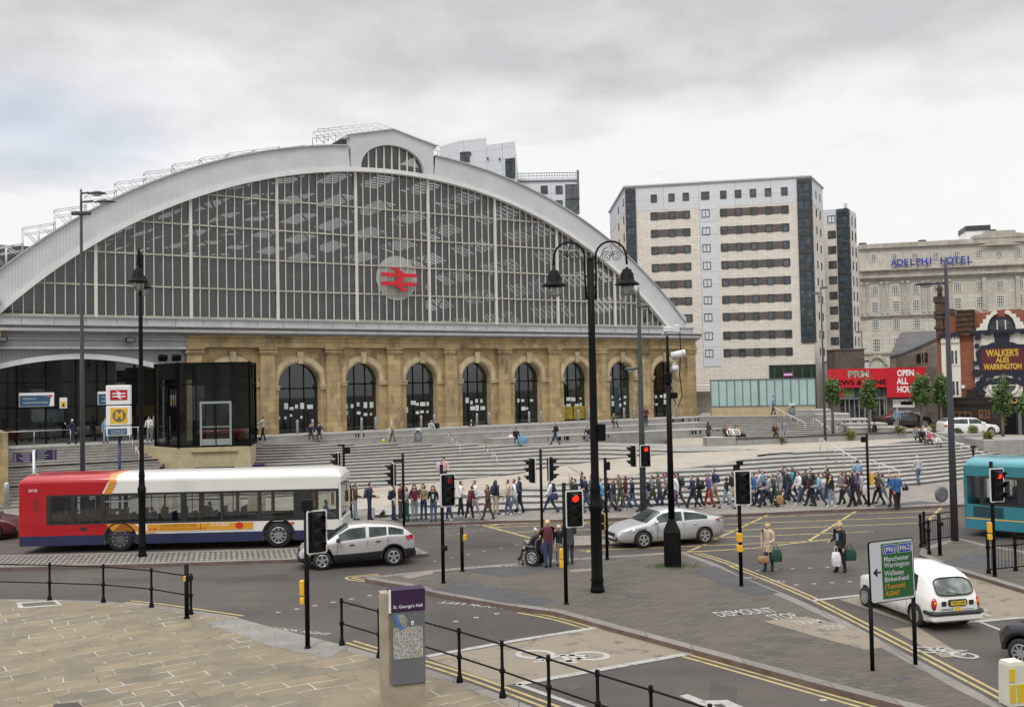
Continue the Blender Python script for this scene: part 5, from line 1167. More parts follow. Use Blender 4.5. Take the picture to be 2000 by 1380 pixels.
def tree(x, y0, ytop, ycrown, wpx, Y, lab, seed):
    random.seed(seed); base = A(x, y0, Y); zt, zc = A(x, ytop, Y).z, A(x, ycrown, Y).z; hw = wpx / 2 / F * Y
    t = thing('street_tree', lab, 'tree', base, 0, 'young clipped trees on the square'); H = zt - base.z; hc = zc - base.z; hw *= .88
    b = B(); b.tube([(0, 0, -.1), (.02, 0, hc * .6), (-.02, .02, hc + (H - hc) * .5), (0, 0, H * .93)], [.13, .11, .08, .03], 8)
    for k in range(9): a = k * 2.4; z = lerp(hc, H * .85, k / 9); b.tube([(0, 0, z), (hw * .7 * math.cos(a), hw * .7 * math.sin(a), z + .5)], [.05, .015], 5)
    b.obj('trunk', BARK, t); b = B(); m = (H + hc) / 2
    for k in range(9):
        a = k * 2.4; z = lerp(hc + .35, H - .4, k / 8); rr = hw * (.62 + .3 * math.sin(math.pi * (k + 1) / 10)); leafball(b, (hw * .45 * math.cos(a), hw * .45 * math.sin(a), z), (rr * .72, rr * .72, (H - hc) * .15), 170, .13, .5)
    leafball(b, (0, 0, m), (hw * .9, hw * .9, (H - hc) * .52), 300, .13, .5)
    for k in range(10): a = random.uniform(0, 6.28); q = H + random.uniform(-.2, .35); b.tube([(hw * .3 * math.cos(a), hw * .3 * math.sin(a), H - .6), (hw * .5 * math.cos(a), hw * .5 * math.sin(a), q)], .02, 3)
    b.obj('crown', LEAF, t, False)
tree(1627, 856, 738, 792, 40, 76, 'small clipped tree at the left end of the row in front of the red shop', 1)
tree(1698, 850, 741, 800, 36, 77, 'small clipped tree in front of the NEWS part of the red shop sign', 2)
tree(1800, 838, 731, 792, 46, 77, 'small clipped tree half covering the word HOURS on the red sign', 3)
tree(1839, 843, 732, 796, 34, 77, 'small clipped tree just left of the tall grey lamp post, before the pub', 4)
tree(1959, 857, 744, 812, 40, 70, 'small clipped tree in front of the pub oval window', 5)
tree(2008, 850, 770, 812, 40, 70, 'small clipped tree cut by the right edge of the picture', 6)
def shrub(x, y, wpx, hpx, Y, lab, seed, mat=None):
    random.seed(seed); p = A(x, y, Y); k = Y / F; t = thing('shrub', lab, 'shrub', p, 0, 'low shrubs in the planters'); b = B(); leafball(b, (0, 0, hpx * k * .45), (wpx * k * .5, wpx * k * .5, hpx * k * .55), 420, .085, .35); b.obj('foliage', mat or LEAFY, t, False)
    b = B(); [b.tube([(0, 0, -.3), (random.uniform(-.3, .3), random.uniform(-.3, .3), hpx * k * .6)], .015, 4) for _ in range(6)]; b.obj('stems', BARK, t)
shrub(1660, 856, 22, 18, 74.5, 'yellow green shrub on the low dark topped wall by the seated pair', 11); shrub(1755, 846, 20, 15, 76, 'yellow green shrub on the low wall left of the seated group', 12)
shrub(1527, 862, 7, 10, 71.5, 'tiny yellow green shrub at the feet of the striped jumper', 13); shrub(1901, 848, 20, 18, 70.5, 'yellow green shrub in the tall planter in front of the white car', 14); shrub(1930, 860, 18, 20, 67.5, 'yellow green shrub in the right planter beside the corner', 15)
shrub(1873, 848, 13, 10, 70.5, 'small dark shrub in the tall planter left of the bigger yellow one', 16, LEAF); shrub(1828, 838, 22, 10, 77.5, 'low shrub behind the cream handrail', 17)

# unseen hall added behind the camera to darken reflections and cut fill light
t = thing('unseen_reflection_hall', 'large unseen sooty stone hall with columns added behind the viewpoint to darken reflections', 'hall', (0, -52, 0))
b = B(); b.box(-75, 75, -30, 0, 0, 20); b.box(-78, 78, -32, 1.5, -.015, 1.5); b.obj('wall', PORTD, t)
b = B(); b.box(-77, 77, -31, 3.6, 16, 22); b.obj('entablature', PORTD, t)
for k in range(17): b = B(); x = -60 + k * 7.5; b.lathe([(1.1, 1.5), (1.0, 3), (.85, 15.2), (1.15, 16)], x, 2.4, 12); b.obj('column', PORTD, t)
# ================================================================= STREET FURNITURE
HOOD = plain('signal_black', (.009, .009, .01), .6, .2, 5); HOOD.node_tree.nodes['Principled BSDF'].inputs['Specular IOR Level'].default_value = .15
def mk_lamp(name, col, st_):
    m, nt, p, o = nodes(name); p.inputs['Base Color'].default_value = (*[c * .3 for c in col], 1); p.inputs['Emission Color'].default_value = (*col, 1); p.inputs['Emission Strength'].default_value = st_; return m
REDON = mk_lamp('red_signal_on', (1, .03, .015), 1.6); REDDIM = mk_lamp('red_signal_dim', (.5, .01, .01), .25)
LENS = plain('dark_lens', (.02, .012, .012), .2, .3, 3)
def head(par, x, z, ang, lit=None, board=True, y=0.0, s=1.0):
    """three-aspect signal head; ang 0 faces the camera, positive turns it to the right; z is the bottom"""
    M = Matrix.Translation((x, y, z)) @ Matrix.Rotation(R(ang), 4, 'Z') @ Matrix.Scale(s, 4)
    b = B(); b.M = M
    b.bbox(-.14, .14, -.10, .12, .06, .98, .03, 0)
    if board:
        b.prism([(-.23, 0), (.23, 0), (.26, .04), (.26, 1.0), (.23, 1.04), (-.23, 1.04), (-.26, 1.0), (-.26, .04)], .0, .02, 'y', 1)
        b.prism([(-.205, .035), (.205, .035), (.225, .05), (.225, .99), (.205, 1.005), (-.205, 1.005), (-.225, .99), (-.225, .05)], -.006, -.001, 'y', 0)
    h = b.obj('signal_head', [HOOD, WHITE], par)
    for k in range(3):
        cz = .83 - k * .31; b = B(); b.M = M; n = 12
        b.add([(.105 * math.cos(2 * math.pi * i / n), -.112, cz + .105 * math.sin(2 * math.pi * i / n)) for i in range(n)], [list(range(n))], 0); b.obj('lens', (lit if k == 0 and lit else LENS), h, False)
        b = B(); b.M = M; a = [math.pi * (-.15 + 1.3 * i / 12) for i in range(13)]
        b.loft([[(.125 * math.cos(q), -.10, cz + .125 * math.sin(q)) for q in a], [(.12 * math.cos(q), -.10 - (.24 if .1 < q / math.pi < .9 else .12), cz + .12 * math.sin(q)) for q in a]], 0, False, False, True); b.obj('hood', HOOD, h, False)
    return h
def signal(px, py, ytop, lab, z=KH, heads=(), boxes=(), r=.057, grp='traffic signals', cap=True, name='traffic_light', cat='traffic light'):
    o = G(px, py, z); t = thing(name, lab, cat, o, 0, grp); k = o.y / F; H = (py - ytop) * k
    b = B(); b.tube([(0, 0, -.05), (0, 0, H)], r, 10); b.lathe([(r + .02, 0), (r + .02, .03), (r, .05)], 0, 0, 10); b.obj('pole', BLACK, t)
    for (hx, yb, ang, lit, board, *sc) in heads: head(t, (hx - px) * k, (py - yb) * k, ang, lit, board, -.12 if abs(hx - px) < 10 else 0, *sc)
    for (bx, y0, y1, wd, m, nm) in boxes:
        b = B(); cx = (bx - px) * k; b.bbox(cx - wd / 2, cx + wd / 2, -.13 if abs(cx) < .05 else -.07, .06, (py - y1) * k, (py - y0) * k, .015); b.obj(nm, m, t)
    return t, k
Yb = 'button_box'
signal(601, 1265, 990, 'tall black traffic light with unlit signal in front of the silver crossover', heads=[(622, 1084, 35, None, True)], boxes=[(592, 1134, 1163, .11, YELLOW, Yb), (592, 1167, 1180, .11, YELLOW, Yb), (604, 978, 1000, .25, HOOD, 'detector')])
signal(673, 1016, 868, 'black traffic light seen side on at the nose of the red bus', heads=[(661, 926, -75, None, True)], boxes=[(681, 953, 977, .16, YELLOW, Yb), (681, 979, 989, .16, YELLOW, Yb), (680, 874, 886, .28, HOOD, 'detector'), (668, 868, 872, .3, HOOD, 'detector')])
signal(789, 1035, 886, 'black traffic light seen side on behind the roof of the silver crossover', heads=[(769, 951, -75, None, True)], boxes=[(779, 898, 902, .4, HOOD, 'bracket')])
signal(866, 1138, 909, 'black traffic light with white bordered board left of centre island, lamp dull red', heads=[(878, 991, 30, REDDIM, True)], boxes=[(869, 1066, 1075, .2, HOOD, Yb)])
signal(1059, 1050, 878, 'black traffic light carrying two heads back to back behind the wheelchair group', heads=[(1042, 944, -60, None, True), (1078, 942, 75, None, True)])
signal(1106, 1179, 945, 'black traffic light showing bright red in front of the paved island lamp post', heads=[(1126, 1032, 12, REDON, True)], boxes=[(1098.5, 1072, 1092, .11, YELLOW, Yb), (1098.5, 1094, 1109, .11, YELLOW, Yb)])
signal(1448, 1144, 902, 'black traffic light with unlit white bordered signal before the right half of the crowd', heads=[(1454, 987, 8, None, True)], boxes=[(1443, 909, 925, .13, HOOD, 'detector'), (1452, 902, 910, .16, HOOD, 'detector'), (1446, 1041, 1058, .16, YELLOW, Yb), (1446, 1064, 1077, .16, YELLOW, Yb)])
signal(1943, 1125, 903, 'black traffic light showing red in front of the teal bus', heads=[(1950, 981, 15, REDON, True)], boxes=[(1936, 1020, 1041, .12, YELLOW, Yb), (1936, 1043, 1054, .12, YELLOW, Yb)])
signal(1186, 1092, 895, 'slim black pole with signal boxes at the nose of the silver saloon', boxes=[(1190, 903, 919, .2, HOOD, 'detector'), (1179, 1004, 1021, .14, HOOD, Yb), (1182.5, 1003, 1022, .05, YELLOW, 'yellow_edge'), (1179, 1024, 1034, .14, HOOD, Yb), (1182.5, 1024, 1035, .05, YELLOW, 'yellow_edge')], name='signal_pole', cat='signal pole', grp='push button poles')
signal(903, 1115, 1030, 'short black push button post at the edge of the centre island', boxes=[(909, 1044, 1056, .12, YELLOW, Yb)], name='signal_pole', cat='signal pole', grp='push button poles', r=.06)
signal(1697, 988, 848, 'slim black pole with a small box on top behind the right end of the crowd', boxes=[(1690, 853, 864, .22, HOOD, 'detector'), (1704, 924, 941, .16, YELLOW, Yb), (1704, 941, 948, .16, YELLOW, Yb)], name='signal_pole', cat='signal pole', grp='push button poles', r=.06)
signal(365, 1207, 1103, 'square black push button post at the corner of the foreground paving', boxes=[(372, 1124, 1135, .13, HOOD, Yb), (363.5, 1124, 1135, .05, YELLOW, 'yellow_edge')], name='signal_pole', cat='signal pole', grp='push button poles', r=.06)
t_, k_ = signal(1836, 1084, 1003, 'black push button post with round keep sign on the right island', boxes=[(1837, 1019, 1027, .16, HOOD, Yb)], name='signal_pole', cat='signal pole', grp='push button poles', r=.06)
b = B(); b.lathe([(.2, -.03), (.27, -.03), (.27, .03), (.2, .03)], 0, 0, 18, 0, True); o_ = b.obj('round_sign', GREY, t_); o_.location = (.1, -.05, 2.1); o_.rotation_euler = (R(90), 0, R(20))
# ---- lamp posts
LGREY = plain('lamp_post_grey', (.055, .06, .068), .5, .12, 3); CLEAR = glass('lantern_glass', (.75, .76, .74), .3, .08, .25, (.5, .5, .48))
def lantern_body(par, x, y, z, s=.88):
    b = B(); b.M = Matrix.Translation((x, y, z)) @ Matrix.Scale(s, 4)
    b.lathe([(.04, .66), (.07, .60), (.15, .58), (.17, .50), (.22, .44), (.25, .22), (.27, .19), (.42, .08), (.43, .05), (.30, .05), (.24, .03)], 0, 0, 14); l = b.obj('lantern', BLACK, par)
    b = B(); b.M = Matrix.Translation((x, y, z)) @ Matrix.Scale(s, 4); b.lathe([(.23, .045), (.24, -.10), (.22, -.24), (.12, -.31), (.02, -.32)], 0, 0, 14); b.obj('glass_bowl', CLEAR, l)
    b = B(); b.M = Matrix.Translation((x, y, z)); b.ball((0, 0, -.1), (.07, .07, .14), 8); b.obj('bulb', WHITE, l)
def old_lamp(px, py, ytop, ang, lab, H=None, rbase=.17):
    o = G(px, py, KH); t = thing('lantern_post', lab, 'lamp post', o, R(ang), 'old style twin lantern posts'); k = o.y / F; H = H or (py - ytop) * k
    b = B(); b.lathe([(rbase * 1.25, 0), (rbase * 1.25, .1), (rbase * 1.1, .14), (rbase * 1.05, .32), (rbase * 1.2, .36), (rbase, .42), (rbase * .98, 2.35), (rbase * 1.2, 2.42), (rbase * 1.25, 2.55), (rbase * .95, 2.62), (rbase * .82, 2.9), (rbase * .95, 3.0), (rbase * .9, 3.08), (rbase * .72, 3.2), (rbase * .62, H * .75), (rbase * .6, H)], 0, 0, 14); b.ball((0, 0, H + .04), .1, 8); b.obj('post', BLACK, t)
    for sg in (-1, 1):
        b = B(); c = Vector((sg * .62, 0, H + .12)); pts = [(sg * .14, 0, H - 1.15), (sg * .17, 0, H - .35)] + [c + Vector((sg * -.46 * math.cos(a), 0, .46 * math.sin(a))) for a in [math.pi * i / 10 for i in range(11)]] + [(sg * 1.09, 0, H - .12)]
        b.tube(pts, .032, 7)
        for zz in (H - 1.1, H - .8, H - .45): b.tube([(0, 0, zz), (sg * .15, 0, zz)], .025, 5)
        for cx, dr in ((.5, 1), (.78, -1)):
            sp = []
            for i in range(26): a = i * .5; rr = .17 * (1 - i / 30); sp.append((sg * cx + dr * rr * math.cos(a) * sg, 0, H + .12 + rr * math.sin(a)))
            b.tube(sp, .011, 4)
        b.tube([(sg * .2, 0, H - .1), (sg * .42, 0, H + .35), (sg * .62, 0, H + .46), (sg * .7, 0, H + .16)], .012, 4)
        b.obj('arm', BLACK, t); lantern_body(t, sg * 1.09, 0, H - .78)
    b = B(); b.bbox(.1, .34, -.12, .1, 4.45, 4.95, .02); b.obj('control_box', BLACK, t) if ang == 0 else None
    return t
old_lamp(1167, 1155, 512, 0, 'tall black lamp post with two lanterns on scrolled arms on the centre island')
old_lamp(278, 1086, 520, 107, 'tall black lantern post standing on the cobbled median in front of the red bus', rbase=.125)
def modern(px, py, ytop, heads, lab, z=KH, cross=None, r=.12, tip=True, grp='tall modern lamp posts'):
    o = G(px, py, z); t = thing('street_lamp', lab, 'lamp post', o, 0, grp); k = o.y / F; H = (py - ytop) * k
    b = B(); b.tube([(0, 0, 0), (0, 0, H * .45), (0, 0, H * .96), (0, 0, H)], [r, r * .8, r * .45, .02 if tip else r * .4], 10); b.obj('post', LGREY, t)
    for dx, dy, sz in heads:
        x, zz = dx * k, (py - dy) * k; sg = 1 if x > 0 else -1; b = B(); b.tube([(0, 0, zz + .02), (x * .5, 0, zz + .06)], .045, 6); b.obj('arm', LGREY, t)
        b = B(); b.M = Matrix.Translation((x, 0, zz)); L_ = sz
        prof = [(-L_, .06, .04), (-L_ * .5, .16, .09), (0, .22, .13), (L_ * .5, .2, .1), (L_, .06, .03)]
        b.loft([[(sg * px_, w_ * math.cos(a), h_ * (math.sin(a) * 1.0 if math.sin(a) > 0 else math.sin(a) * .35)) for a in [2 * math.pi * i / 10 for i in range(10)]] for px_, w_, h_ in prof], 0, True, True, True); l = b.obj('lamp_head', LGREY, t)
        b = B(); b.M = Matrix.Translation((x, 0, zz - .04)); b.ball((0, 0, 0), (L_ * .55, .14, .09), 10); b.obj('diffuser', plain('lamp_diffuser', (.5, .5, .48), .3, .1, 2), l)
    if cross: b = B(); zc = (py - cross) * k; b.bbox(-.45, .45, -.09, .09, zc - .09, zc + .09, .04); b.obj('cross_fitting', LGREY, t)
modern(162, 1030, 369, [(31, 378, .42), (47, 395, .5)], 'very tall dark lamp post with two flat heads behind the red end of the bus', cross=416, tip=False)
modern(1257, 1003, 560, [(9, 600, .34), (-18, 722, .3)], 'tall grey lamp post with two heads at different heights behind the silver saloon', r=.16)
modern(1865, 1055, 505, [(-40, 556, .42)], 'tall tapering grey lamp post with one shade left of the teal bus', r=.14)
modern(1612, 862, 562, [(-9, 573, .35), (6, 562, .3)], 'thin distant lamp post before the apartment block right corner', z=1.5, r=.1, tip=False)
modern(1688, 812, 645, [(-7, 648, .3)], 'thin distant lamp post below the left windows of the stone hotel', z=2.0, r=.09, tip=False)
h_ = [c for c in S.objects if c.name.startswith('street_lamp')][1]
for dx, lit, ang in ((-.42, None, -65), (.14, REDON, 8)): head(h_, dx, (1003 - 912) * h_.location.y / F, ang, lit, True, -.12 if dx > 0 else 0)
# CCTV mast
o = G(1314, 1105, KH); t = thing('camera_mast', 'black camera mast with a stout base cabinet on the centre island', 'camera mast', o, R(-8)); k = o.y / F
b = B(); n = 8; b.bbox(-.28, .28, -.26, .26, 0, 1.15, .03); b.loft([[(-.28, -.26, 1.15), (.28, -.26, 1.15), (.28, .26, 1.15), (-.28, .26, 1.15)], [(-.1, -.1, 1.58), (.1, -.1, 1.58), (.1, .1, 1.58), (-.1, .1, 1.58)]]); b.box(-.12, .2, -.272, -.26, .45, 1.0, 1); b.obj('base_cabinet', [BLACK, IRON], t)
b = B(); b.tube([(0, 0, 1.5), (0, 0, 6.2)], [.115, .085], 10); b.tube([(0, 0, 6.1), (0, 0, 7.7)], [.06, .045], 8); b.bbox(-.12, .12, -.14, .1, 6.1, 6.45, .03); b.bbox(.05, .3, -.1, .1, 5.6, 5.8, .03); b.obj('mast', BLACK, t)
CAMW = plain('camera_white', (.62, .62, .62), .45, .06, 4)
b = B(); b.tube([(-.15, 0, 7.72), (-.02, 0, 7.9), (.12, 0, 7.9)], .06, 6); b.bbox(-.12, .3, -.1, .1, 7.83, 8.02, .02); b.bbox(.22, .42, -.12, .12, 7.8, 8.07, .02); b.obj('camera', CAMW, t)
b = B(); b.tube([(.12, -.1, 7.02), (.52, -.12, 7.10)], .13, 10); b.tube([(.52, -.12, 7.1), (.60, -.125, 7.115)], [.14, .12], 10); b.tube([(.08, 0, 6.5), (.3, -.08, 6.95)], .04, 6); b.ball((.25, -.06, 6.6), .12, 8); b.obj('camera', CAMW, t)
b = B(); b.tube([(.42, -.05, 7.8), (.44, 0, 7.2), (.38, 0, 6.4), (.45, 0, 5.7), (.3, 0, 5.3), (.16, 0, 5.6), (.1, 0, 6.0)], .018, 5); b.obj('cable', BLACK, t)
gb = B(); random.seed(9)
for _ in range(420):
    a = random.uniform(0, 6.28); d = random.uniform(.28, .75); p = o + Vector((math.cos(a) * d * 1.3, math.sin(a) * d * .7 - .08, 0)); h = random.uniform(.02, .09); gb.add([p + Vector((-.008, 0, 0)), p + Vector((.008, 0, 0)), p + Vector((random.uniform(-.04, .04), random.uniform(-.03, .03), h))], [(0, 1, 2)])
g_ = gb.obj('weeds', LEAF, None, False); g_['kind'] = 'stuff'; tag(g_, 'green weeds growing round the foot of the camera mast', 'weeds')
# ---- railings
def rail_run(pts, lab, H=1.12, seg=None):
    t = thing('post_railing', lab, 'railing', pts[0], 0, 'black two bar railings'); q = [p - pts[0] for p in pts]
    for zz in (H * .93, H * .46): b = B(); b.tube([p + Z3 * zz for p in q], .019, 6); b.obj('rail', IRON, t)
    for p in q:
        b = B(); b.lathe([(.075, 0), (.07, .05), (.05, .12), (.036, .18), (.036, H * .42), (.055, H * .43), (.06, H * .47), (.05, H * .5), (.034, H * .52), (.03, H * .88), (.045, H * .9), (.05, H * .94), (.035, H * .96), (.045, H * .985), (.03, H * 1.0)], p.x, p.y, 10); b.obj('post', IRON, t)
rail_run([G(-60, 1167, KH), G(97, 1171.5, KH), G(202, 1175.5, KH), G(296, 1185, KH), G(373, 1199, KH)], 'black post and rail railing along the left edge of the stone paving')
rail_run([G(668, 1259, KH), G(741, 1283, KH), G(820, 1305, KH), G(898, 1331, KH), G(982, 1361, KH), G(1073, 1396, KH), G(1169, 1432, KH), G(1274, 1470, KH), G(1390, 1515, KH)], 'black post and rail railing running past the map pillar to the bottom edge')
def guard(pts, lab):
    t = thing('guard_rail', lab, 'guard rail', pts[0], 0, 'black barred guard rails'); q = [p - pts[0] for p in pts]; H = 1.05
    for zz in (H, H * .78, .12): b = B(); b.tube([p + Z3 * zz for p in q], .02, 6); b.obj('rail', IRON, t)
    for p in q: b = B(); b.lathe([(.07, 0), (.07, .1), (.045, .14), (.045, .75), (.065, .78), (.065, .86), (.045, .9), (.045, 1.06), (.06, 1.1), (.05, 1.18), (.01, 1.22)], p.x, p.y, 8); b.obj('post', IRON, t)
    for a, c in zip(q, q[1:]):
        n = max(2, int((c - a).length / .12)); b = B()
        for k in range(1, n): p = a.lerp(c, k / n); b.tube([p + Z3 * .12, p + Z3 * H * .78], .008, 4, 0, False, False)
        b.obj('bar_panel', IRON, t, False)
guard([G(1815, 1082, KH), G(1799, 1068, KH), G(1806, 1062, KH), G(1868, 1052, KH)], 'black guard rail round the nose of the right island')
guard([G(1931, 1119, KH), G(1984, 1114, KH), G(2040, 1108, KH)], 'black guard rail at the right edge in front of the red signal')
# ---- map pillar, route sign, bollard
o = G(792, 1378, KH); o = G(792, 1379, KH); t = thing('map_pillar', 'stone and glass city map pillar with a purple header in the foreground', 'map pillar', o, R(17))
PILST = plain('pillar_stone', (.33, .285, .215), .8, .22, 2, streak=.35); SLATEG = plain('pillar_slate_grey', (.125, .13, .14), .4, .1, 1)
b = B(); b.box(-.44, -.30, 0, .30, .42, 2.20, 0); b.box(-.44, .40, .0, .30, 0, .42, 0); b.box(-.30, .37, .02, .28, .42, 2.2, 0); b.obj('stone_body', PILST, t)
b = B(); b.box(-.26, .40, -.035, -.002, .44, 1.83, 0); b.box(.372, .40, -.002, .3, .44, 2.24, 0); b.obj('panel', SLATEG, t)
b = B(); b.box(-.28, .41, -.05, .29, 1.84, 2.25, 0); b.box(-.30, -.262, -.055, .0, 1.82, 2.255, 1); b.text("St. George's Hall", .085, (-.22, -.053, 1.93), X3, Z3, 2, ax='LEFT', bold=.008); b.obj('header', [plain('header_purple', (.035, .012, .05), .35, .15, 3), WHITE, SIGNW], t)
def mk_map():
    m, nt, p, o = nodes('street_map'); v = objc(nt); vo = nt.nodes.new('ShaderNodeTexVoronoi'); vo.feature = 'DISTANCE_TO_EDGE'; vo.inputs['Scale'].default_value = 14; nt.links.new(v, vo.inputs['Vector'])
    vc = nt.nodes.new('ShaderNodeTexVoronoi'); vc.inputs['Scale'].default_value = 14; nt.links.new(v, vc.inputs['Vector'])
    c = mixc(nt, .16, (.26, .25, .245), vc.outputs['Color'], 'SOFT_LIGHT'); c = mixc(nt, ramp(nt, tnoise(nt, v, 5, 2), (0, 0, 0), (.7, .7, .7), .55, .62), c, (.24, .22, .10))
    c = mixc(nt, ramp(nt, vo.outputs[0], (1, 1, 1), (0, 0, 0), .03, .06), c, (.55, .54, .52)); nt.links.new(c, p.inputs['Base Color']); p.inputs['Roughness'].default_value = .3; return m
b = B(); b.box(-.225, .355, -.042, -.037, .93, 1.53, 0); b.obj('street_map', mk_map(), t)
b = B(); b.prism([(-.22, 1.78), (-.02, 1.78), (.06, 1.68), (.04, 1.53), (-.1, 1.47)], -.042, -.037, 'y', 0); b.prism([(-.22, 1.78), (-.15, 1.78), (-.03, 1.505), (-.1, 1.47)], -.046, -.0425, 'y', 1); b.obj('district_map', [plain('map_grey_green', (.24, .25, .2), .4, .3, 9), plain('map_river_blue', (.06, .16, .42), .4, .15, 9)], t)
b = B(); b.box(.13, .18, -.042, -.037, 1.56, 1.64, 0); b.box(.145, .165, -.044, -.0425, 1.57, 1.60, 1); b.obj('pictogram', [SIGNW, SLATEG], t)
a_, c_ = G(1708, 1310, KH), G(1792, 1298, KH); mid = (a_ + c_) / 2; ang = math.atan2(c_.y - a_.y, c_.x - a_.x); t = thing('route_sign', 'green and white road direction sign listing Manchester, Warrington, Wallasey and Birkenhead', 'road sign', mid, ang); L_ = (c_ - a_).length
kk = mid.y / F
for sx_ in (-L_ / 2, L_ / 2): b = B(); b.tube([(sx_, .06, -.05), (sx_, .06, 1.5)], .045, 10); b.obj('post', BLACK, t)
W2, H2, z0 = 1.17, 1.30, 1.42
b = B(); cx_ = -.01
def rr(x0, x1, z0_, z1_, r=.04): return [(x0 + r, z0_), (x1 - r, z0_), (x1, z0_ + r), (x1, z1_ - r), (x1 - r, z1_), (x0 + r, z1_), (x0, z1_ - r), (x0, z0_ + r)]
b.M = Matrix.Rotation(-.02, 4, 'Y')
b.prism(rr(-W2 / 2, W2 / 2, z0, z0 + H2), -.02, .012, 'y', 1); b.prism(rr(-W2 / 2 + .02, W2 / 2 - .02, z0 + .02, z0 + H2 - .02), -.026, -.021, 'y', 0); b.box(-.27, W2 / 2 - .05, -.032, -.027, z0 + .07, z0 + H2 - .07, 2)
for x0, x1, s_ in ((-.22, .10, '(M6)'), (.15, .52, '(M62)')):
    b.prism(rr(x0 - .012, x1 + .012, z0 + 1.01, z0 + 1.205, .025), -.036, -.033, 'y', 0); b.prism(rr(x0, x1, z0 + 1.022, z0 + 1.193, .02), -.040, -.037, 'y', 3); b.text(s_, .155, ((x0 + x1) / 2, -.043, z0 + 1.105), X3, Z3, 0, bold=.012)
for s_, z_, m in (('Manchester', .90, 0), ('Warrington', .77, 0), ('Wallasey', .60, 0), ('Birkenhead', .47, 0), ('(Tunnels)', .32, 4), ('A5047', .17, 4)): b.text(s_, .148, (-.22, -.036, z0 + z_), X3, Z3, m, ax='LEFT', bold=.01, sx=.95)
b.box(-.44, -.30, -.032, -.027, z0 + .63, z0 + .66, 1); b.prism([(-.50, z0 + .645), (-.40, z0 + .73), (-.385, z0 + .70), (-.43, z0 + .645), (-.385, z0 + .59), (-.40, z0 + .56)], -.033, -.027, 'y', 1)
b.obj('sign_plate', [plain('sign_reflective_white', (.52, .52, .55), .4, .05, 2), BLACK, plain('route_green', (.02, .105, .03), .4, .08, 2), plain('motorway_blue', (.012, .04, .30), .4, .08, 2), plain('route_yellow', (.55, .26, .02), .4, .08, 2)], t)
o = G(1979, 1386, 0.0); t = thing('keep_bollard', 'white traffic bollard with yellow panels at the bottom right corner', 'bollard', o, R(12))
b = B(); b.bbox(-.21, .21, -.17, .17, 0, .12, .03, 1); b.loft([[(x * s_, y * s_, z) for x, y in ((-.19, -.15), (.19, -.15), (.19, .15), (-.19, .15))] for z, s_ in ((.12, 1.0), (.86, .92), (.93, .82), (.945, .6))]); b.obj('body', [plain('cream_plastic', (.60, .58, .50), .5, .08, 2), plain('bollard_base', (.05, .035, .03), .7, .2, 3)], t)
YP = plain('yellow_panel', (.62, .45, .02), .45, .1, 3)
for x0, x1, z0_, z1_ in ((-.02, .17, .18, .52), (-.175, -.06, .18, .52), (-.17, -.06, .58, .82)): b = B(); b.prism([(x0, z0_), (x1, z0_), (x1 * .97, z1_), (x0 * .97, z1_)], -.154, -.1, 'y', 0); b.obj('yellow_panel', YP, t)
# ---- station totem, finger post, parking board, bins
o = G(234, 1000, KH); o = Vector((o.x, 48.5, KH)); o.x = A(233, 900, 48.5).x; kk = 48.5 / F; zz = lambda y: A(233, y, 48.5).z - KH
t = thing('station_totem', 'white station totem with red and yellow emblem boxes on a blue pole behind the bus', 'sign', o, R(14)); WB = .56
b = B(); b.tube([(0, .1, -.1), (0, .1, zz(845))], .07, 8); b.obj('pole', plain('pole_blue', (.02, .02, .12), .4, .1, 3), t)
YEL = plain('emblem_yellow', (.75, .46, .02), .4, .06, 2); DGR = plain('emblem_grey', (.14, .13, .13), .5, .1, 2)
b = B(); b.bbox(-WB, WB, -.3, .3, zz(790), zz(752), .03, 0); b.box(-WB + .2, WB - .12, -.31, -.301, zz(781), zz(761), 1); b.box(-WB - .006, -WB - .001, -.2, .22, zz(781), zz(761), 1); emblem(b, .62, (.05, (zz(771))), 0, -.325, -.311); b.obj('rail_box', [SIGNW, CRIM], t)
b = B(); b.bbox(-WB, WB, -.3, .3, zz(830), zz(792), .03, 0); b.box(-WB + .2, WB - .12, -.31, -.301, zz(826), zz(796), 1); cz = zz(811); b.prism([(.05 + .31 * math.cos(2 * math.pi * k / 24), cz + .31 * math.sin(2 * math.pi * k / 24)) for k in range(24)], -.318, -.311, 'y', 2); b.text('M', .5, (.05, -.322, cz - .01), X3, Z3, 1, bold=.035, sx=.95); b.box(-WB - .006, -WB - .001, -.2, .22, zz(826), zz(796), 1); b.obj('metro_box', [SIGNW, YEL, DGR], t)
b = B(); b.bbox(-WB, WB, -.3, .3, zz(850), zz(832), .02, 0); b.box(-WB + .08, WB - .15, -.31, -.301, zz(848), zz(836), 1); b.text('Liverpool Lime', .11, (-.32, -.315, zz(840)), X3, Z3, 0, ax='LEFT'); b.text('Street Station', .11, (-.32, -.315, zz(844.5)), X3, Z3, 0, ax='LEFT'); b.obj('name_box', [SIGNW, NAVY], t)
Y_ = 46.5; o = A(67, 990, Y_); o.z = KH; zz = lambda y: A(67, y, Y_).z - KH; t = thing('finger_post', 'silver finger post with two dark purple direction boards at the far left', 'sign', o, 0)
b = B(); b.tube([(0, 0, -.05), (0, 0, zz(878))], .09, 10); b.obj('post', STEEL, t); FPB = plain('finger_purple', (.02, .012, .05), .4, .1, 3)
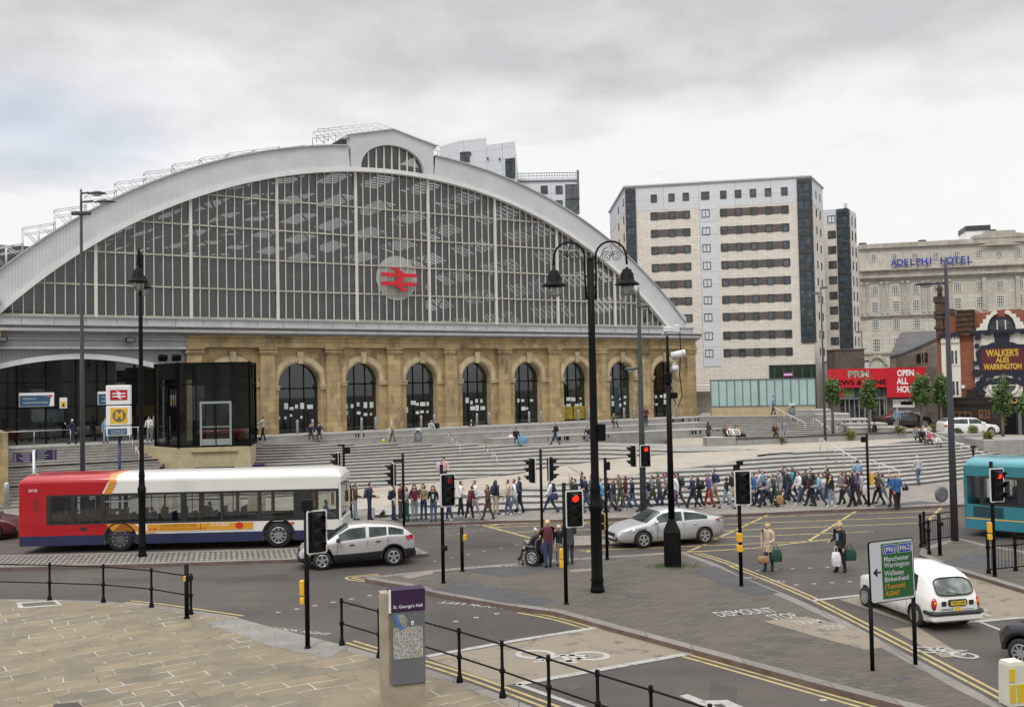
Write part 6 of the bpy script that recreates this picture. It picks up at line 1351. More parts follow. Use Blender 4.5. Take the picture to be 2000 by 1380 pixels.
for x0, x1, y0, y1, al in ((-1.0, -.1, 902, 884, 'RIGHT'), (.1, 1.06, 898, 878, 'LEFT')):
    b = B(); b.box(x0, x1, -.03, .03, zz(y0), zz(y1), 0)
    for k in range(5):
        z_ = lerp(zz(y0) + .05, zz(y1) - .06, k / 4); w_ = .35 + .1 * ((k * 7) % 3); 
        if al == 'RIGHT': b.box(x1 - .06 - w_, x1 - .06, -.036, -.031, z_ - .012, z_ + .012, 1); b.box(x0 + .05, x0 + .16, -.036, -.031, z_ - .012, z_ + .012, 1)
        else: b.box(x0 + .06, x0 + .06 + w_, -.036, -.031, z_ - .012, z_ + .012, 1); b.box(x1 - .16, x1 - .05, -.036, -.031, z_ - .012, z_ + .012, 1)
    b.obj('finger_board', [FPB, plain('finger_lettering', (.4, .4, .45), .5, .1, 2)], t)
o = A(505, 930, 49); o.z = KH; zz = lambda y: A(505, y, 49).z - KH; t = thing('map_board', 'top of a dark purple information board behind the red bus below the lift', 'sign', o, 0)
b = B(); b.box(-.54, -.28, -.1, .1, 0, zz(907), 0); b.box(-.27, .30, -.1, .1, 0, zz(917), 0); b.obj('body', PILST, t); b = B(); b.box(-.27, .31, -.12, .12, zz(917), zz(906), 0); b.box(-.2, .1, -.125, -.121, zz(914.5), zz(912.5), 1); b.obj('header', [FPB, plain('finger_lettering', (.4, .4, .45), .5, .1, 2)], t)
def litter(x, y, Y, lab, h=.95):
    o = A(x, y, Y); t = thing('litter_bin', lab, 'litter bin', o, 0, 'grey litter bins'); b = B(); b.lathe([(.27, 0), (.28, .08), (.28, .58)], 0, 0, 12); b.obj('body', GREY, t); b = B(); b.lathe([(.29, .58), (.29, .9), (.24, .98), (.02, 1.02)], 0, 0, 12); b.box(-.12, .12, -.30, -.28, .68, .8, 1); b.obj('lid', [plain('bin_lid_grey', (.4, .4, .39), .5, .1, 3), BLACK], t)
litter(817, 862, 71, 'grey litter bin with pale lid on the step below the third arch'); litter(1547, 810, 85, 'grey litter bin at the head of the upper stairs by the pavilion'); litter(1613, 975, 50.5, 'grey litter bin behind the walking crowd at the foot of the steps')
o = A(13, 987, 49); t = thing('steel_bollard', 'short steel bollard by the pier at the far left behind the bus', 'bollard', o, 0); b = B(); b.lathe([(.13, 0), (.13, 1.1), (.1, 1.15), (.02, 1.17)], 0, 0, 10); b.obj('post', STEEL, t); b = B(); b.lathe([(.16, 0), (.16, .06), (.131, .08)], 0, 0, 10); b.obj('foot', GREY, t)
# ================================================================= VEHICLES
TYRE = plain('tyre_rubber', (.018, .018, .019), .85, .2, 6); ALLOY = plain('alloy_rim', (.50, .50, .51), .3, .1, 6, metal=.6); ARCHB = plain('wheel_well_black', (.01, .01, .01), .8, .1, 3)
CGL = darkglass('car_glass', (.045, .055, .055), .5, .03); LAMPR = plain('tail_lamp_red', (.42, .012, .015), .2, .15, 6, coat=.5); LAMPW = plain('headlamp_glass', (.55, .57, .58), .12, .2, 9, coat=.6); TRIMB = plain('black_trim', (.02, .02, .021), .55, .2, 5)
PLATEY = plain('rear_plate_yellow', (.70, .48, .03), .4, .05, 4); PLATEW = plain('front_plate_white', (.62, .62, .60), .4, .05, 4)
def wheel(par, x, y, r, wd, side, spokes=5, rim=None, dark=False):
    """wheel with its axle along y; side +1 faces +y"""
    t = B(); n = 24; prof = [(r * .62, -wd / 2), (r * .9, -wd / 2), (r, -wd * .32), (r, wd * .32), (r * .9, wd / 2), (r * .62, wd / 2)]
    t.loft([[(x + q * math.cos(2 * math.pi * i / n), y + a * side, r + q * math.sin(2 * math.pi * i / n)) for i in range(n)] for q, a in prof], 0, True, True, True); w = t.obj('wheel', TYRE, par)
    b = B(); f = y + side * wd * .5
    C = lambda q, a, d=0: (x + q * math.cos(a), f + side * d, r + q * math.sin(a))
    b.loft([[C(q, 2 * math.pi * i / n, d) for i in range(n)] for q, d in ((r * .64, .0), (r * .66, .012), (r * .58, .012), (r * .55, -.05))], 0, True, False, True)
    b.add([C(r * .56, 2 * math.pi * i / n, -.05) for i in range(n)], [list(range(n))], 1)
    for k in range(spokes):
        a = 2 * math.pi * k / spokes + .3; h = .34 if spokes < 7 else .15
        b.add([C(r * .10, a - 1.2, .01), C(r * .10, a + 1.2, .01), C(r * .58, a + h * .6, .008), C(r * .58, a - h * .6, .008), C(r * .1, a - 1.2, -.03), C(r * .1, a + 1.2, -.03), C(r * .58, a + h * .6, -.03), C(r * .58, a - h * .6, -.03)], [(0, 1, 2, 3), (1, 2, 6, 5), (0, 3, 7, 4)], 0)
    b.add([C(r * .16, 2 * math.pi * i / 12, .015) for i in range(12)], [list(range(12))], 0)
    b.obj('rim', [rim or ALLOY, ARCHB], w, True); return w
def pl(tab, x): return interp(tab, x)
def car(name, lab, paint, loc, heading, L, W_, belt, roof, glz, hood, wb0, wb1, rw, extra=None, clad=None, plate=None, zb=.22, ww=.21, plan=None, tumble=.17, group=None, cat='car', spokes=5, rim=None, shoulder=None, wins=None, pil=(), ends=(.5, .5)):
    """car along +x (nose at +L/2). belt(x): shoulder height; roof(x): top line; glz: (x0,x1) extent of side glass"""
    t = thing(name, lab, cat, loc, heading, group)
    xs = sorted(set([round(-L / 2 + L * i / 40, 3) for i in range(41)] + [round(q, 3) for w_ in (wins or []) for q in w_]))
    plan = plan or [(-L / 2, .80), (-L / 2 + .12, .90), (-L / 2 + .5, .98), (-.3, 1), (L / 2 - .9, .97), (L / 2 - .35, .86), (L / 2 - .1, .70), (L / 2, .55)]
    low = [(-L / 2, .42), (-L / 2 + .1, .32), (-L / 2 + .4, zb), (L / 2 - .4, zb), (L / 2 - .08, .27), (L / 2, .36)]
    rings = []
    for x in xs:
        hw = W_ / 2 * pl(plan, x); zb_, zl, zr = pl(low, x), pl(belt, x), pl(roof, x); zr = max(zr, zl + .012)
        g = min(1, (zr - zl) / .45); wr = hw - .03 - tumble * g; mid = (zb_ + zl) / 2
        half = [(hw * .86, zb_), (hw * .985, zb_ + .07), (hw, mid - .06), (hw * .995, mid + .12), (hw * .975, zl - .07), (hw * .955, zl), (lerp(hw * .945, wr, .08), lerp(zl, zr, .08)), (lerp(hw * .945, wr, .80), lerp(zl, zr, .80)), (wr * .97, lerp(zl, zr, .90)), (wr * .80, lerp(zl, zr, .975)), (wr * .4, zr)]
        rings.append([(x, y, z) for y, z in half] + [(x, -y, z) for y, z in half[::-1]])
    n = len(rings[0]); inw = lambda x0, x1, W: any(a - 1e-3 <= x0 and x1 <= c + 1e-3 for a, c in W)
    def mf(i, j):
        x0, x1 = xs[i], xs[i + 1]; jj = min(j, n - 2 - j)
        if wins and jj == 6 and inw(x0, x1, wins): return 1
        if hood and j in (6, 7, 8, 9, 10, 11, 12, 13, 14) and jj >= 7:
            zr0 = pl(roof, x0); 
            for (a, c) in hood:
                if a - 1e-3 <= x0 and x1 <= c + 1e-3 and jj >= 8: return 1
        if clad and jj <= 1: return 2
        return 0
    b = B(); b.loft(rings, 0, True, True, True, mf)
    body = b.obj('body', [paint, CGL, TRIMB], None)
    # wheel arches cut out of the closed shell
    for wx in (wb0, wb1):
        c = B(); q = rw + (.055 if not clad else .07); c.loft([[(wx + q * math.cos(2 * math.pi * i / 28), y, rw + q * math.sin(2 * math.pi * i / 28)) for i in range(28)] for y in (-W_, W_)], 0); co = c.obj('cutter', ARCHB)
        md = body.modifiers.new('cut', 'BOOLEAN'); md.object = co; md.solver = 'EXACT'; md.operation = 'DIFFERENCE'; md.material_mode = 'TRANSFER'
        dg = bpy.context.evaluated_depsgraph_get(); me = bpy.data.meshes.new_from_object(body.evaluated_get(dg)); body.modifiers.clear(); body.data = me
        bpy.data.objects.remove(co)
    # inner block so the arches are not hollow
    bm = bmesh.new(); bm.from_mesh(body.data); gi = [f for f in bm.faces if body.data.materials[f.material_index] == CGL]; seen = set(); groups = []
    for f in gi:
        if f in seen: continue
        st_, comp = [f], []
        seen.add(f)
        while st_:
            q = st_.pop(); comp.append(q)
            for e in q.edges:
                for f2 in e.link_faces:
                    if f2 in gi and f2 not in seen: seen.add(f2); st_.append(f2)
        groups.append(comp)
    for comp in groups:
        idx = {}; vs = []; fs = []
        for f in comp:
            fs.append([idx.setdefault(v, len(idx)) for v in f.verts])
        vs = [v.co.copy() for v in sorted(idx, key=lambda v: idx[v])]; wb = B(); wb.add(vs, fs, 0, True); cx_ = sum(v.x for v in vs) / len(vs); cy_ = sum(v.y for v in vs) / len(vs)
        wb.obj('windscreen' if abs(cy_) < .2 and cx_ > 0 else 'rear_window' if abs(cy_) < .2 else 'side_window', CGL, t, False)
    bmesh.ops.delete(bm, geom=gi, context='FACES'); bm.to_mesh(body.data); bm.free(); body.parent = t
    inn = B(); inn.box(-L / 2 + .25, L / 2 - .3, -W_ / 2 + .3, W_ / 2 - .3, zb + .05, .52); inn.obj('underbody', ARCHB, t)
    for wx in (wb0, wb1):
        for sd_ in (-1, 1): wheel(t, wx, sd_ * (W_ / 2 - ww / 2 - .005), rw, ww, sd_, spokes, rim)
    if clad:
        for wx in (wb0, wb1):
            for sd_ in (-1, 1):
                a = B(); q0, q1 = rw + .068, rw + .15; hw = W_ / 2 * pl(plan, wx) + .004
                a.loft([[(wx + q * math.cos(p), sd_ * y, rw + q * math.sin(p)) for p in [math.pi * k / 16 for k in range(17)]] for q, y in ((q0, hw - .1), (q0, hw + .012), (q1, hw + .006))], 0, False, False, True); a.obj('arch_trim', TRIMB, t)
    for sd_ in (-1, 1):                                    # door seams, handles, mirrors
        hwb = W_ / 2 * .992
        for x, z0, z1 in pil:
            a = B(); a.box(x - .006, x + .006, sd_ * hwb - .01 * (sd_ > 0), sd_ * hwb + .01 * (sd_ < 0) + .0, zb + .12, pl(belt, x) - .06); a.obj('door_seam', TRIMB, t)
        for x in (extra or {}).get('handles', ()): a = B(); z = pl(belt, x) - .13; a.bbox(x - .09, x + .09, *sorted((sd_ * hwb - sd_ * .01, sd_ * (hwb + .025))), z - .018, z + .018, .008); a.obj('door_handle', (extra or {}).get('hmat', paint), t)
        mx_ = (extra or {}).get('mirror')
        if mx_: a = B(); z = pl(belt, mx_) + .10; a.ball((mx_, sd_ * (W_ / 2 + .10), z), (.09, .13, .085), 10); a.tube([(mx_, sd_ * (W_ / 2 - .08), z - .05), (mx_, sd_ * (W_ / 2 + .06), z - .02)], .025, 5); a.obj('mirror', (extra or {}).get('mmat', paint), t)
    return t
def patch(par, nm, pts, mat, th=.02):
    """small solid panel through 3-D points (a lamp, grille or plate)"""
    P = [Vector(p) for p in pts]; nrm = (P[1] - P[0]).cross(P[2] - P[0]).normalized(); k = len(P); b = B(); b.add([p + nrm * th for p in P] + [p - nrm * th for p in P], [list(range(k)), list(range(k, 2 * k))] + [(i, (i + 1) % k, k + (i + 1) % k, k + i) for i in range(k)]); return b.obj(nm, mat, par)
SILV = plain('silver_paint', (.50, .50, .50), .28, .04, 1, metal=.4, coat=.6); SILVG = plain('silver_grey_paint', (.47, .455, .45), .28, .04, 1, metal=.35, coat=.6)
# silver crossover heading left
fw_, rw_ = G(628, 1113, 0), G(770, 1104, 0); hd = math.atan2(fw_.y - rw_.y, fw_.x - rw_.x); md_ = (fw_ + rw_) / 2; wbl = 2.63
cn = Vector((math.cos(hd), math.sin(hd), 0)); off = Vector((-cn.y, cn.x, 0)); off = -off if off.y < 0 else off
c0 = md_ + off * .78
t = car('silver_crossover', 'silver crossover car driving left past the cobbled median', SILVG, c0, hd, 4.3, 1.78, [(-2.15, .95), (-1.9, 1.12), (-1.2, 1.13), (-.3, 1.04), (.55, .98), (.95, .98), (1.5, .93), (1.95, .80), (2.15, .62)], [(-2.15, 1.0), (-2.02, 1.16), (-1.75, 1.38), (-1.3, 1.51), (-.3, 1.60), (.3, 1.57), (1.08, 1.07), (1.5, .96), (2.0, .82), (2.15, .64)], None, [(-2.02, -1.62), (.3, 1.08)], -1.32, 1.31, .345, {'handles': (-.75, .22), 'mirror': .72, 'mmat': TRIMB, 'hmat': TRIMB}, True, wins=[(-1.72, -1.14), (-1.08, -.42), (-.30, .70)], pil=((-.36, 0, 0), (.75, 0, 0), (-1.12, 0, 0)))
for sd_ in (-1, 1):
    patch(t, 'tail_lamp', [(-2.10, sd_ * .70, .92), (-1.86, sd_ * .845, .95), (-1.80, sd_ * .855, 1.10), (-2.02, sd_ * .76, 1.13)], LAMPR, .03)
    patch(t, 'headlamp', [(1.66, sd_ * .83, .70), (2.02, sd_ * .60, .66), (1.99, sd_ * .60, .80), (1.60, sd_ * .80, .88)], LAMPW, .03)
patch(t, 'grille', [(2.15, -.42, .60), (2.15, .42, .60), (2.11, .42, .74), (2.11, -.42, .74)], TRIMB); patch(t, 'bumper', [(2.14, -.55, .30), (2.14, .55, .30), (2.14, .55, .5), (2.14, -.55, .5)], TRIMB, .04)
b = B(); b.bbox(-2.19, -1.95, -.72, .72, .3, .55, .05); b.obj('bumper', TRIMB, t)
t.scale = (.94,) * 3
# silver saloon heading left and a little towards us
fw_, rw_ = G(1256, 1070, 0), G(1377, 1062, 0); hd = math.pi + .30; cn = Vector((math.cos(hd), math.sin(hd), 0)); off = Vector((-cn.y, cn.x, 0)); off = -off if off.y < 0 else off
md_ = (fw_ + rw_) / 2; c0 = md_ + off * .82
SROOF = [(-2.4, .98), (-2.25, 1.06), (-1.75, 1.12), (-1.1, 1.35), (-.4, 1.47), (.1, 1.48), (.45, 1.42), (1.22, .98), (1.7, .90), (2.1, .78), (2.4, .60)]
t = car('silver_saloon', 'silver saloon car driving left over the yellow box junction', SILV, c0, hd, 4.8, 1.85, [(-2.4, .92), (-2.1, 1.0), (-1.4, 1.0), (.6, .93), (1.2, .92), (1.8, .83), (2.2, .70), (2.4, .58)], SROOF, None, [(-1.80, -1.0), (.45, 1.22)], -1.38, 1.36, .335, {'handles': (-.95, .12), 'mirror': .82}, None, wins=[(-1.55, -.50), (-.40, .72)], pil=((-.45, 0, 0), (.75, 0, 0)), spokes=5, plan=[(-2.4, .72), (-2.25, .86), (-1.8, .97), (-.3, 1), (1.5, .97), (2.0, .86), (2.25, .70), (2.4, .5)])
for sd_ in (-1, 1):
    patch(t, 'tail_lamp', [(-2.36, sd_ * .62, .86), (-2.06, sd_ * .84, .90), (-1.95, sd_ * .87, 1.0), (-2.28, sd_ * .72, 1.01)], LAMPR, .03)
    patch(t, 'headlamp', [(1.72, sd_ * .84, .72), (2.22, sd_ * .58, .60), (2.20, sd_ * .54, .72), (1.7, sd_ * .78, .84)], LAMPW, .035)
patch(t, 'grille', [(2.415, -.36, .47), (2.415, .36, .47), (2.40, .40, .60), (2.40, -.40, .60)], TRIMB, .015); patch(t, 'lower_grille', [(2.40, -.5, .28), (2.40, .5, .28), (2.41, .5, .36), (2.41, -.5, .36)], TRIMB, .02); patch(t, 'number_plate', [(2.43, -.26, .375), (2.43, .26, .375), (2.43, .26, .455), (2.43, -.26, .455)], PLATEW, .01)
patch(t, 'boot_lip', [(-2.42, -.6, 1.03), (-2.42, .6, 1.03), (-2.2, .6, 1.10), (-2.2, -.6, 1.10)], SILV, .015)
t.scale = (.94,) * 3
# white black-cab seen from behind
TW = plain('taxi_white', (.74, .73, .70), .3, .04, 1, coat=.5)
hd = math.radians(102); rl = G(1786, 1224, 0); cn = Vector((math.cos(hd), math.sin(hd), 0)); lft = Vector((-cn.y, cn.x, 0)); c0 = rl + cn * 1.40 - lft * .80
t = car('white_taxi', 'white hackney taxi with its round back to us waiting behind the road sign', TW, c0, hd, 4.55, 1.80, [(-2.27, .84), (-2.1, .98), (-1.5, 1.04), (.6, 1.04), (.9, 1.03), (1.6, .98), (2.1, .86), (2.27, .66)], [(-2.27, .90), (-2.16, 1.06), (-2.03, 1.33), (-1.76, 1.62), (-1.3, 1.76), (-.3, 1.82), (.35, 1.76), (.55, 1.66), (1.0, 1.09), (1.7, 1.02), (2.2, .84), (2.27, .7)], None, [(.5, 1.0)], -1.40, 1.38, .335, {'handles': (-.62, -.25), 'mirror': .70, 'mmat': TRIMB, 'hmat': TRIMB}, None, wins=[(-1.45, -.50), (-.40, .60)], pil=((-.45, 0, 0), (.7, 0, 0), (-1.0, 0, 0)), plan=[(-2.27, .74), (-2.18, .88), (-1.9, .98), (-.3, 1), (1.2, .95), (1.8, .84), (2.15, .66), (2.27, .5)], tumble=.14, rim=plain('steel_hubcap', (.4, .4, .4), .4, .1, 5, metal=.4), spokes=12)
def rear(y, z): return -2.27 + .0 + pl([(.3, .0), (.84, .03), (1.06, .10), (1.33, .235), (1.62, .50), (1.7, .7)], z)
b = B(); ol = []
for k in range(28):
    a = 2 * math.pi * k / 28; y = .62 * math.copysign(abs(math.cos(a)) ** .5, math.cos(a)) * (1 - .06 * math.sin(a)); z = 1.32 + .23 * math.copysign(abs(math.sin(a)) ** .5, math.sin(a)); ol.append((y, z))
b.add([(rear(y, z) - .035, y, z) for y, z in ol] + [(rear(y, z) + .05, y, z) for y, z in ol], [list(range(28)), list(range(28, 56))] + [(i, (i + 1) % 28, 28 + (i + 1) % 28, 28 + i) for i in range(28)]); rwin = b.obj('rear_window', darkglass('taxi_rear_glass', (.16, .18, .17), .6, .05), t)
b = B(); q = [(rear(y * 1.02, z) - .05, y * 1.02, 1.32 + (z - 1.32) * 1.03) for y, z in ol]; b.tube(q + [q[0]], .018, 5); b.tube([(rear(0, 1.1) - .08, -.1, 1.1), (rear(0, 1.2) - .08, .28, 1.19)], .012, 4); b.obj('window_seal', TRIMB, rwin)
for sd_ in (-1, 1):
    b = B(); b.ball((-2.17, sd_ * .73, .82), (.08, .10, .20), 10); l_ = b.obj('tail_lamp', LAMPR, t); b = B(); b.ball((-2.235, sd_ * .73, .85), (.03, .06, .07), 8); b.obj('indicator', plain('amber_lens', (.6, .22, .03), .25, .1, 5), l_)
    b = B(); b.box(-2.285, -2.26, sd_ * .47 - .08, sd_ * .47 + .08, .78, .92, 0); b.obj('sticker', TRIMB, t)
b = B(); b.bbox(-2.36, -2.05, -.88, .88, .50, .62, .05, 0); [b.bbox(*sorted((-2.25, -1.85)), *sorted((sd_ * .84, sd_ * .93)), .50, .62, .03, 0) for sd_ in (-1, 1)]; b.obj('bumper', TRIMB, t)
b = B(); b.bbox(-2.32, -2.0, -.86, .86, .30, .50, .05); b.obj('rear_valance', TW, t)
b = B(); b.bbox(-2.31, -2.24, -.33, .33, .76, .97, .04); b.obj('plate_surround', TRIMB, t); b = B(); b.box(-2.32, -2.312, -.26, .26, .80, .92, 0); b.text('T673 UPN', .10, (-2.322, 0, .86), (0, -1, 0), Z3, 1, bold=.02); b.obj('number_plate', [PLATEY, BLACK], t)
b = B(); b.box(-2.30, -2.26, -.10, .10, .60, .73, 0); b.obj('licence_plate', [PLATEY], t)
b = B(); b.box(-2.285, -2.275, -.55, -.15, .66, .67, 0); b.box(-2.285, -2.275, .15, .6, .66, .67, 0); b.box(-2.285, -2.275, .15, .55, .69, .70, 0); b.obj('small_lettering', GREY, t)
t.scale = (.81,) * 3; t.location = rl + cn * 1.40 * .81 - lft * .80 * .81 + Vector((.12, .1, 0))
# dark hatch at the right edge, distant parked cars, red car at the left edge
DKG = plain('dark_grey_paint', (.03, .032, .038), .25, .05, 1, coat=.8)
HB = dict(belt=[(-1.85, .9), (-1.5, .98), (.5, .96), (1.1, .92), (1.6, .80), (1.85, .6)], roof=[(-1.85, .95), (-1.75, 1.1), (-1.5, 1.36), (-.8, 1.42), (.2, 1.42), (.9, .98), (1.5, .86), (1.85, .64)])
o = G(1978, 1301, 0); hd = math.radians(128); cn = Vector((math.cos(hd), math.sin(hd), 0)); lft = Vector((-cn.y, cn.x, 0))
t = car('dark_hatchback', 'dark grey hatchback cut off by the right edge with its wheel showing', DKG, o - cn * 1.22 - lft * .70 + Vector((.25, 0, 0)), hd, 3.7, 1.68, HB['belt'], HB['roof'], None, [(-1.75, -1.5), (.2, .9)], -1.2, 1.22, .30, {'mirror': .62, 'mmat': TRIMB}, True, wins=[(-1.4, -.45), (-.35, .55)], pil=((-.4, 0, 0),), spokes=9)
EST = dict(belt=[(-2.25, .95), (-1.5, .98), (.7, .93), (1.3, .9), (1.9, .8), (2.25, .58)], roof=[(-2.25, 1.0), (-2.15, 1.2), (-1.9, 1.42), (-.6, 1.48), (.3, 1.44), (1.05, .96), (1.8, .86), (2.25, .62)])
SED = dict(belt=[(-2.25, .9), (-1.5, .97), (.7, .93), (1.3, .9), (1.9, .8), (2.25, .58)], roof=[(-2.25, .95), (-1.9, 1.04), (-1.45, 1.08), (-.8, 1.38), (.2, 1.42), (1.05, .96), (1.8, .86), (2.25, .62)])
def far_car(px, py, Y, hd, D, paint, lab, name):
    o = A(px, py, Y); t = car(name, lab, paint, o, R(hd), 4.5, 1.75, D['belt'], D['roof'], None, [(D['roof'][1][0], -1.5 if D is SED else -1.9), (.3 if D is EST else .2, 1.05)], -1.35, 1.35, .32, {'mirror': .75}, None, wins=[(-1.8 if D is EST else -1.25, -.45), (-.35, .65)], group='cars parked by the pub and shop')
    for sd_ in (-1, 1): patch(t, 'tail_lamp', [(-2.26, sd_ * .6, .75), (-2.16, sd_ * .8, .78), (-2.14, sd_ * .8, .95), (-2.24, sd_ * .62, .95)], LAMPR, .03)
far_car(1768, 834, 83, 8, SED, plain('black_car_paint', (.015, .013, .014), .25, .1, 1, coat=.8), 'dark parked saloon in front of the grey shop wall', 'parked_saloon'); far_car(1892, 851, 76, 4, EST, plain('white_car_paint', (.68, .68, .68), .3, .04, 1, coat=.6), 'white parked estate car in front of the pub', 'parked_estate')
o = G(-28, 1056, 0); t = car('dark_red_car', 'dark red car nose just entering at the left edge behind the bus', plain('dark_red_paint', (.08, .008, .012), .25, .1, 1, coat=.8), o + Vector((-.95, .8, 0)), 0, 4.2, 1.7, [(-2.1, .9), (1.2, .92), (1.8, .82), (2.1, .6)], [(-2.1, .95), (-1.6, 1.4), (.2, 1.44), (1.0, .98), (1.7, .88), (2.1, .64)], None, [(.2, 1.0)], -1.3, 1.3, .31, {'mirror': .7}, None, wins=[(-1.2, .6)])
# ----------------------------------------------------------------- buses
BGL = glass('bus_window', (.86, .88, .88), .2, .03, .02)
BRED = plain('bus_red', (.40, .006, .012), .3, .05, 1, coat=.5); BWHT = plain('bus_white', (.70, .69, .66), .3, .04, 1, coat=.5); BBLU = plain('bus_navy', (.018, .022, .075), .35, .08, 1, coat=.4); BORG = plain('bus_orange', (.60, .24, .03), .35, .06, 1, coat=.4); BORL = plain('advert_orange', (.62, .30, .02), .45, .05, 1)
SEATB = plain('seat_blue', (.03, .05, .16), .8, .25, 6); POLEO = plain('pole_orange', (.55, .20, .05), .4, .1, 4)
def bus(name, lab, loc, heading, L, wins, style, wheels, Wd=2.5, Hh=3.05, people=()):
    """bus along +x, the near side is -y"""
    t = thing(name, lab, 'bus', loc, heading)
    z0, zsk, zw0, zw1, zt = .30, .68, 1.10 if style == 'red' else 1.25, 2.28 if style == 'red' else 2.35, Hh
    M = [BRED, BWHT, BBLU, BORG, TRIMB] if style == 'red' else [plain('bus_teal', (.035, .20, .24), .35, .05, 1, coat=.5), plain('bus_pale_teal', (.08, .30, .35), .35, .05, 1, coat=.5), plain('bus_deep_teal', (.03, .20, .27), .35, .06, 1, coat=.5), YELLOW, TRIMB]
    xr, xf = -L / 2, L / 2
    def cutpoly(za, zb_, x0, x1):                          # lower side with half-round wheel cut-outs
        pts = [(x0, za)]
        for wx in sorted(wheels):
            if wx - .62 > x0 and wx + .62 < x1 and za < .6:
                pts += [(wx - .60, za)] + [(wx + .60 * -math.cos(math.pi * k / 14), .5 + .62 * math.sin(math.pi * k / 14)) for k in range(15) if .5 + .62 * math.sin(math.pi * k / 14) < zb_ - .01] + [(wx + .60, za)]
        return pts + [(x1, za), (x1, zb_), (x0, zb_)]
    xm = xr + 3.95
    for sd_ in (-1, 1):
        y = sd_ * Wd / 2; ya, yb_ = sorted((y, y - sd_ * .06)); b = B()
        b.prism(cutpoly(z0, zw0, xr + .05, xf - .12), ya, yb_, 'y', 1 if style == 'red' else 0); b.prism([(xr + .05, zw1), (xf - .1, zw1), (xf - .1, zt - .30), (xr + .05, zt - .30)], ya, yb_, 'y', 1 if style == 'red' else 0)
        e0, e1 = sorted((y + sd_ * .004, y + sd_ * .001)); 
        if style == 'red':
            b.prism(cutpoly(z0 + .08 if False else z0, zsk, xr + .05, xf - .125), e0 - .001, e1 + .001, 'y', 2)
            def stripe(poly, mi, k): b.prism(poly, *sorted((y + sd_ * (.003 + .003 * k), y + sd_ * .0005)), 'y', mi)
            w0 = sorted(wheels)[0]
            arc_ = [(w0 - .62 * math.cos(q), .5 + .64 * math.sin(q)) for q in [math.pi * k / 10 for k in range(1, 6)]]
            stripe([(xr + .05, zsk + .002), (w0 - .60, zsk + .002)] + arc_ + [(w0 + .02, zw0), (xr + .05, zw0)], 0, 1)
            stripe([(w0 - .56, zw0 - .0), (w0 - .28, zw0 - .30), (w0 + .1, 1.145 - .0), (w0 + .4, .98), (w0 + .75, zsk + .05), (w0 + 1.5, zsk + .003), (w0 + .95, .80), (w0 + .55, zw0 - .02), (w0 + .3, zw0)], 3, 2)
            stripe([(xr + .05, zw1), (xm - .7, zw1), (xm - .45, zt - .3), (xr + .05, zt - .3)], 0, 1); stripe([(xm - .62, zw1), (xm - .32, zw1), (xm - .08, zt - .3), (xm - .38, zt - .3)], 3, 2)
            stripe([(xr + .05, zw0), (xr + 1.10, zw0), (xr + 1.10, zw1), (xr + .05, zw1)], 0, 1)
        else:
            b.prism(cutpoly(z0, zsk, xr + .05, xf - .125), e0 - .001, e1 + .001, 'y', 2); b.prism([(xr + .05, zsk), (xf - .1, zsk), (xf - .1, zsk + .04), (xr + .05, zsk + .04)], *sorted((y + sd_ * .006, y + sd_ * .0005)), 'y', 3)
        b.obj('side_panel', M, t)
        b = B()                                             # black window surround with openings
        ed = [wins[0][0] - (.07)] ; u = xr + (1.10 if style == 'red' else .6)
        for (x0, x1) in wins: b.prism([(u, zw0 - .02), (x0, zw0 - .02), (x0, zw1 + .02), (u, zw1 + .02)], *sorted((y + sd_ * .002, y - sd_ * .05)), 'y'); u = x1
        b.prism([(u, zw0 - .02), (xf - .12, zw0 - .02), (xf - .12, zw1 + .02), (u, zw1 + .02)], *sorted((y + sd_ * .002, y - sd_ * .05)), 'y')
        for (x0, x1) in wins: b.box(x0, x1, *sorted((y + sd_ * .002, y - sd_ * .05)), zw0 - .02, zw0 + .07); b.box(x0, x1, *sorted((y + sd_ * .002, y - sd_ * .05)), zw1 - .07, zw1 + .02)
        if style == 'red': b.prism([(xr + 1.09, zw0 - .03), (xr + 1.35, zw0 - .03), (xr + 1.14, zw0 + .25)], *sorted((y + sd_ * .003, y - sd_ * .03)), 'y')
        b.obj('window_frame', TRIMB, t)
        for i, (x0, x1) in enumerate(wins):
            g = B(); g.box(x0, x1, *sorted((y - sd_ * .015, y - sd_ * .025)), zw0 + .06, zw1 - .06); w = g.obj('window', BGL, t)
            if i in (2, 4) and style == 'red': g = B(); g.box(x0, x1, *sorted((y - sd_ * .005, y - sd_ * .012)), zw1 - .32, zw1 - .27); g.obj('top_light_bar', STEEL if i == 2 else TRIMB, w)
    # roof, ends, floor
    b = B(); prof = [(-Wd / 2, zt - .31), (-Wd / 2 + .02, zt - .18), (-Wd / 2 + .14, zt - .06), (-Wd / 2 + .40, zt), (0, zt + .03), (Wd / 2 - .40, zt), (Wd / 2 - .14, zt - .06), (Wd / 2 - .02, zt - .18), (Wd / 2, zt - .31)]
    def ring(x, dz): return [(x, y, z - dz * max(0, (z - (zt - .31)) / .31)) for y, z in prof]
    xs_ = [xr + .0, xr + .05, xr + .22, xm - .42, xm - .12, xm - .08, xf - .5, xf - .18, xf - .02]; dz_ = [.29, .16, 0, 0, 0, 0, 0, .06, .29]
    cm = (lambda i, j: 0 if i < 3 else 3 if i == 3 else 1) if style == 'red' else (lambda i, j: 1)
    b.loft([ring(x, d) for x, d in zip(xs_, dz_)], 0, False, False, True, cm); b.obj('roof', M, t)
    b = B(); b.bbox(xr, xr + .12, -Wd / 2, Wd / 2, z0, zt - .28, .05, 0); b.box(xr - .006, xr, -Wd / 2 + .2, Wd / 2 - .2, 1.5, 2.4, 4); b.obj('rear_end', M, t)
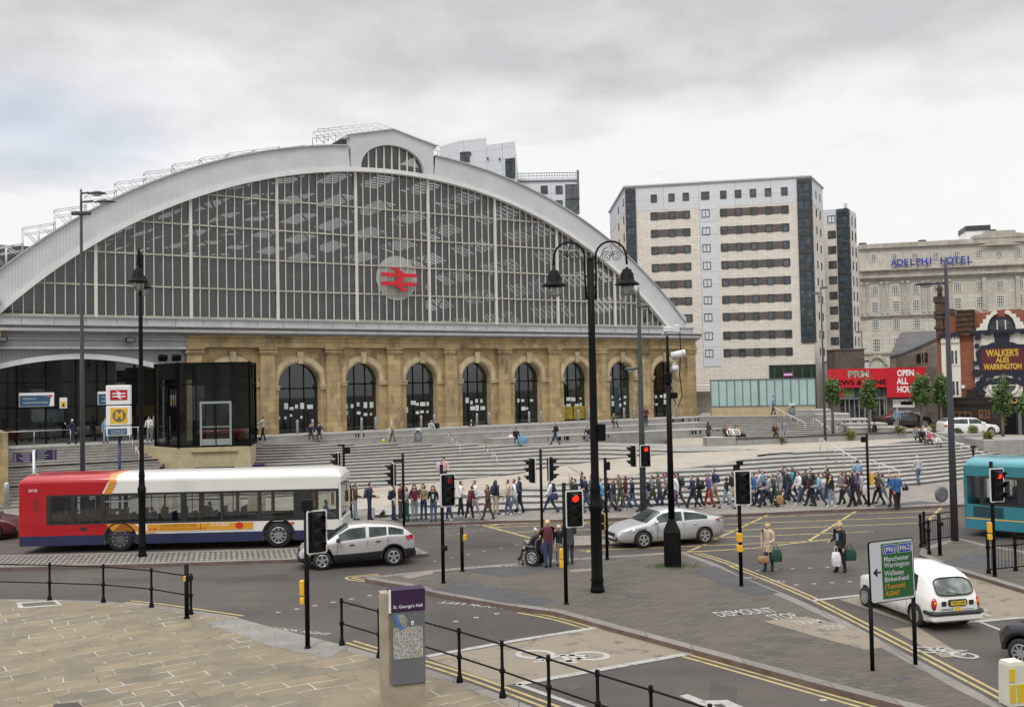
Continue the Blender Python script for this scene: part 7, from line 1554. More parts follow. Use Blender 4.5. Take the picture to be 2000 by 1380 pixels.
    b = B(); b.bbox(xf - .14, xf, -Wd / 2, Wd / 2, z0, 1.12, .05, 1 if style == 'red' else 0); b.bbox(xf - .14, xf - .02, -Wd / 2 + .0, Wd / 2, 2.5, zt - .28, .04, 1 if style == 'red' else 0); b.box(xf - .141, xf - .139, -1, 1, z0, .6, 2)
    for sd_ in (-1, 1): b.box(xf - .14, xf - .05, *sorted((sd_ * (Wd / 2 - .09), sd_ * Wd / 2)), 1.1, 2.52, 1 if style == 'red' else 0)
    b.obj('front_end', M, t)
    b = B(); b.box(xf - .07, xf - .05, -Wd / 2 + .1, Wd / 2 - .1, 1.1, 2.5); b.obj('windscreen', BGL, t)
    b = B(); b.box(xr + .1, xf - .15, -Wd / 2 + .07, Wd / 2 - .07, .34, .42); b.box(xr + .1, xr + 3.2, -Wd / 2 + .07, Wd / 2 - .07, .42, .95)
    for wx in wheels:
        for sd_ in (-1, 1): b.box(wx - .62, wx + .62, *sorted((sd_ * (Wd / 2 - .6), sd_ * (Wd / 2 - .08))), .42, 1.12)
    b.obj('floor', plain('bus_floor_dark', (.03, .03, .032), .8, .2, 3), t)
    b = B(); b.box(xr + .1, xf - .2, -Wd / 2 + .3, Wd / 2 - .3, zt - .42, zt - .36); b.obj('ceiling', plain('bus_ceiling', (.45, .44, .42), .6, .06, 2), t)
    random.seed(3); seats = [xr + 1.2 + .82 * k for k in range(int((L - 4.2) / .82))]
    for i, sx_ in enumerate(seats):
        zf = .95 if sx_ < xr + 3.2 else .42
        for sd_ in (-1, 1): 
            if abs(sx_ - xf) < 3: continue
            s_ = B(); s_.bbox(sx_ - .22, sx_ + .22, *sorted((sd_ * .35, sd_ * 1.12)), zf + .38, zf + .48, .03); s_.bbox(sx_ - .28, sx_ - .18, *sorted((sd_ * .35, sd_ * 1.12)), zf + .42, zf + 1.05, .03); s_.box(sx_ - .05, sx_ + .05, *sorted((sd_ * .6, sd_ * .7)), zf, zf + .4); s_.obj('seat', SEATB, t)
        if i % 2 == 0: s_ = B(); s_.tube([(sx_ + .4, -.3, .42), (sx_ + .4, -.3, zt - .4)], .02, 6); s_.obj('grab_pole', POLEO, t)
    s_ = B(); s_.tube([(xr + 4, .35, 1.95), (xf - 2.2, .35, 1.95)], .02, 6); s_.obj('grab_rail', POLEO, t)
    s_ = B(); s_.box(xf - 1.75, xf - 1.70, -1.2, -.1, .42, 2.2); s_.bbox(xf - 1.5, xf - 1.1, -1.0, -.5, .8, 1.0, .04); s_.bbox(xf - 1.6, xf - 1.48, -1.0, -.5, .9, 1.75, .04); s_.obj('driver_cab', TRIMB, t)
    for wx in wheels:
        for sd_ in (-1, 1): wheel(t, wx, sd_ * (Wd / 2 - .15), .50, .28, sd_, 10, STEEL if wx > 0 else plain('dull_hub', (.10, .10, .10), .5, .2, 4))
        for sd_ in (-1, 1):
            a = B(); a.loft([[(wx + q * math.cos(p), sd_ * yy, .5 + q * math.sin(p) * 1.03) for p in [math.pi * (-.02 + 1.04 * k / 18) for k in range(19)]] for q, yy in ((.60, Wd / 2 - .25), (.60, Wd / 2 + .012), (.66, Wd / 2 + .008))], 0, False, False, True); a.obj('arch_trim', TRIMB, t)
    return t
rb = G(232, 1077, 0); fb_ = G(540, 1069.5, 0); hdb = math.atan2(fb_.y - rb.y, fb_.x - rb.x); u_ = Vector((math.cos(hdb), math.sin(hdb), 0)); nrm_ = Vector((-u_.y, u_.x, 0)); kb = rb.y / F
xrear = A(38, 1000, 38.6).x; xfront = A(666, 1000, 38.6).x; LB = xfront - xrear; cx_ = (xrear + xfront) / 2
px2 = lambda x: A(x, 1000, 38.5).x - cx_
mid_ = Vector((cx_, (rb.y + fb_.y) / 2, 0)) + nrm_ * (1.25 - .02)
WINR = [(px2(a), px2(c)) for a, c in ((99, 137), (146, 195), (203, 278), (281, 350), (361, 427), (433, 500), (507, 570), (598, 653))]
tb = bus('red_white_bus', 'red and white single deck bus standing along the left side of the road', mid_, hdb, LB, WINR, 'red', (px2(232), px2(540)))
yb = -1.25
b = B(); b.box(px2(284), px2(492), yb - .016, yb - .001, .755, 1.075, 1); b.box(px2(285), px2(491), yb - .020, yb - .0165, .775, 1.055, 0)
b.text('CHRISTIAN AID WEEK', .17, (px2(309), yb - .023, .97), X3, Z3, 2, ax='LEFT', sx=.87, bold=.006); b.text('13-19 MAY', .17, (px2(407), yb - .023, .97), X3, Z3, 1, ax='LEFT', sx=.98, bold=.012); b.text('Help people in poverty out of poverty', .11, (px2(310), yb - .023, .855), X3, Z3, 2, ax='LEFT', sx=1.06, bold=.004)
b.prism([(px2(464) + .16 * math.cos(k * .5236), .93 + .14 * math.sin(k * .5236)) for k in range(12)], yb - .024, yb - .0205, 'y', 3); b.prism([(px2(288), .83), (px2(300), .83), (px2(304), .86), (px2(300), .90), (px2(289), .88)], yb - .024, yb - .0205, 'y', 3); b.text('aid', .07, (px2(295), yb - .026, .862), X3, Z3, 1); b.box(px2(387.5), px2(389), yb - .024, yb - .0205, .775, 1.06, 3)
b.obj('advert_panel', [BORL, BWHT, plain('advert_brown', (.30, .11, .01), .5, .1, 3), plain('advert_red', (.5, .03, .01), .4, .1, 3)], tb)
b = B(); b.text('24178', .14, (px2(64), yb - .010, 2.47), X3, Z3, 0, bold=.012); b.obj('fleet_number', SIGNW, tb)
b = B(); b.box(px2(155), px2(168), yb - .012, yb - .004, .86, 1.0); b.obj('vent', TRIMB, tb); b = B(); b.box(px2(64), px2(75), yb - .012, yb - .004, 1.65, 2.2); b.obj('louvre', plain('louvre_red', (.25, .01, .02), .5, .3, 40), tb)
b = B(); b.bbox(px2(563), px2(571), yb - .03, yb, .93, 1.02, .01); b.obj('side_marker', plain('marker_amber', (.5, .12, .02), .3, .1, 4), tb); b = B(); b.box(px2(600), px2(606), -.6, -.5, 1.5, 2.1); b.box(px2(640), px2(646), -.8, -.7, 1.6, 2.1); b.obj('cab_pole', YELLOW, tb)
b = B(); b.tube([(px2(662), -1.2, 2.5), (px2(676), -1.45, 2.45), (px2(676), -1.45, 2.2)], .02, 5); b.bbox(px2(673), px2(679), -1.55, -1.35, 1.8, 2.25, .03); b.obj('wing_mirror', TRIMB, tb)
hb2 = math.radians(-43); ua = Vector((math.cos(hb2), math.sin(hb2), 0)); na = Vector((-ua.y, ua.x, 0)); rc = A(1882, 960, 38.6); rc.z = 0
t2 = bus('teal_bus', 'teal single deck bus cut off by the right edge beyond the guard rail', rc + ua * 5.3 + na * 1.25, hb2, 10.6, [(-4.55, -3.35), (-3.1, -1.7), (-1.5, -.1), (.1, 1.5), (1.7, 3.0), (3.3, 4.6)], 'teal', (-2.2, 3.3))
b = B(); b.box(-4.95, -3.85, -1.262, -1.254, .78, 1.18, 0); b.obj('engine_grille', plain('grille_dark_teal', (.012, .05, .06), .6, .2, 20), t2); b = B(); b.bbox(-5.33, -5.24, -1.2, -1.05, 1.5, 2.25, .02); b.obj('side_marker', plain('marker_amber2', (.6, .35, .03), .3, .1, 4), t2)
# ================================================================= PEOPLE
SKIN = plain('skin_light', (.50, .32, .24), .55, .1, 8); SKIN2 = plain('skin_tan', (.36, .21, .14), .55, .1, 8)
HAIRC = {'dk': plain('hair_dark', (.018, .013, .010), .6, .3, 20), 'br': plain('hair_brown', (.06, .033, .018), .6, .3, 20), 'gi': plain('hair_ginger', (.22, .085, .03), .6, .3, 20), 'bl': plain('hair_blond', (.50, .38, .20), .6, .25, 20), 'gr': plain('hair_grey', (.50, .48, .45), .6, .2, 20), 'cap': plain('cap_red', (.25, .02, .03), .8, .2, 9), 'hat': plain('cap_grey', (.12, .12, .13), .8, .2, 9)}
CC = dict(blk=(.012, .012, .014), nav=(.018, .022, .05), navy=(.03, .04, .10), char=(.05, .05, .055), dgr=(.09, .09, .095), gre=(.22, .22, .225), lgr=(.42, .42, .42), wht=(.68, .68, .68), red=(.35, .02, .03), mar=(.10, .018, .03), brn=(.075, .042, .025), khk=(.26, .20, .12), bei=(.46, .38, .28), crm=(.58, .52, .44), jea=(.07, .10, .175), ljea=(.21, .27, .34), djea=(.03, .045, .09), grn=(.014, .06, .045), oli=(.12, .115, .07), tur=(.05, .31, .38), blu=(.03, .11, .29), lbl=(.22, .33, .46), sky=(.11, .29, .43), pur=(.14, .08, .22), lil=(.42, .36, .46), pnk=(.55, .12, .2), mint=(.35, .55, .45), yel=(.6, .45, .05), tan=(.34, .20, .09))
def cl(k): return cloth(CC[k])
STRIPE = None
def mk_stripe(name, a, c, w):
    m, nt, p, o = nodes(name); wv = nt.nodes.new('ShaderNodeTexWave'); wv.bands_direction = 'Z'; wv.inputs['Scale'].default_value = w; nt.links.new(objc(nt), wv.inputs[0])
    nt.links.new(ramp(nt, wv.outputs[1], a, c, .48, .52), p.inputs['Base Color']); p.inputs['Roughness'].default_value = .9; return m
STRIPE = mk_stripe('red_white_stripes', (.45, .03, .09), (.65, .62, .62), 3.4); STRIPEB = mk_stripe('navy_white_stripes', (.03, .03, .06), (.4, .4, .42), 2.6)
BOD = []
def joints(H, pose, amp, ph, arm, lean):
    J = {}; h = H; hipz = .50 * h; th, sh = .235 * h, .235 * h
    def leg(sd_, s):
        hip = Vector((0, sd_ * .052 * h, hipz)); 
        if pose == 'sit': kn = hip + Vector((th * .96, sd_ * .02 * h, .03 * h)); an = kn + Vector((.06 * h * (1 if sd_ > 0 else -1.2) + .02 * h, 0, -sh))
        else:
            a = amp * s; ka = R(a if a > 0 else a * .55); sa = R(a * .75 if a > 0 else a * 1.35); kn = hip + Vector((math.sin(ka) * th, 0, -math.cos(ka) * th)); an = kn + Vector((math.sin(sa) * sh, 0, -math.cos(sa) * sh))
        return hip, kn, an
    s = 1 if ph else -1
    L, Rr = leg(1, s), leg(-1, -s)
    if pose == 'sit': dz = .255 * h - hipz + .0
    else: dz = .035 * h - min(L[2].z, Rr[2].z)
    up_ = Vector((0, 0, dz)); L = [p + up_ for p in L]; Rr = [p + up_ for p in Rr]; pz = hipz + dz
    ln = R(lean); T = lambda x, y, z: Vector((x * math.cos(ln) + z * math.sin(ln), y, z * math.cos(ln) - x * math.sin(ln))) + Vector((0, 0, pz))
    J['pel'] = T(0, 0, .01 * h); J['wai'] = T(.004 * h, 0, .10 * h); J['che'] = T(.0, 0, .225 * h); J['nb'] = T(0, 0, .315 * h); J['nk'] = T(.008 * h, 0, .345 * h); J['hd'] = T(.02 * h, 0, .405 * h); J['top'] = T(.015 * h, 0, .452 * h)
    for nm, sd_, Lg in (('L', 1, L), ('R', -1, Rr)):
        J['h' + nm], J['k' + nm], J['a' + nm] = Lg; tz = max(.016 * h, Lg[2].z - .028 * h); J['t' + nm] = Lg[2] + Vector((.085 * h, sd_ * .012 * h, tz - Lg[2].z)); J['e' + nm] = Lg[2] + Vector((-.022 * h, 0, tz - Lg[2].z))
        shd = T(0, sd_ * .108 * h, .292 * h); J['s' + nm] = shd; sw = -amp * s * sd_ * .8
        mode = arm[0 if nm == 'L' else 1] if isinstance(arm, (tuple, list)) else arm
        if mode == 'swing': ua_, fa_ = R(sw), R(sw + 18)
        elif mode == 'bent': ua_, fa_ = R(8), R(80)
        elif mode == 'up': ua_, fa_ = R(45), R(140)
        elif mode == 'fwd': ua_, fa_ = R(55), R(70)
        elif mode == 'lap': ua_, fa_ = R(25), R(60)
        else: ua_, fa_ = R(2), R(8)
        el = shd + Vector((math.sin(ua_) * .165 * h, sd_ * .025 * h, -math.cos(ua_) * .165 * h)); wr = el + Vector((math.sin(fa_) * .145 * h, -sd_ * (.03 if mode in ('bent', 'lap', 'up') else .005) * h, -math.cos(fa_) * .145 * h)); J['l' + nm] = el; J['w' + nm] = wr; J['m' + nm] = wr + (wr - el).normalized() * .045 * h
    return J
BONES = [('pel', 'wai', 1), ('wai', 'che', 0), ('che', 'nb', 0), ('nb', 'nk', 2), ('nk', 'hd', 2), ('hd', 'top', 2)]
for n_ in 'LR': BONES += [('pel', 'h' + n_, 1), ('h' + n_, 'k' + n_, 1), ('k' + n_, 'a' + n_, 1), ('a' + n_, 't' + n_, 3), ('a' + n_, 'e' + n_, 3), ('nb', 's' + n_, 0), ('s' + n_, 'l' + n_, 0), ('l' + n_, 'w' + n_, 4), ('w' + n_, 'm' + n_, 2)]
RAD = dict(pel=(.088, .072), wai=(.084, .068), che=(.100, .074), nb=(.070, .050), nk=(.030, .030), hd=(.046, .052), top=(.034, .036), h=(.060, .060), k=(.042, .042), a=(.029, .029), t=(.022, .020), e=(.022, .022), s=(.047, .042), l=(.033, .033), w=(.019, .019), m=(.017, .017))
def person(px, py, H, face, top, legs, hair, lab, pose='walk', z=KH, Y=None, amp=24, ph=0, arm='swing', lean=2, sleeve=None, shoes='blk', hl='short', coat=0, skin=None, group=None, stout=1.0, vest=None, loc=None, scarf=None):
    """face: direction the person looks, degrees from +x (0 = right, 180 = left, -90 = to the camera)"""
    o = loc if loc is not None else (A(px, py, Y) if Y else G(px, py, z))
    if pose == 'stand': amp = min(amp, 5)
    J = joints(H, pose, amp, ph, arm, lean); names = list(J); ix = {n: i for i, n in enumerate(names)}
    me = bpy.data.meshes.new('person'); me.from_pydata([J[n] for n in names], [(ix[a], ix[c]) for a, c, _ in BONES], []); ob = bpy.data.objects.new('person', me); COL.objects.link(ob)
    md = ob.modifiers.new('s', 'SKIN'); md.use_smooth_shade = True; sk = me.skin_vertices[0].data
    for n in names:
        r = RAD.get(n) or RAD[n[0]]; k = H * (stout if n in ('pel', 'wai', 'che', 'hL', 'hR', 'lL', 'lR', 'kL', 'kR') else 1); sk[ix[n]].radius = (r[0] * k, r[1] * k); sk[ix[n]].use_root = n == 'pel'
    ss = ob.modifiers.new('u', 'SUBSURF'); ss.levels = ss.render_levels = 1
    tm = top if not isinstance(top, str) else cl(top); mats = [tm, cl(legs), skin or SKIN, cl(shoes), cl(sleeve) if sleeve and sleeve != 'skin' else (skin or SKIN) if sleeve == 'skin' else tm]
    BOD.append((ob, J, mats, o, R(face), H, lab, hair, hl, coat, group, vest, scarf, tm)); return o
def hand(b, J, n, h):
    w, m, e = J['w' + n], J['m' + n], J['l' + n]; d = (m - e).normalized(); sd_ = 1 if n == 'L' else -1; y = Vector((0, 1, 0)); x = d.cross(y).normalized()
    for k, L_ in enumerate((.034, .042, .045, .040)):
        p = m + x * (k - 1.5) * .0085 * h * sd_; q = p + d * L_ * .55 * h; b.tube([p - d * .012 * h, q, q + (d * .85 - y * sd_ * .5) * L_ * .45 * h], [.0062 * h, .0058 * h, .004 * h], 5, 2)
    p = w + (m - w) * .35 + x * .014 * h * sd_; b.tube([p, p + (d * .7 + x * sd_ * .7) * .022 * h, p + (d * .95 + x * sd_ * .5) * .042 * h], [.0075 * h, .0065 * h, .004 * h], 5, 2)
def finish_people():
    bpy.context.view_layer.update(); dg = bpy.context.evaluated_depsgraph_get()
    for ob, J, mats, o, face, H, lab, hair, hl, coat, group, vest, scarf, tm in BOD:
        em_ = ob.evaluated_get(dg).to_mesh(); vs = [v.co.copy() for v in em_.vertices]; fs = [tuple(p.vertices) for p in em_.polygons]; ob.evaluated_get(dg).to_mesh_clear()
        b = B(); segs = [(J[a], J[c] - J[a], m) for a, c, m in BONES]
        for f in fs:
            c = sum((vs[i] for i in f), Vector()) / len(f); best = None
            for p, d, m in segs:
                t = max(0, min(1, (c - p).dot(d) / d.length_squared)); q = (c - p - d * t).length
                if best is None or q < best[0]: best = (q, m, t)
            m = best[1]
            if m == 0 and c.z < J['wai'].z - .06 * H: m = 1
            if m == 1 and c.z > J['pel'].z + .03 * H: m = 0
            b.f.append(list(f)); b.m.append(m); b.s.append(True)
        b.v = [tuple(v) for v in vs]
        hd, tp = J['hd'], J['top']; h = H
        fx = Vector((1, 0, 0)); nose = hd + fx * .050 * h + Vector((0, 0, -.004 * h))
        b.add([nose + Vector((0, 0, .016 * h)), nose + Vector((0, -.007 * h, -.006 * h)), nose + Vector((0, .007 * h, -.006 * h)), nose + Vector((.014 * h, 0, -.004 * h))], [(0, 1, 3), (0, 3, 2), (1, 2, 3)], 2)
        for sd_ in (-1, 1):
            b.ball(hd + Vector((.046 * h, sd_ * .017 * h, .012 * h)), (.003 * h, .005 * h, .003 * h), 6, 5, 3); b.ball(hd + Vector((0, sd_ * .047 * h, .002 * h)), (.01 * h, .006 * h, .016 * h), 6, 2, 4)
        b.add([hd + Vector((.047 * h, y * .013 * h, -.022 * h + dz * h)) for y, dz in ((-1, -.0015), (1, -.0015), (1, .0015), (-1, .0015))], [(0, 1, 2, 3)], 6)
        for n in 'LR': hand(b, J, n, h)
        nm = 'person'; bpy.data.objects.remove(ob)
        t = b.obj(nm, mats + [HAIRC['dk'], plain('lip', (.30, .11, .09), .5, .1, 5)], None, False); t.location = o; t.rotation_euler = (0, 0, face); tag(t, lab, 'person', group)
        hm = HAIRC[hair]; q = B(); c = hd + Vector((-.012 * h, 0, .016 * h)); cap = hair in ('cap', 'hat')
        n = 12; rings = []
        for i in range(7):
            a = math.pi * .5 * (1 - i / 6 * 1.35)              # crown down to the nape, the hairline drawn back over the face
            rz, rr_ = .050 * h * math.sin(a), math.cos(a) if i else .05
            rings.append([(c.x + (.056 * h if math.cos(u) < .35 else .046 * h) * rr_ * math.cos(u) - (.0 if math.cos(u) < .35 else .004 * h * i), c.y + .053 * h * rr_ * math.sin(u), c.z + rz + (.0 if math.cos(u) < .45 else .0105 * h * i) + .004 * h) for u in [2 * math.pi * j / n for j in range(n)]])
        q.loft(rings, 0, True, False, True)
        if cap: q.tube([(c.x + .04 * h, 0, c.z + .012 * h), (c.x + .085 * h, 0, c.z + .008 * h)], [.04 * h, .03 * h], 8)
        if hl in ('long', 'mid', 'tail'):
            dn = .15 * h if hl == 'long' else .08 * h
            if hl == 'tail': q.tube([(c.x - .05 * h, 0, c.z + .01 * h), (c.x - .075 * h, 0, c.z - .03 * h), (c.x - .065 * h, 0, c.z - .10 * h)], [.018 * h, .02 * h, .006 * h], 7)
            else:
                for sd_ in (-1, 0, 1): q.tube([(c.x - .03 * h + .012 * h * abs(sd_), sd_ * .035 * h, c.z), (c.x - .042 * h + .02 * h * abs(sd_), sd_ * .046 * h, c.z - dn * .55), (c.x - .04 * h + .02 * h * abs(sd_), sd_ * .045 * h, c.z - dn)], [.03 * h, .033 * h, .014 * h], 8)
        if hl == 'full': q.ball((c.x - .012 * h, 0, c.z + .002 * h), (.056 * h, .064 * h, .056 * h), 10)
        if hl != 'bald': q.obj('cap' if cap else 'hair', hm, t)
        if coat:
            q = B(); p = J['pel']; kz = (J['kL'] + J['kR']) / 2; z0 = J['wai'].z; z1 = lerp(p.z, min(J['kL'].z, J['kR'].z), coat); q.loft([[(lerp(p.x, kz.x, k * .8) + (.076 + .022 * k) * h * math.cos(u), (.088 + .018 * k) * h * math.sin(u), lerp(z0, z1, k)) for u in [2 * math.pi * j / 14 for j in range(14)]] for k in (0, .3, .6, 1)], 0, True, False, True); q.obj('coat_skirt', tm, t, False)
        if vest:
            q = B(); p, c2 = J['wai'], J['nb']; v_ = (c2 - p); m_ = p + v_ * .1; q.add([m_ + Vector((.071 * h, -.022 * h, 0)), m_ + Vector((.071 * h, .022 * h, 0)), m_ + v_ * .62 + Vector((.078 * h, .03 * h, 0)), m_ + v_ * .62 + Vector((.078 * h, -.03 * h, 0)), m_ + Vector((.04 * h, -.022 * h, 0)), m_ + Vector((.04 * h, .022 * h, 0)), m_ + v_ * .62 + Vector((.04 * h, .03 * h, 0)), m_ + v_ * .62 + Vector((.04 * h, -.03 * h, 0))], [(0, 1, 2, 3), (0, 3, 7, 4), (1, 2, 6, 5), (2, 3, 7, 6), (0, 1, 5, 4)]); q.obj('shirt_front', cl(vest), t)
        if scarf:
            q = B(); p = J['nk']; q.loft([[(p.x + r * h * math.cos(u), r * h * math.sin(u), p.z + z * h) for u in [2 * math.pi * j / 10 for j in range(10)]] for r, z in ((.05, -.035), (.058, -.015), (.045, .008))], 0, True, False, True); q.tube([(p.x + .05 * h, .012 * h, p.z - .02 * h), (p.x + .085 * h, .014 * h, p.z - .14 * h)], [.016 * h, .014 * h], 6); q.obj('scarf', cl(scarf), t)
def backpack(o, H, face, col, lab, dx=-.15):
    t = thing('backpack', lab, 'backpack', o, R(face), 'backpacks worn in the crowd'); b = B(); z = H * .70; b.loft([[(dx + x * sc, y * sc, z + zz) for x, y in [(.085 * math.cos(u) * 1.0, .145 * math.copysign(abs(math.sin(u)) ** .6, math.sin(u))) for u in [2 * math.pi * j / 12 for j in range(12)]]] for zz, sc in ((-.22, .7), (-.20, .95), (-.05, 1.08), (.12, 1.0), (.19, .75), (.21, .3))], 0, True, True, True); b.obj('pack', cl(col), t)
    b = B(); b.loft([[(dx - .08 + .045 * math.cos(u) * sc, .10 * math.sin(u) * sc, z + zz) for u in [2 * math.pi * j / 10 for j in range(10)]] for zz, sc in ((-.19, .7), (-.15, 1), (-.06, 1), (-.03, .6))], 0, True, True, True); b.obj('pocket', cl(col), t)
    b = B()
    for sd_ in (-1, 1): b.tube([(dx + .05, sd_ * .09, z + .16), (-.02, sd_ * .1, z + .235), (.10, sd_ * .105, z + .14), (.115, sd_ * .11, z - .02), (.0, sd_ * .13, z - .14), (dx + .03, sd_ * .11, z - .17)], .013, 5)
    b.obj('strap', BLACK, t)
def bag(o, mat, lab, w=.34, h=.36, d=.14, hz=.2, face=0, name='carrier_bag', loop=True):
    t = thing(name, lab, 'bag', o, R(face)); b = B(); b.loft([[(x * s_ * w / 2, y * s_ * d / 2, z) for x, y in ((-1, -1), (-.3, -1.15), (.4, -1), (1, -.9), (1.05, .2), (1, 1), (.2, 1.1), (-1, 1), (-1.06, .1))] for z, s_ in ((0, .85), (.03, 1), (h * .6, 1.05), (h * .9, .85), (h, .7))], 0, True, True, True); b.obj('body', mat, t)
    if loop: b = B(); b.tube([(-w * .22, 0, h - .02), (-w * .14, 0, h + hz * .8), (0, 0, h + hz), (w * .14, 0, h + hz * .8), (w * .22, 0, h - .02)], .012, 5); b.obj('handles', mat, t)
CR = 'walkers and bystanders on the pavement below the steps'
P = person
# --- waiting group on the left of the pavement
P(694, 1015, 1.74, 10, 'brn', 'ljea', 'br', 'person in dark brown jacket and pale jeans beside the traffic pole nearest the bus', 'stand', arm='bent', hl='tail', group=CR)
P(684, 1011, 1.66, 20, 'blk', 'blk', 'br', 'person in black half hidden behind the traffic pole at the bus nose', 'stand', arm='down', hl='mid', group=CR)
o = P(722, 1015, 1.78, 5, 'nav', 'nav', 'dk', 'person in dark suit and pale shirt with a pink tie facing right', 'stand', arm='bent', vest='lil', scarf='pnk', group=CR); backpack(o, 1.78, 5, 'char', 'grey backpack on the person in the dark suit')
o = P(769, 1015, 1.66, 8, 'blk', 'djea', 'dk', 'person in dark vest with white sleeves behind the traffic light head', 'stand', arm='down', sleeve='wht', group=CR); backpack(o, 1.66, 8, 'nav', 'navy backpack on the person with white sleeves')
P(782, 1016, 1.76, 0, 'mar', 'char', 'dk', 'person in maroon cardigan left of the slim pole behind the crossover', 'stand', arm='bent', group=CR, shoes='wht')
P(795, 1017, 1.6, 200, 'gre', 'grn', 'br', 'person in grey and dark green mostly hidden by the slim pole', 'stand', arm='bent', hl='mid', group=CR)
P(810, 1016, 1.68, -75, 'mar', 'ljea', 'dk', 'long haired person in maroon jacket and pale jeans facing the road', 'stand', arm='bent', hl='long', group=CR, shoes='brn')
P(828, 1014, 1.68, -110, 'khk', 'djea', 'br', 'person in khaki jacket next to the mint green top', 'stand', arm='bent', hl='mid', group=CR)
P(847, 1018, 1.66, -92, 'blk', 'jea', 'br', 'person in black jacket over a mint green top facing the road', 'stand', arm='bent', hl='long', vest='mint', group=CR)
P(878, 1016, 1.66, 180, 'char', 'djea', 'dk', 'person hidden behind the red lit signal, only dark jeans showing', 'walk', amp=12, group=CR, shoes='wht')
P(900, 1009, 1.74, 0, 'wht', 'blk', 'dk', 'person in white jacket with yellow scarf and black trousers', 'walk', amp=10, arm='bent', scarf='yel', group=CR, shoes='wht')
P(917, 1014, 1.62, 30, 'mar', 'blk', 'br', 'person in dark maroon top bending over in front of the white jackets', 'walk', amp=14, arm='bent', lean=14, group=CR, shoes='wht')
P(929, 1009, 1.78, 190, 'wht', 'lil', 'br', 'person in white tracksuit top and lilac trousers', 'walk', amp=18, arm='bent', group=CR, shoes='wht')
P(954, 1014, 1.66, 205, 'brn', 'char', 'br', 'person in brown knee length coat and boots walking alone', 'walk', amp=20, hl='mid', coat=.75, shoes='brn', group=CR)
o = P(968, 1004, 1.66, 40, 'nav', 'bei', 'dk', 'dark haired person with beige trousers turned away', 'stand', hl='long', group=CR); backpack(o, 1.66, 40, 'nav', 'navy backpack on the person with beige trousers')
P(994, 1006, 1.74, 178, 'bei', 'jea', 'dk', 'person in beige jacket pointing left with jeans', 'walk', amp=14, arm=('swing', 'bent'), group=CR, shoes='wht')
o = P(1006, 1004, 1.76, 175, 'wht', 'ljea', 'br', 'person in white jacket and pale jeans behind the beige jacket', 'walk', amp=22, group=CR, shoes='wht', ph=1); backpack(o, 1.76, 175, 'navy', 'navy backpack on the white jacket behind the beige one')
P(1016, 1000, 1.78, 172, 'blk', 'blk', 'br', 'person in black trailing the white jacket with a navy pack', 'walk', amp=14, group=CR)
o = P(1076, 1000, 1.7, 182, 'wht', 'djea', 'dk', 'person in white shirt striding left alone below the signal heads', 'walk', amp=30, group=CR); backpack(o, 1.7, 182, 'nav', 'navy backpack on the lone white shirt walker')
bag(o + Vector((.15, -.25, .62)), cl('navy'), 'navy bag at the hip of the lone white shirt walker', .38, .32, face=0)
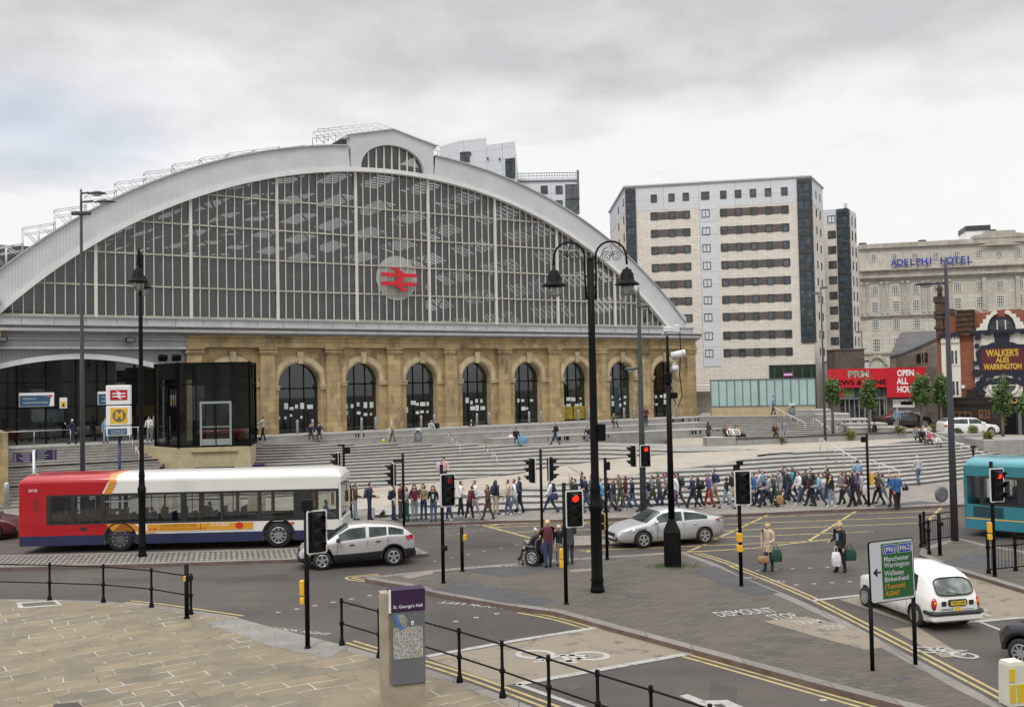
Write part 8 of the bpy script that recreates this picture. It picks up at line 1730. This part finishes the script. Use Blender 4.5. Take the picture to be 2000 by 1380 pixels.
# --- the walking column
W_ = [
(1118, 996, 1.68, 180, 'char', 'djea', 'br', 'person in charcoal at the head of the column, half behind the red signal', {}),
(1127, 998, 1.76, 180, 'blk', 'jea', 'dk', 'bare armed person in black tee behind the red signal', dict(sleeve='skin')),
(1139, 992, 1.86, 180, 'nav', 'djea', 'br', 'tallest of the first five, dark jacket, behind the navy tee', dict(ph=1)),
(1147, 997, 1.78, 178, 'nav', 'jea', 'br', 'person in navy tee and faded jeans left of the lamp post', dict(sleeve='skin', amp=26)),
(1157, 993, 1.72, 178, 'dgr', 'char', 'br', 'person in grey with a pack just left of the lamp post', dict(bp='gre')),
(1174, 998, 1.72, 176, 'sky', 'djea', 'gi', 'person in light blue top between the two black posts', dict(ph=1)),
(1190, 997, 1.72, 180, 'blk', 'navy', 'dk', 'person in black jacket beside the slim signal pole', {}),
(1200, 996, 1.68, 182, 'nav', 'dgr', 'gi', 'long ginger haired person in navy jacket', dict(hl='long', ph=1)),
(1213, 996, 1.74, 180, 'oli', 'oli', 'gi', 'long haired person dressed all in olive', dict(hl='long')),
(1223, 991, 1.68, 180, 'mar', 'char', 'br', 'person in dark plum just behind the olive outfit', dict(hl='mid', ph=1)),
(1236, 998, 1.68, 180, 'nav', 'jea', 'dk', 'person in hooded navy jacket and blue jeans with white shoes', dict(amp=30, shoes='wht')),
(1262, 996, 1.68, 180, 'lbl', 'djea', 'dk', 'person in pale blue top half behind the grey lamp post', dict(bp='nav', ph=1)),
(1276, 993, 1.74, 180, 'gre', 'oli', 'br', 'ponytailed person in grey top and olive trousers', dict(hl='tail', amp=26)),
(1290, 992, 1.8, 180, 'dgr', 'djea', 'br', 'person in dark grey denim jacket with arms folded', dict(arm='bent', ph=1)),
(1303, 993, 1.76, 180, 'gre', 'char', 'cap', 'person in grey tee wearing a red cap', dict(arm='bent', sleeve='skin', amp=26)),
(1319, 993, 1.8, 180, 'wht', 'pur', 'dk', 'person with white striped jacket behind the camera mast', dict(ph=1)),
(1328, 993, 1.84, 180, 'nav', 'dgr', 'dk', 'person in navy jacket with dark green pack right of the camera mast', dict(bp='grn', arm='bent')),
(1355, 992, 1.78, 180, 'nav', 'nav', 'br', 'person wholly in navy with folded arms', dict(arm='bent', amp=26, shoes='wht')),
(1367, 992, 1.62, 180, 'blk', 'blk', 'br', 'brown haired person in black with a dark pack', dict(bp='blk', hl='mid', amp=28, ph=1, shoes='wht')),
(1386, 987, 1.72, 180, 'pur', 'red', 'hat', 'person in purple top and bright red trousers', dict(amp=20)),
(1397, 987, 1.84, 180, 'nav', 'khk', 'dk', 'person in navy vest with grey sleeves and khaki trousers', dict(sleeve='lgr', bp='navy', amp=24, ph=1)),
(1418, 992, 1.62, 0, 'blk', 'ljea', 'dk', 'curly haired person in black top and pale jeans walking right', dict(hl='full', sleeve='lbl', amp=24)),
(1432, 986, 1.68, 175, 'blk', 'bei', 'br', 'person in black jacket and beige trousers left of the unlit signal', dict(hl='tail', arm='bent', amp=18, ph=1)),
(1464, 984, 1.7, 180, 'char', 'char', 'br', 'person in charcoal just right of the unlit signal', dict(hl='mid')),
(1474, 988, 1.72, 180, 'blu', 'djea', 'br', 'person in bright blue jacket right of the unlit signal', dict(ph=1, shoes='wht')),
(1485, 983, 1.84, 180, 'lgr', 'navy', 'gi', 'tall person in pale grey jacket behind the bright blue one', dict(bp='sky')),
(1495, 985, 1.74, 180, 'blk', 'djea', 'br', 'person in black top between two grey jackets', dict(arm='bent', ph=1)),
(1502, 989, 1.7, 180, 'gre', 'blk', 'br', 'person in grey sweater striding in black trousers', dict(amp=34)),
(1514, 990, 1.62, 180, 'char', 'grn', 'dk', 'person in charcoal jacket and dark green trousers carrying a tan bag', dict(amp=20, shoes='wht')),
(1524, 983, 1.8, 180, 'gre', 'grn', 'dk', 'person in grey hoodie behind the tan bag', dict(ph=1, sleeve='lgr')),
(1532, 977, 1.86, 180, 'nav', 'nav', 'dk', 'tall person in navy hoodie at the back of the column', dict()),
(1541, 978, 1.84, 180, 'char', 'djea', 'dk', 'tall dark haired person behind the turquoise jacket', dict(ph=1)),
(1550, 979, 1.78, 180, 'tur', 'blk', 'br', 'long haired person in turquoise jacket and black trousers', dict(hl='long', amp=24, bp='nav')),
(1564, 984, 1.7, 180, 'wht', 'jea', 'dk', 'person in white jacket with dark pack after the turquoise one', dict(bp='nav', amp=28, ph=1, shoes='wht')),
(1575, 982, 1.68, 180, 'nav', 'char', 'dk', 'person in navy walking between the white jacket and the red top', dict(arm='bent')),
(1584, 985, 1.66, 180, 'blk', 'blk', 'br', 'person in black cardigan over a bright red top', dict(hl='long', vest='red', amp=22)),
(1588, 978, 1.82, 180, 'char', 'djea', 'dk', 'tall person behind the red top', dict(ph=1)),
(1601, 985, 1.7, 180, 'lbl', 'djea', 'dk', 'person in light blue checked shirt', dict(amp=26, arm='bent')),
(1620, 978, 1.76, 178, 'brn', 'djea', 'br', 'person raising a hand to the face in brown jacket', dict(arm=('up', 'swing'), hl='mid')),
(1626, 989, 1.62, 200, 'blk', 'ljea', 'br', 'person in black with yellow scarf and pale jeans', dict(scarf='yel', hl='mid', amp=14, shoes='wht')),
(1645, 986, 1.68, 180, 'gre', 'blk', 'br', 'person in grey tee and black leggings', dict(hl='long', amp=20, ph=1)),
(1655, 982, 1.7, 180, 'mar', 'jea', 'br', 'person in dark plum top behind the grey tee', dict(hl='long')),
(1666, 989, 1.74, 180, 'blk', 'blk', 'br', 'broad person all in black near the end of the column', dict(hl='mid', amp=14, ph=1)),
(1672, 982, 1.78, 180, 'pur', 'char', 'dk', 'person in purple shirt behind the broad black coat', dict()),
(1684, 988, 1.72, 180, 'lgr', 'brn', 'br', 'person in pale grey jacket with brown trousers carrying a white bag', dict(hl='long', amp=20, ph=1)),
(1716, 984, 1.66, 185, 'brn', 'blk', 'br', 'person in brown with black leggings right of the slim pole', dict(hl='long', amp=28)),
(1727, 985, 1.62, 170, 'gre', 'ljea', 'br', 'person in grey hoodie with a pack on the front', dict(hl='mid', amp=24, ph=1)),
(1744, 987, 1.6, 200, 'blu', 'mar', 'bl', 'blond person half hidden behind the blue coat', dict(hl='full', amp=8)),
]
for k_, (x, y, H, fc, tp, lg, hr, lab, kw) in enumerate(W_):
    kw = dict(kw); y += (0, 2.5, -2, 1, -3, 3)[k_ * 5 % 6]; kw.setdefault('lean', (1, 6, 3, 8, 2)[k_ % 5]); kw['amp'] = kw.get('amp', 24) * (.8, 1.1, .95, 1.25, .7)[k_ * 3 % 5]; bp_ = kw.pop('bp', None); fc += (0, 14, -9, 5, -16, 9, -4)[k_ % 7]; kw.setdefault('arm', ('swing', ('bent', 'swing'), 'swing', ('down', 'bent'), 'bent')[k_ * 2 % 5]); o = P(x, y, H * 1.0, fc, tp, lg, hr, lab, 'walk', group=CR, **kw)
    if bp_: backpack(o, H * 1.0, fc, bp_, '%s backpack on the %s' % ({'nav': 'dark navy', 'navy': 'navy', 'blk': 'black', 'gre': 'grey', 'grn': 'dark green', 'sky': 'pale blue'}[bp_], ' '.join(lab.split(' ')[:9])))
o = P(1753, 991, 1.66, -80, 'blu', 'blk', 'bl', 'older blond person in a bright blue coat facing the road', 'stand', arm=('bent', 'down'), hl='full', coat=.25, stout=1.25, group=CR); bag(o + Vector((.36, -.1, .82)), cl('blk'), 'small black handbag on the arm of the blue coat', .26, .2, .1, .18, name='handbag')
o = G(1522, 988, KH); bag(o + Vector((0, -.1, .12)), cl('tan'), 'tan paper bag carried by the person in dark green trousers', .34, .42, .16)
o = G(1691, 986, KH); bag(o + Vector((0, 0, .5)), cl('wht'), 'white plastic bag beside the pale grey jacket and brown trousers', .26, .46, .12)
# --- steps and terrace
ST = 'people sitting and walking on the steps'
P(868, 950, 1.72, -80, STRIPE, 'djea', 'br', 'person in pink and white striped tee coming down the steps', 'stand', z=.45, arm='bent', sleeve='skin', group=ST); bag(G(856, 944, .45) + Vector((.05, 0, .75)), cl('lil'), 'pale bundled coat held by the striped tee', .3, .5, .2, loop=False, name='folded_coat')
P(1677, 958, 1.66, 100, 'lbl', 'nav', 'dk', 'person in pale blue shirt climbing the steps behind the crowd', 'stand', z=.3, group=ST, amp=5)
P(1794, 946, 1.72, 105, 'lgr', 'jea', 'gr', 'grey haired person in pale grey shirt and jeans walking up to the steps', 'walk', amp=18, group=ST, hl='short', sleeve='lgr')
P(1901, 893, .95, -100, 'blk', 'blk', 'br', 'small child in black skipping on the right steps', 'walk', Y=61, amp=20, group=ST)
P(514, 860, 1.72, 180, 'lgr', 'blk', 'dk', 'person in white tee pushing a buggy beside the lift', 'walk', Y=67, amp=14, arm='fwd', sleeve='skin', group=ST)
t = thing('pushchair', 'dark pushchair being pushed behind the glass lift', 'pushchair', A(496, 860, 67)); b = B(); b.ball((0, 0, .72), (.30, .24, .34), 10); b.box(-.25, .25, -.2, .2, .4, .5); b.obj('hood_seat', cl('blk'), t)
b = B(); [b.tube([(x - .0, y, .12), (x + .0, y + .001, .12)], .001, 3) for x, y in ()]; b.tube([(-.28, -.2, .12), (.35, -.2, 1.0)], .015, 5); b.tube([(-.28, .2, .12), (.35, .2, 1.0)], .015, 5); b.tube([(.28, -.2, .12), (-.2, -.2, .6)], .015, 5); b.tube([(.28, .2, .12), (-.2, .2, .6)], .015, 5); b.tube([(.35, -.2, 1), (.35, .2, 1)], .015, 5); b.obj('frame', STEEL, t)
for x in (-.28, .28):
    for y in (-.2, .2): wheel(t, x, y, .12, .04, 1 if y > 0 else -1, 6)
def sitter(px, py, Y, face, tp, lg, hr, lab, **k): return P(px, py, k.pop('H', 1.68), face, tp, lg, hr, lab, 'sit', Y=Y, arm=k.pop('arm', 'lap'), lean=k.pop('lean', 12), group=ST, **k)
sitter(606, 859, 69.3, -70, 'nav', 'char', 'dk', 'person in dark jacket sitting on the step before the first arch, left of two'); sitter(623, 858, 69.6, -75, 'nav', 'char', 'br', 'person in navy shirt sitting on the step before the first arch, right of two', sleeve='skin')
o = P(767, 862, 1.70, 185, 'bei', 'oli', 'gr', 'old person in beige jacket walking left with a white bag', 'walk', Y=70, amp=14, hl='short', lean=5, group=ST); bag(o + Vector((-.2, -.2, .62)), cl('lgr'), 'white carrier bag held by the old person in beige', .28, .36)
b = B(); b.ball((0, 0, .08), .12, 8); o_ = b.obj('ball', plain('lime_ball', (.55, .6, .03), .6, .1, 4)); o_.location = A(749, 862, 70); tag(o_, 'lime yellow ball on the steps left of the old person in beige', 'ball')
sitter(841, 850, 75, -60, 'lgr', 'jea', 'br', 'person in grey top and blue jeans sitting before the third arch', hl='mid'); sitter(853, 850, 75.3, -90, 'blk', 'blk', 'br', 'person in black sitting next to the blue jeans before the third arch')
sitter(921, 847, 77.5, -90, 'blk', 'char', 'dk', 'person in black jacket over white shirt sitting before the fourth arch', vest='wht')
sitter(1008, 866, 73.5, -85, 'blk', 'djea', 'br', 'person in dark top sitting beside the turquoise bag'); bag(A(1021, 866, 73), cl('sky'), 'large turquoise bag standing on the steps', .62, .58, .3, .08, name='holdall'); bag(A(999, 856, 74), cl('wht'), 'white bag on the step left of the turquoise bag', .4, .28, .3, loop=False, name='carrier_bag')
o = P(1085, 868, 1.72, 185, 'blk', 'djea', 'br', 'person in black tee with a pack striding across below the fifth arch', 'walk', Y=73, amp=26, arm='bent', group=ST); backpack(o, 1.72, 185, 'blk', 'black backpack on the striding walker below the fifth arch')
sitter(1151, 861, 74, -120, 'nav', 'gre', 'br', 'person in navy sitting bent forward left of the tall lamp post', lean=25)
sitter(1197, 834, 81.5, -60, 'oli', 'blk', 'br', 'long haired person in patterned top perched on the terrace edge', hl='long'); P(1262, 832, 1.66, -90, 'mar', 'blk', 'br', 'person in dark red standing by the last arches behind the grey lamp post', 'stand', Y=82.5, hl='mid', arm='bent', group=ST)
P(1384, 866, 1.72, 30, 'char', 'djea', 'br', 'person in dark coat standing at the left end of the stone bench', 'stand', Y=73.5, hl='mid', arm=('up', 'bent'), coat=.2, group=ST)
for x, tp, hr, lab in ((1417, 'brn', 'br', 'left of three friends seated on the stone bench, brown top'), (1425, 'wht', 'bl', 'middle of three friends seated on the bench, blond in white'), (1438, 'crm', 'br', 'right of three friends seated on the bench, cream top')): sitter(x, 862, 72.3, -90, tp, 'blk', hr, lab, hl='long')
bag(A(1450, 852, 72.5), cl('blk'), 'black bag on the bench beside the three friends', .5, .22, .3, .05, name='holdall')
sitter(1514, 858, 73.3, -95, 'brn', 'blk', 'br', 'person in dark brown sitting on the low wall in mid square', hl='mid'); P(1532, 864, 1.70, -80, STRIPEB, 'ljea', 'br', 'person in navy striped jumper standing by the tiny shrub', 'stand', Y=72.3, hl='mid', group=ST)
P(1511, 809, 1.72, 150, 'lbl', 'char', 'dk', 'person in pale blue at the head of the upper stairs', 'walk', Y=86, amp=14, group=ST)
sitter(1635, 856, 78.6, 20, 'lgr', 'gre', 'dk', 'person in pale grey sitting on the right seat walls'); sitter(1650, 851, 79.5, -100, 'gre', 'mar', 'dk', 'hooded person in grey sitting above the shrub on the wall', hl='full')
sitter(1712, 853, 77.2, 180, 'blk', 'blk', 'dk', 'dark figure crouching below the wall near the second tree'); P(1753, 836, 1.7, -90, 'lbl', 'gre', 'gr', 'person in pale shirt standing beside the dark parked saloon', 'stand', Y=79.3, group=ST)
for x, y, tp, hr, lab, Y in ((1789, 864, 'gre', 'gi', 'leftmost of the group seated at the top of the right steps, grey top', 69), (1800, 868, 'blk', 'dk', 'person in black in the middle of the group at the top steps', 68), (1803, 861, 'wht', 'gr', 'person with a white cap shape at the back of the seated group', 70.5), (1813, 870, 'pnk', 'gi', 'person in pink at the right of the seated group', 68), (1832, 874, 'wht', 'bl', 'blond child in white sitting apart on the right steps', 67)): sitter(x, y, Y, -95, tp, 'blk', hr, lab, hl='mid', H=1.6 if x < 1830 else 1.2)
# --- by the entrance and inside the lift
EN = 'people at the station entrance'
def ent(px, Y, face, tp, lg, hr, lab, **k): o = A(px, 860, Y); o.z = ZF + .005; return P(px, 0, 1.7, face, tp, lg, hr, lab, k.pop('pose', 'walk'), loc=o, group=EN, **k)
ent(142, 62.5, 175, 'nav', 'nav', 'gr', 'person in dark suit walking left with a phone at the entrance', arm=('up', 'swing')); ent(207, 63, -90, 'lbl', 'ljea', 'br', 'person in pale blue top standing left of the station totem', pose='stand', hl='mid')
ent(186, 66, 180, 'navy', 'djea', 'dk', 'person in blue behind the tall lamp post inside the entrance', pose='stand'); ent(292, 64.5, -90, 'wht', 'gre', 'dk', 'person in white beside the lantern post at the entrance', pose='stand', arm='bent', hl='mid'); ent(302, 65.5, -120, 'khk', 'char', 'br', 'person in khaki just left of the lift', pose='stand', hl='long')
for k_, (x, Y, tp) in enumerate(((35, 67, 'char'), (52, 68, 'jea'), (88, 69, 'brn'), (100, 68, 'dgr'))): ent(x, Y, 180 * (k_ % 2), tp, 'char', 'br', ('person in charcoal inside the far left glass', 'person in faded blue inside the far left glass', 'person in brown inside the doors under the left welcome sign', 'person in grey inside the doors under the left welcome sign')[k_])
o = A(404, 860, 64); o.z = 2.95
P(404, 0, 1.68, -95, 'char', 'char', 'br', 'person standing in the glass lift car', 'stand', loc=o, arm='bent', group=EN)
# --- crossing women and the wheelchair party
XR = 'people crossing the road'
o = P(1502, 1115, 1.63, -130, 'bei', 'djea', 'bl', 'blond person in cream mac crossing with a brown handbag and dark carrier', 'walk', z=0, amp=8, arm=('bent', 'down'), hl='full', coat=.45, group=XR)
bag(o + Vector((-.20, -.12, .30)), cl('tan'), 'brown handbag hanging from the hand of the cream mac', .34, .22, .14, .32, name='handbag'); bag(o + Vector((.22, -.1, .33)), cl('grn'), 'dark green carrier bag held by the cream mac', .34, .40, .16, .15)
o = P(1643, 1117, 1.66, 205, 'blk', 'blk', 'bl', 'blond person in black jacket and white blouse crossing with three carriers', 'walk', z=0, amp=8, arm=('down', 'bent'), hl='full', vest='lbl', group=XR, coat=.12)
bag(o + Vector((-.20, -.15, .22)), cl('wht'), 'white carrier bag held by the black jacket on the road', .26, .46, .14, .2); bag(o + Vector((.30, .0, .38)), cl('grn'), 'dark green carrier bag held by the black jacket on the road', .36, .38, .16, .15)
P(1071, 1108, 1.62, 100, 'mar', 'djea', 'bl', 'blond person in maroon jacket pushing a wheelchair with back to us', 'stand', arm='fwd', hl='full', stout=1.15, group=XR)
P(1093, 1104, 1.4, 95, 'blk', 'gre', 'bl', 'short blond person in black behind the yellow button box', 'stand', hl='full', group=XR, sleeve='blk'); P(1113, 1102, 1.68, 95, 'char', 'char', 'dk', 'person in dark coat standing behind the red signal pole', 'stand', arm='bent', group=XR, coat=.4)
o = G(1046, 1104, KH); o2 = Vector((o.x + .02, o.y + .1, KH)); fc = 150; t = thing('wheelchair', 'folding wheelchair with dark bags at the edge of the centre island', 'wheelchair', o2, R(fc))
for y in (-.27, .27): wheel(t, .0, y, .29, .04, 1 if y > 0 else -1, 9); wheel(t, .46, y * .85, .10, .03, 1 if y > 0 else -1, 5)
b = B()
for y in (-.22, .22): b.tube([(-.25, y, .92), (-.14, y, .88), (-.1, y, .45), (.36, y, .45), (.5, y, .14)], .013, 6); b.tube([(-.08, y, .66), (.28, y, .66), (.3, y, .45)], .012, 6); b.tube([(-.1, y, .45), (-.1, y, .29), (.46, y, .16)], .012, 6)
b.tube([(0, -.27, .29), (0, .27, .29)], .015, 6); b.box(.46, .62, -.2, -.04, .1, .12); b.box(.46, .62, .04, .2, .1, .12); b.obj('frame', plain('wheelchair_grey', (.35, .35, .36), .35, .1, 4, metal=.5), t)
b = B(); b.bbox(-.12, .34, -.21, .21, .43, .49, .02); b.bbox(-.16, -.10, -.21, .21, .48, .9, .02); b.obj('seat', cl('blk'), t)
u_ = Vector((math.cos(R(fc)), math.sin(R(fc)), 0)); P(0, 0, 1.55, fc, 'char', 'blk', 'gr', 'grey haired person sitting in the wheelchair', 'sit', loc=o2 + Vector((0, 0, .13)) + u_ * .06, arm='lap', lean=-6, group=XR)
bag(o2 - u_ * .34 + Vector((0, -.1, .42)), cl('navy'), 'blue bag hung on the back of the wheelchair', .3, .38, .14, .1, fc + 90); bag(o2 - u_ * .46 + Vector((.14, -.22, .50)), cl('tan'), 'tan shoulder bag at the side of the maroon jacket', .28, .24, .1, .2, name='handbag')
# --- passengers
PS = 'passengers on the red bus'
def rider(px, zf, tp, hr, lab, y=-.7, face=0, **k): P(0, 0, 1.62, face + math.degrees(hdb), tp, 'djea', hr, lab, 'sit', loc=mid_ + u_2 * px2(px) + nrm_ * y + Vector((0, 0, zf)), group=PS, lean=2, arm='lap', **k)
u_2 = Vector((math.cos(hdb), math.sin(hdb), 0))
rider(187, 1.0, 'char', 'bl', 'blond passenger near the back of the red bus', hl='full'); rider(283, .50, 'blu', 'dk', 'passenger in blue jacket at the lantern post inside the red bus'); rider(300, .50, 'char', 'dk', 'passenger in dark top beside the blue jacket on the bus', y=-.2); rider(378, .50, 'jea', 'br', 'passenger in denim in the middle of the red bus', y=.7); rider(628, .62, 'lbl', 'dk', 'driver in pale shirt at the front of the red bus', y=-.75)
finish_people()
# pigeon
t = thing('pigeon', 'dark pigeon flying low over the pavement right of the dark suit', 'pigeon', A(747, 1003, 46.2)); b = B(); b.tube([(-.16, 0, 0), (-.08, 0, .0), (.04, 0, .02), (.12, 0, .05), (.17, 0, .06)], [.01, .05, .065, .035, .012], 8); b.obj('body', cl('char'), t)
for sd_ in (-1, 1): b = B(); b.add([(.08, sd_ * .03, .04), (.10, sd_ * .22, .14), (-.02, sd_ * .30, .16), (-.06, sd_ * .03, .03), (.08, sd_ * .03, .03), (.10, sd_ * .22, .13), (-.02, sd_ * .30, .15), (-.06, sd_ * .03, .02)], [(0, 1, 2, 3), (4, 5, 6, 7), (0, 1, 5, 4), (1, 2, 6, 5), (2, 3, 7, 6)]); b.obj('wing', cl('char'), t)
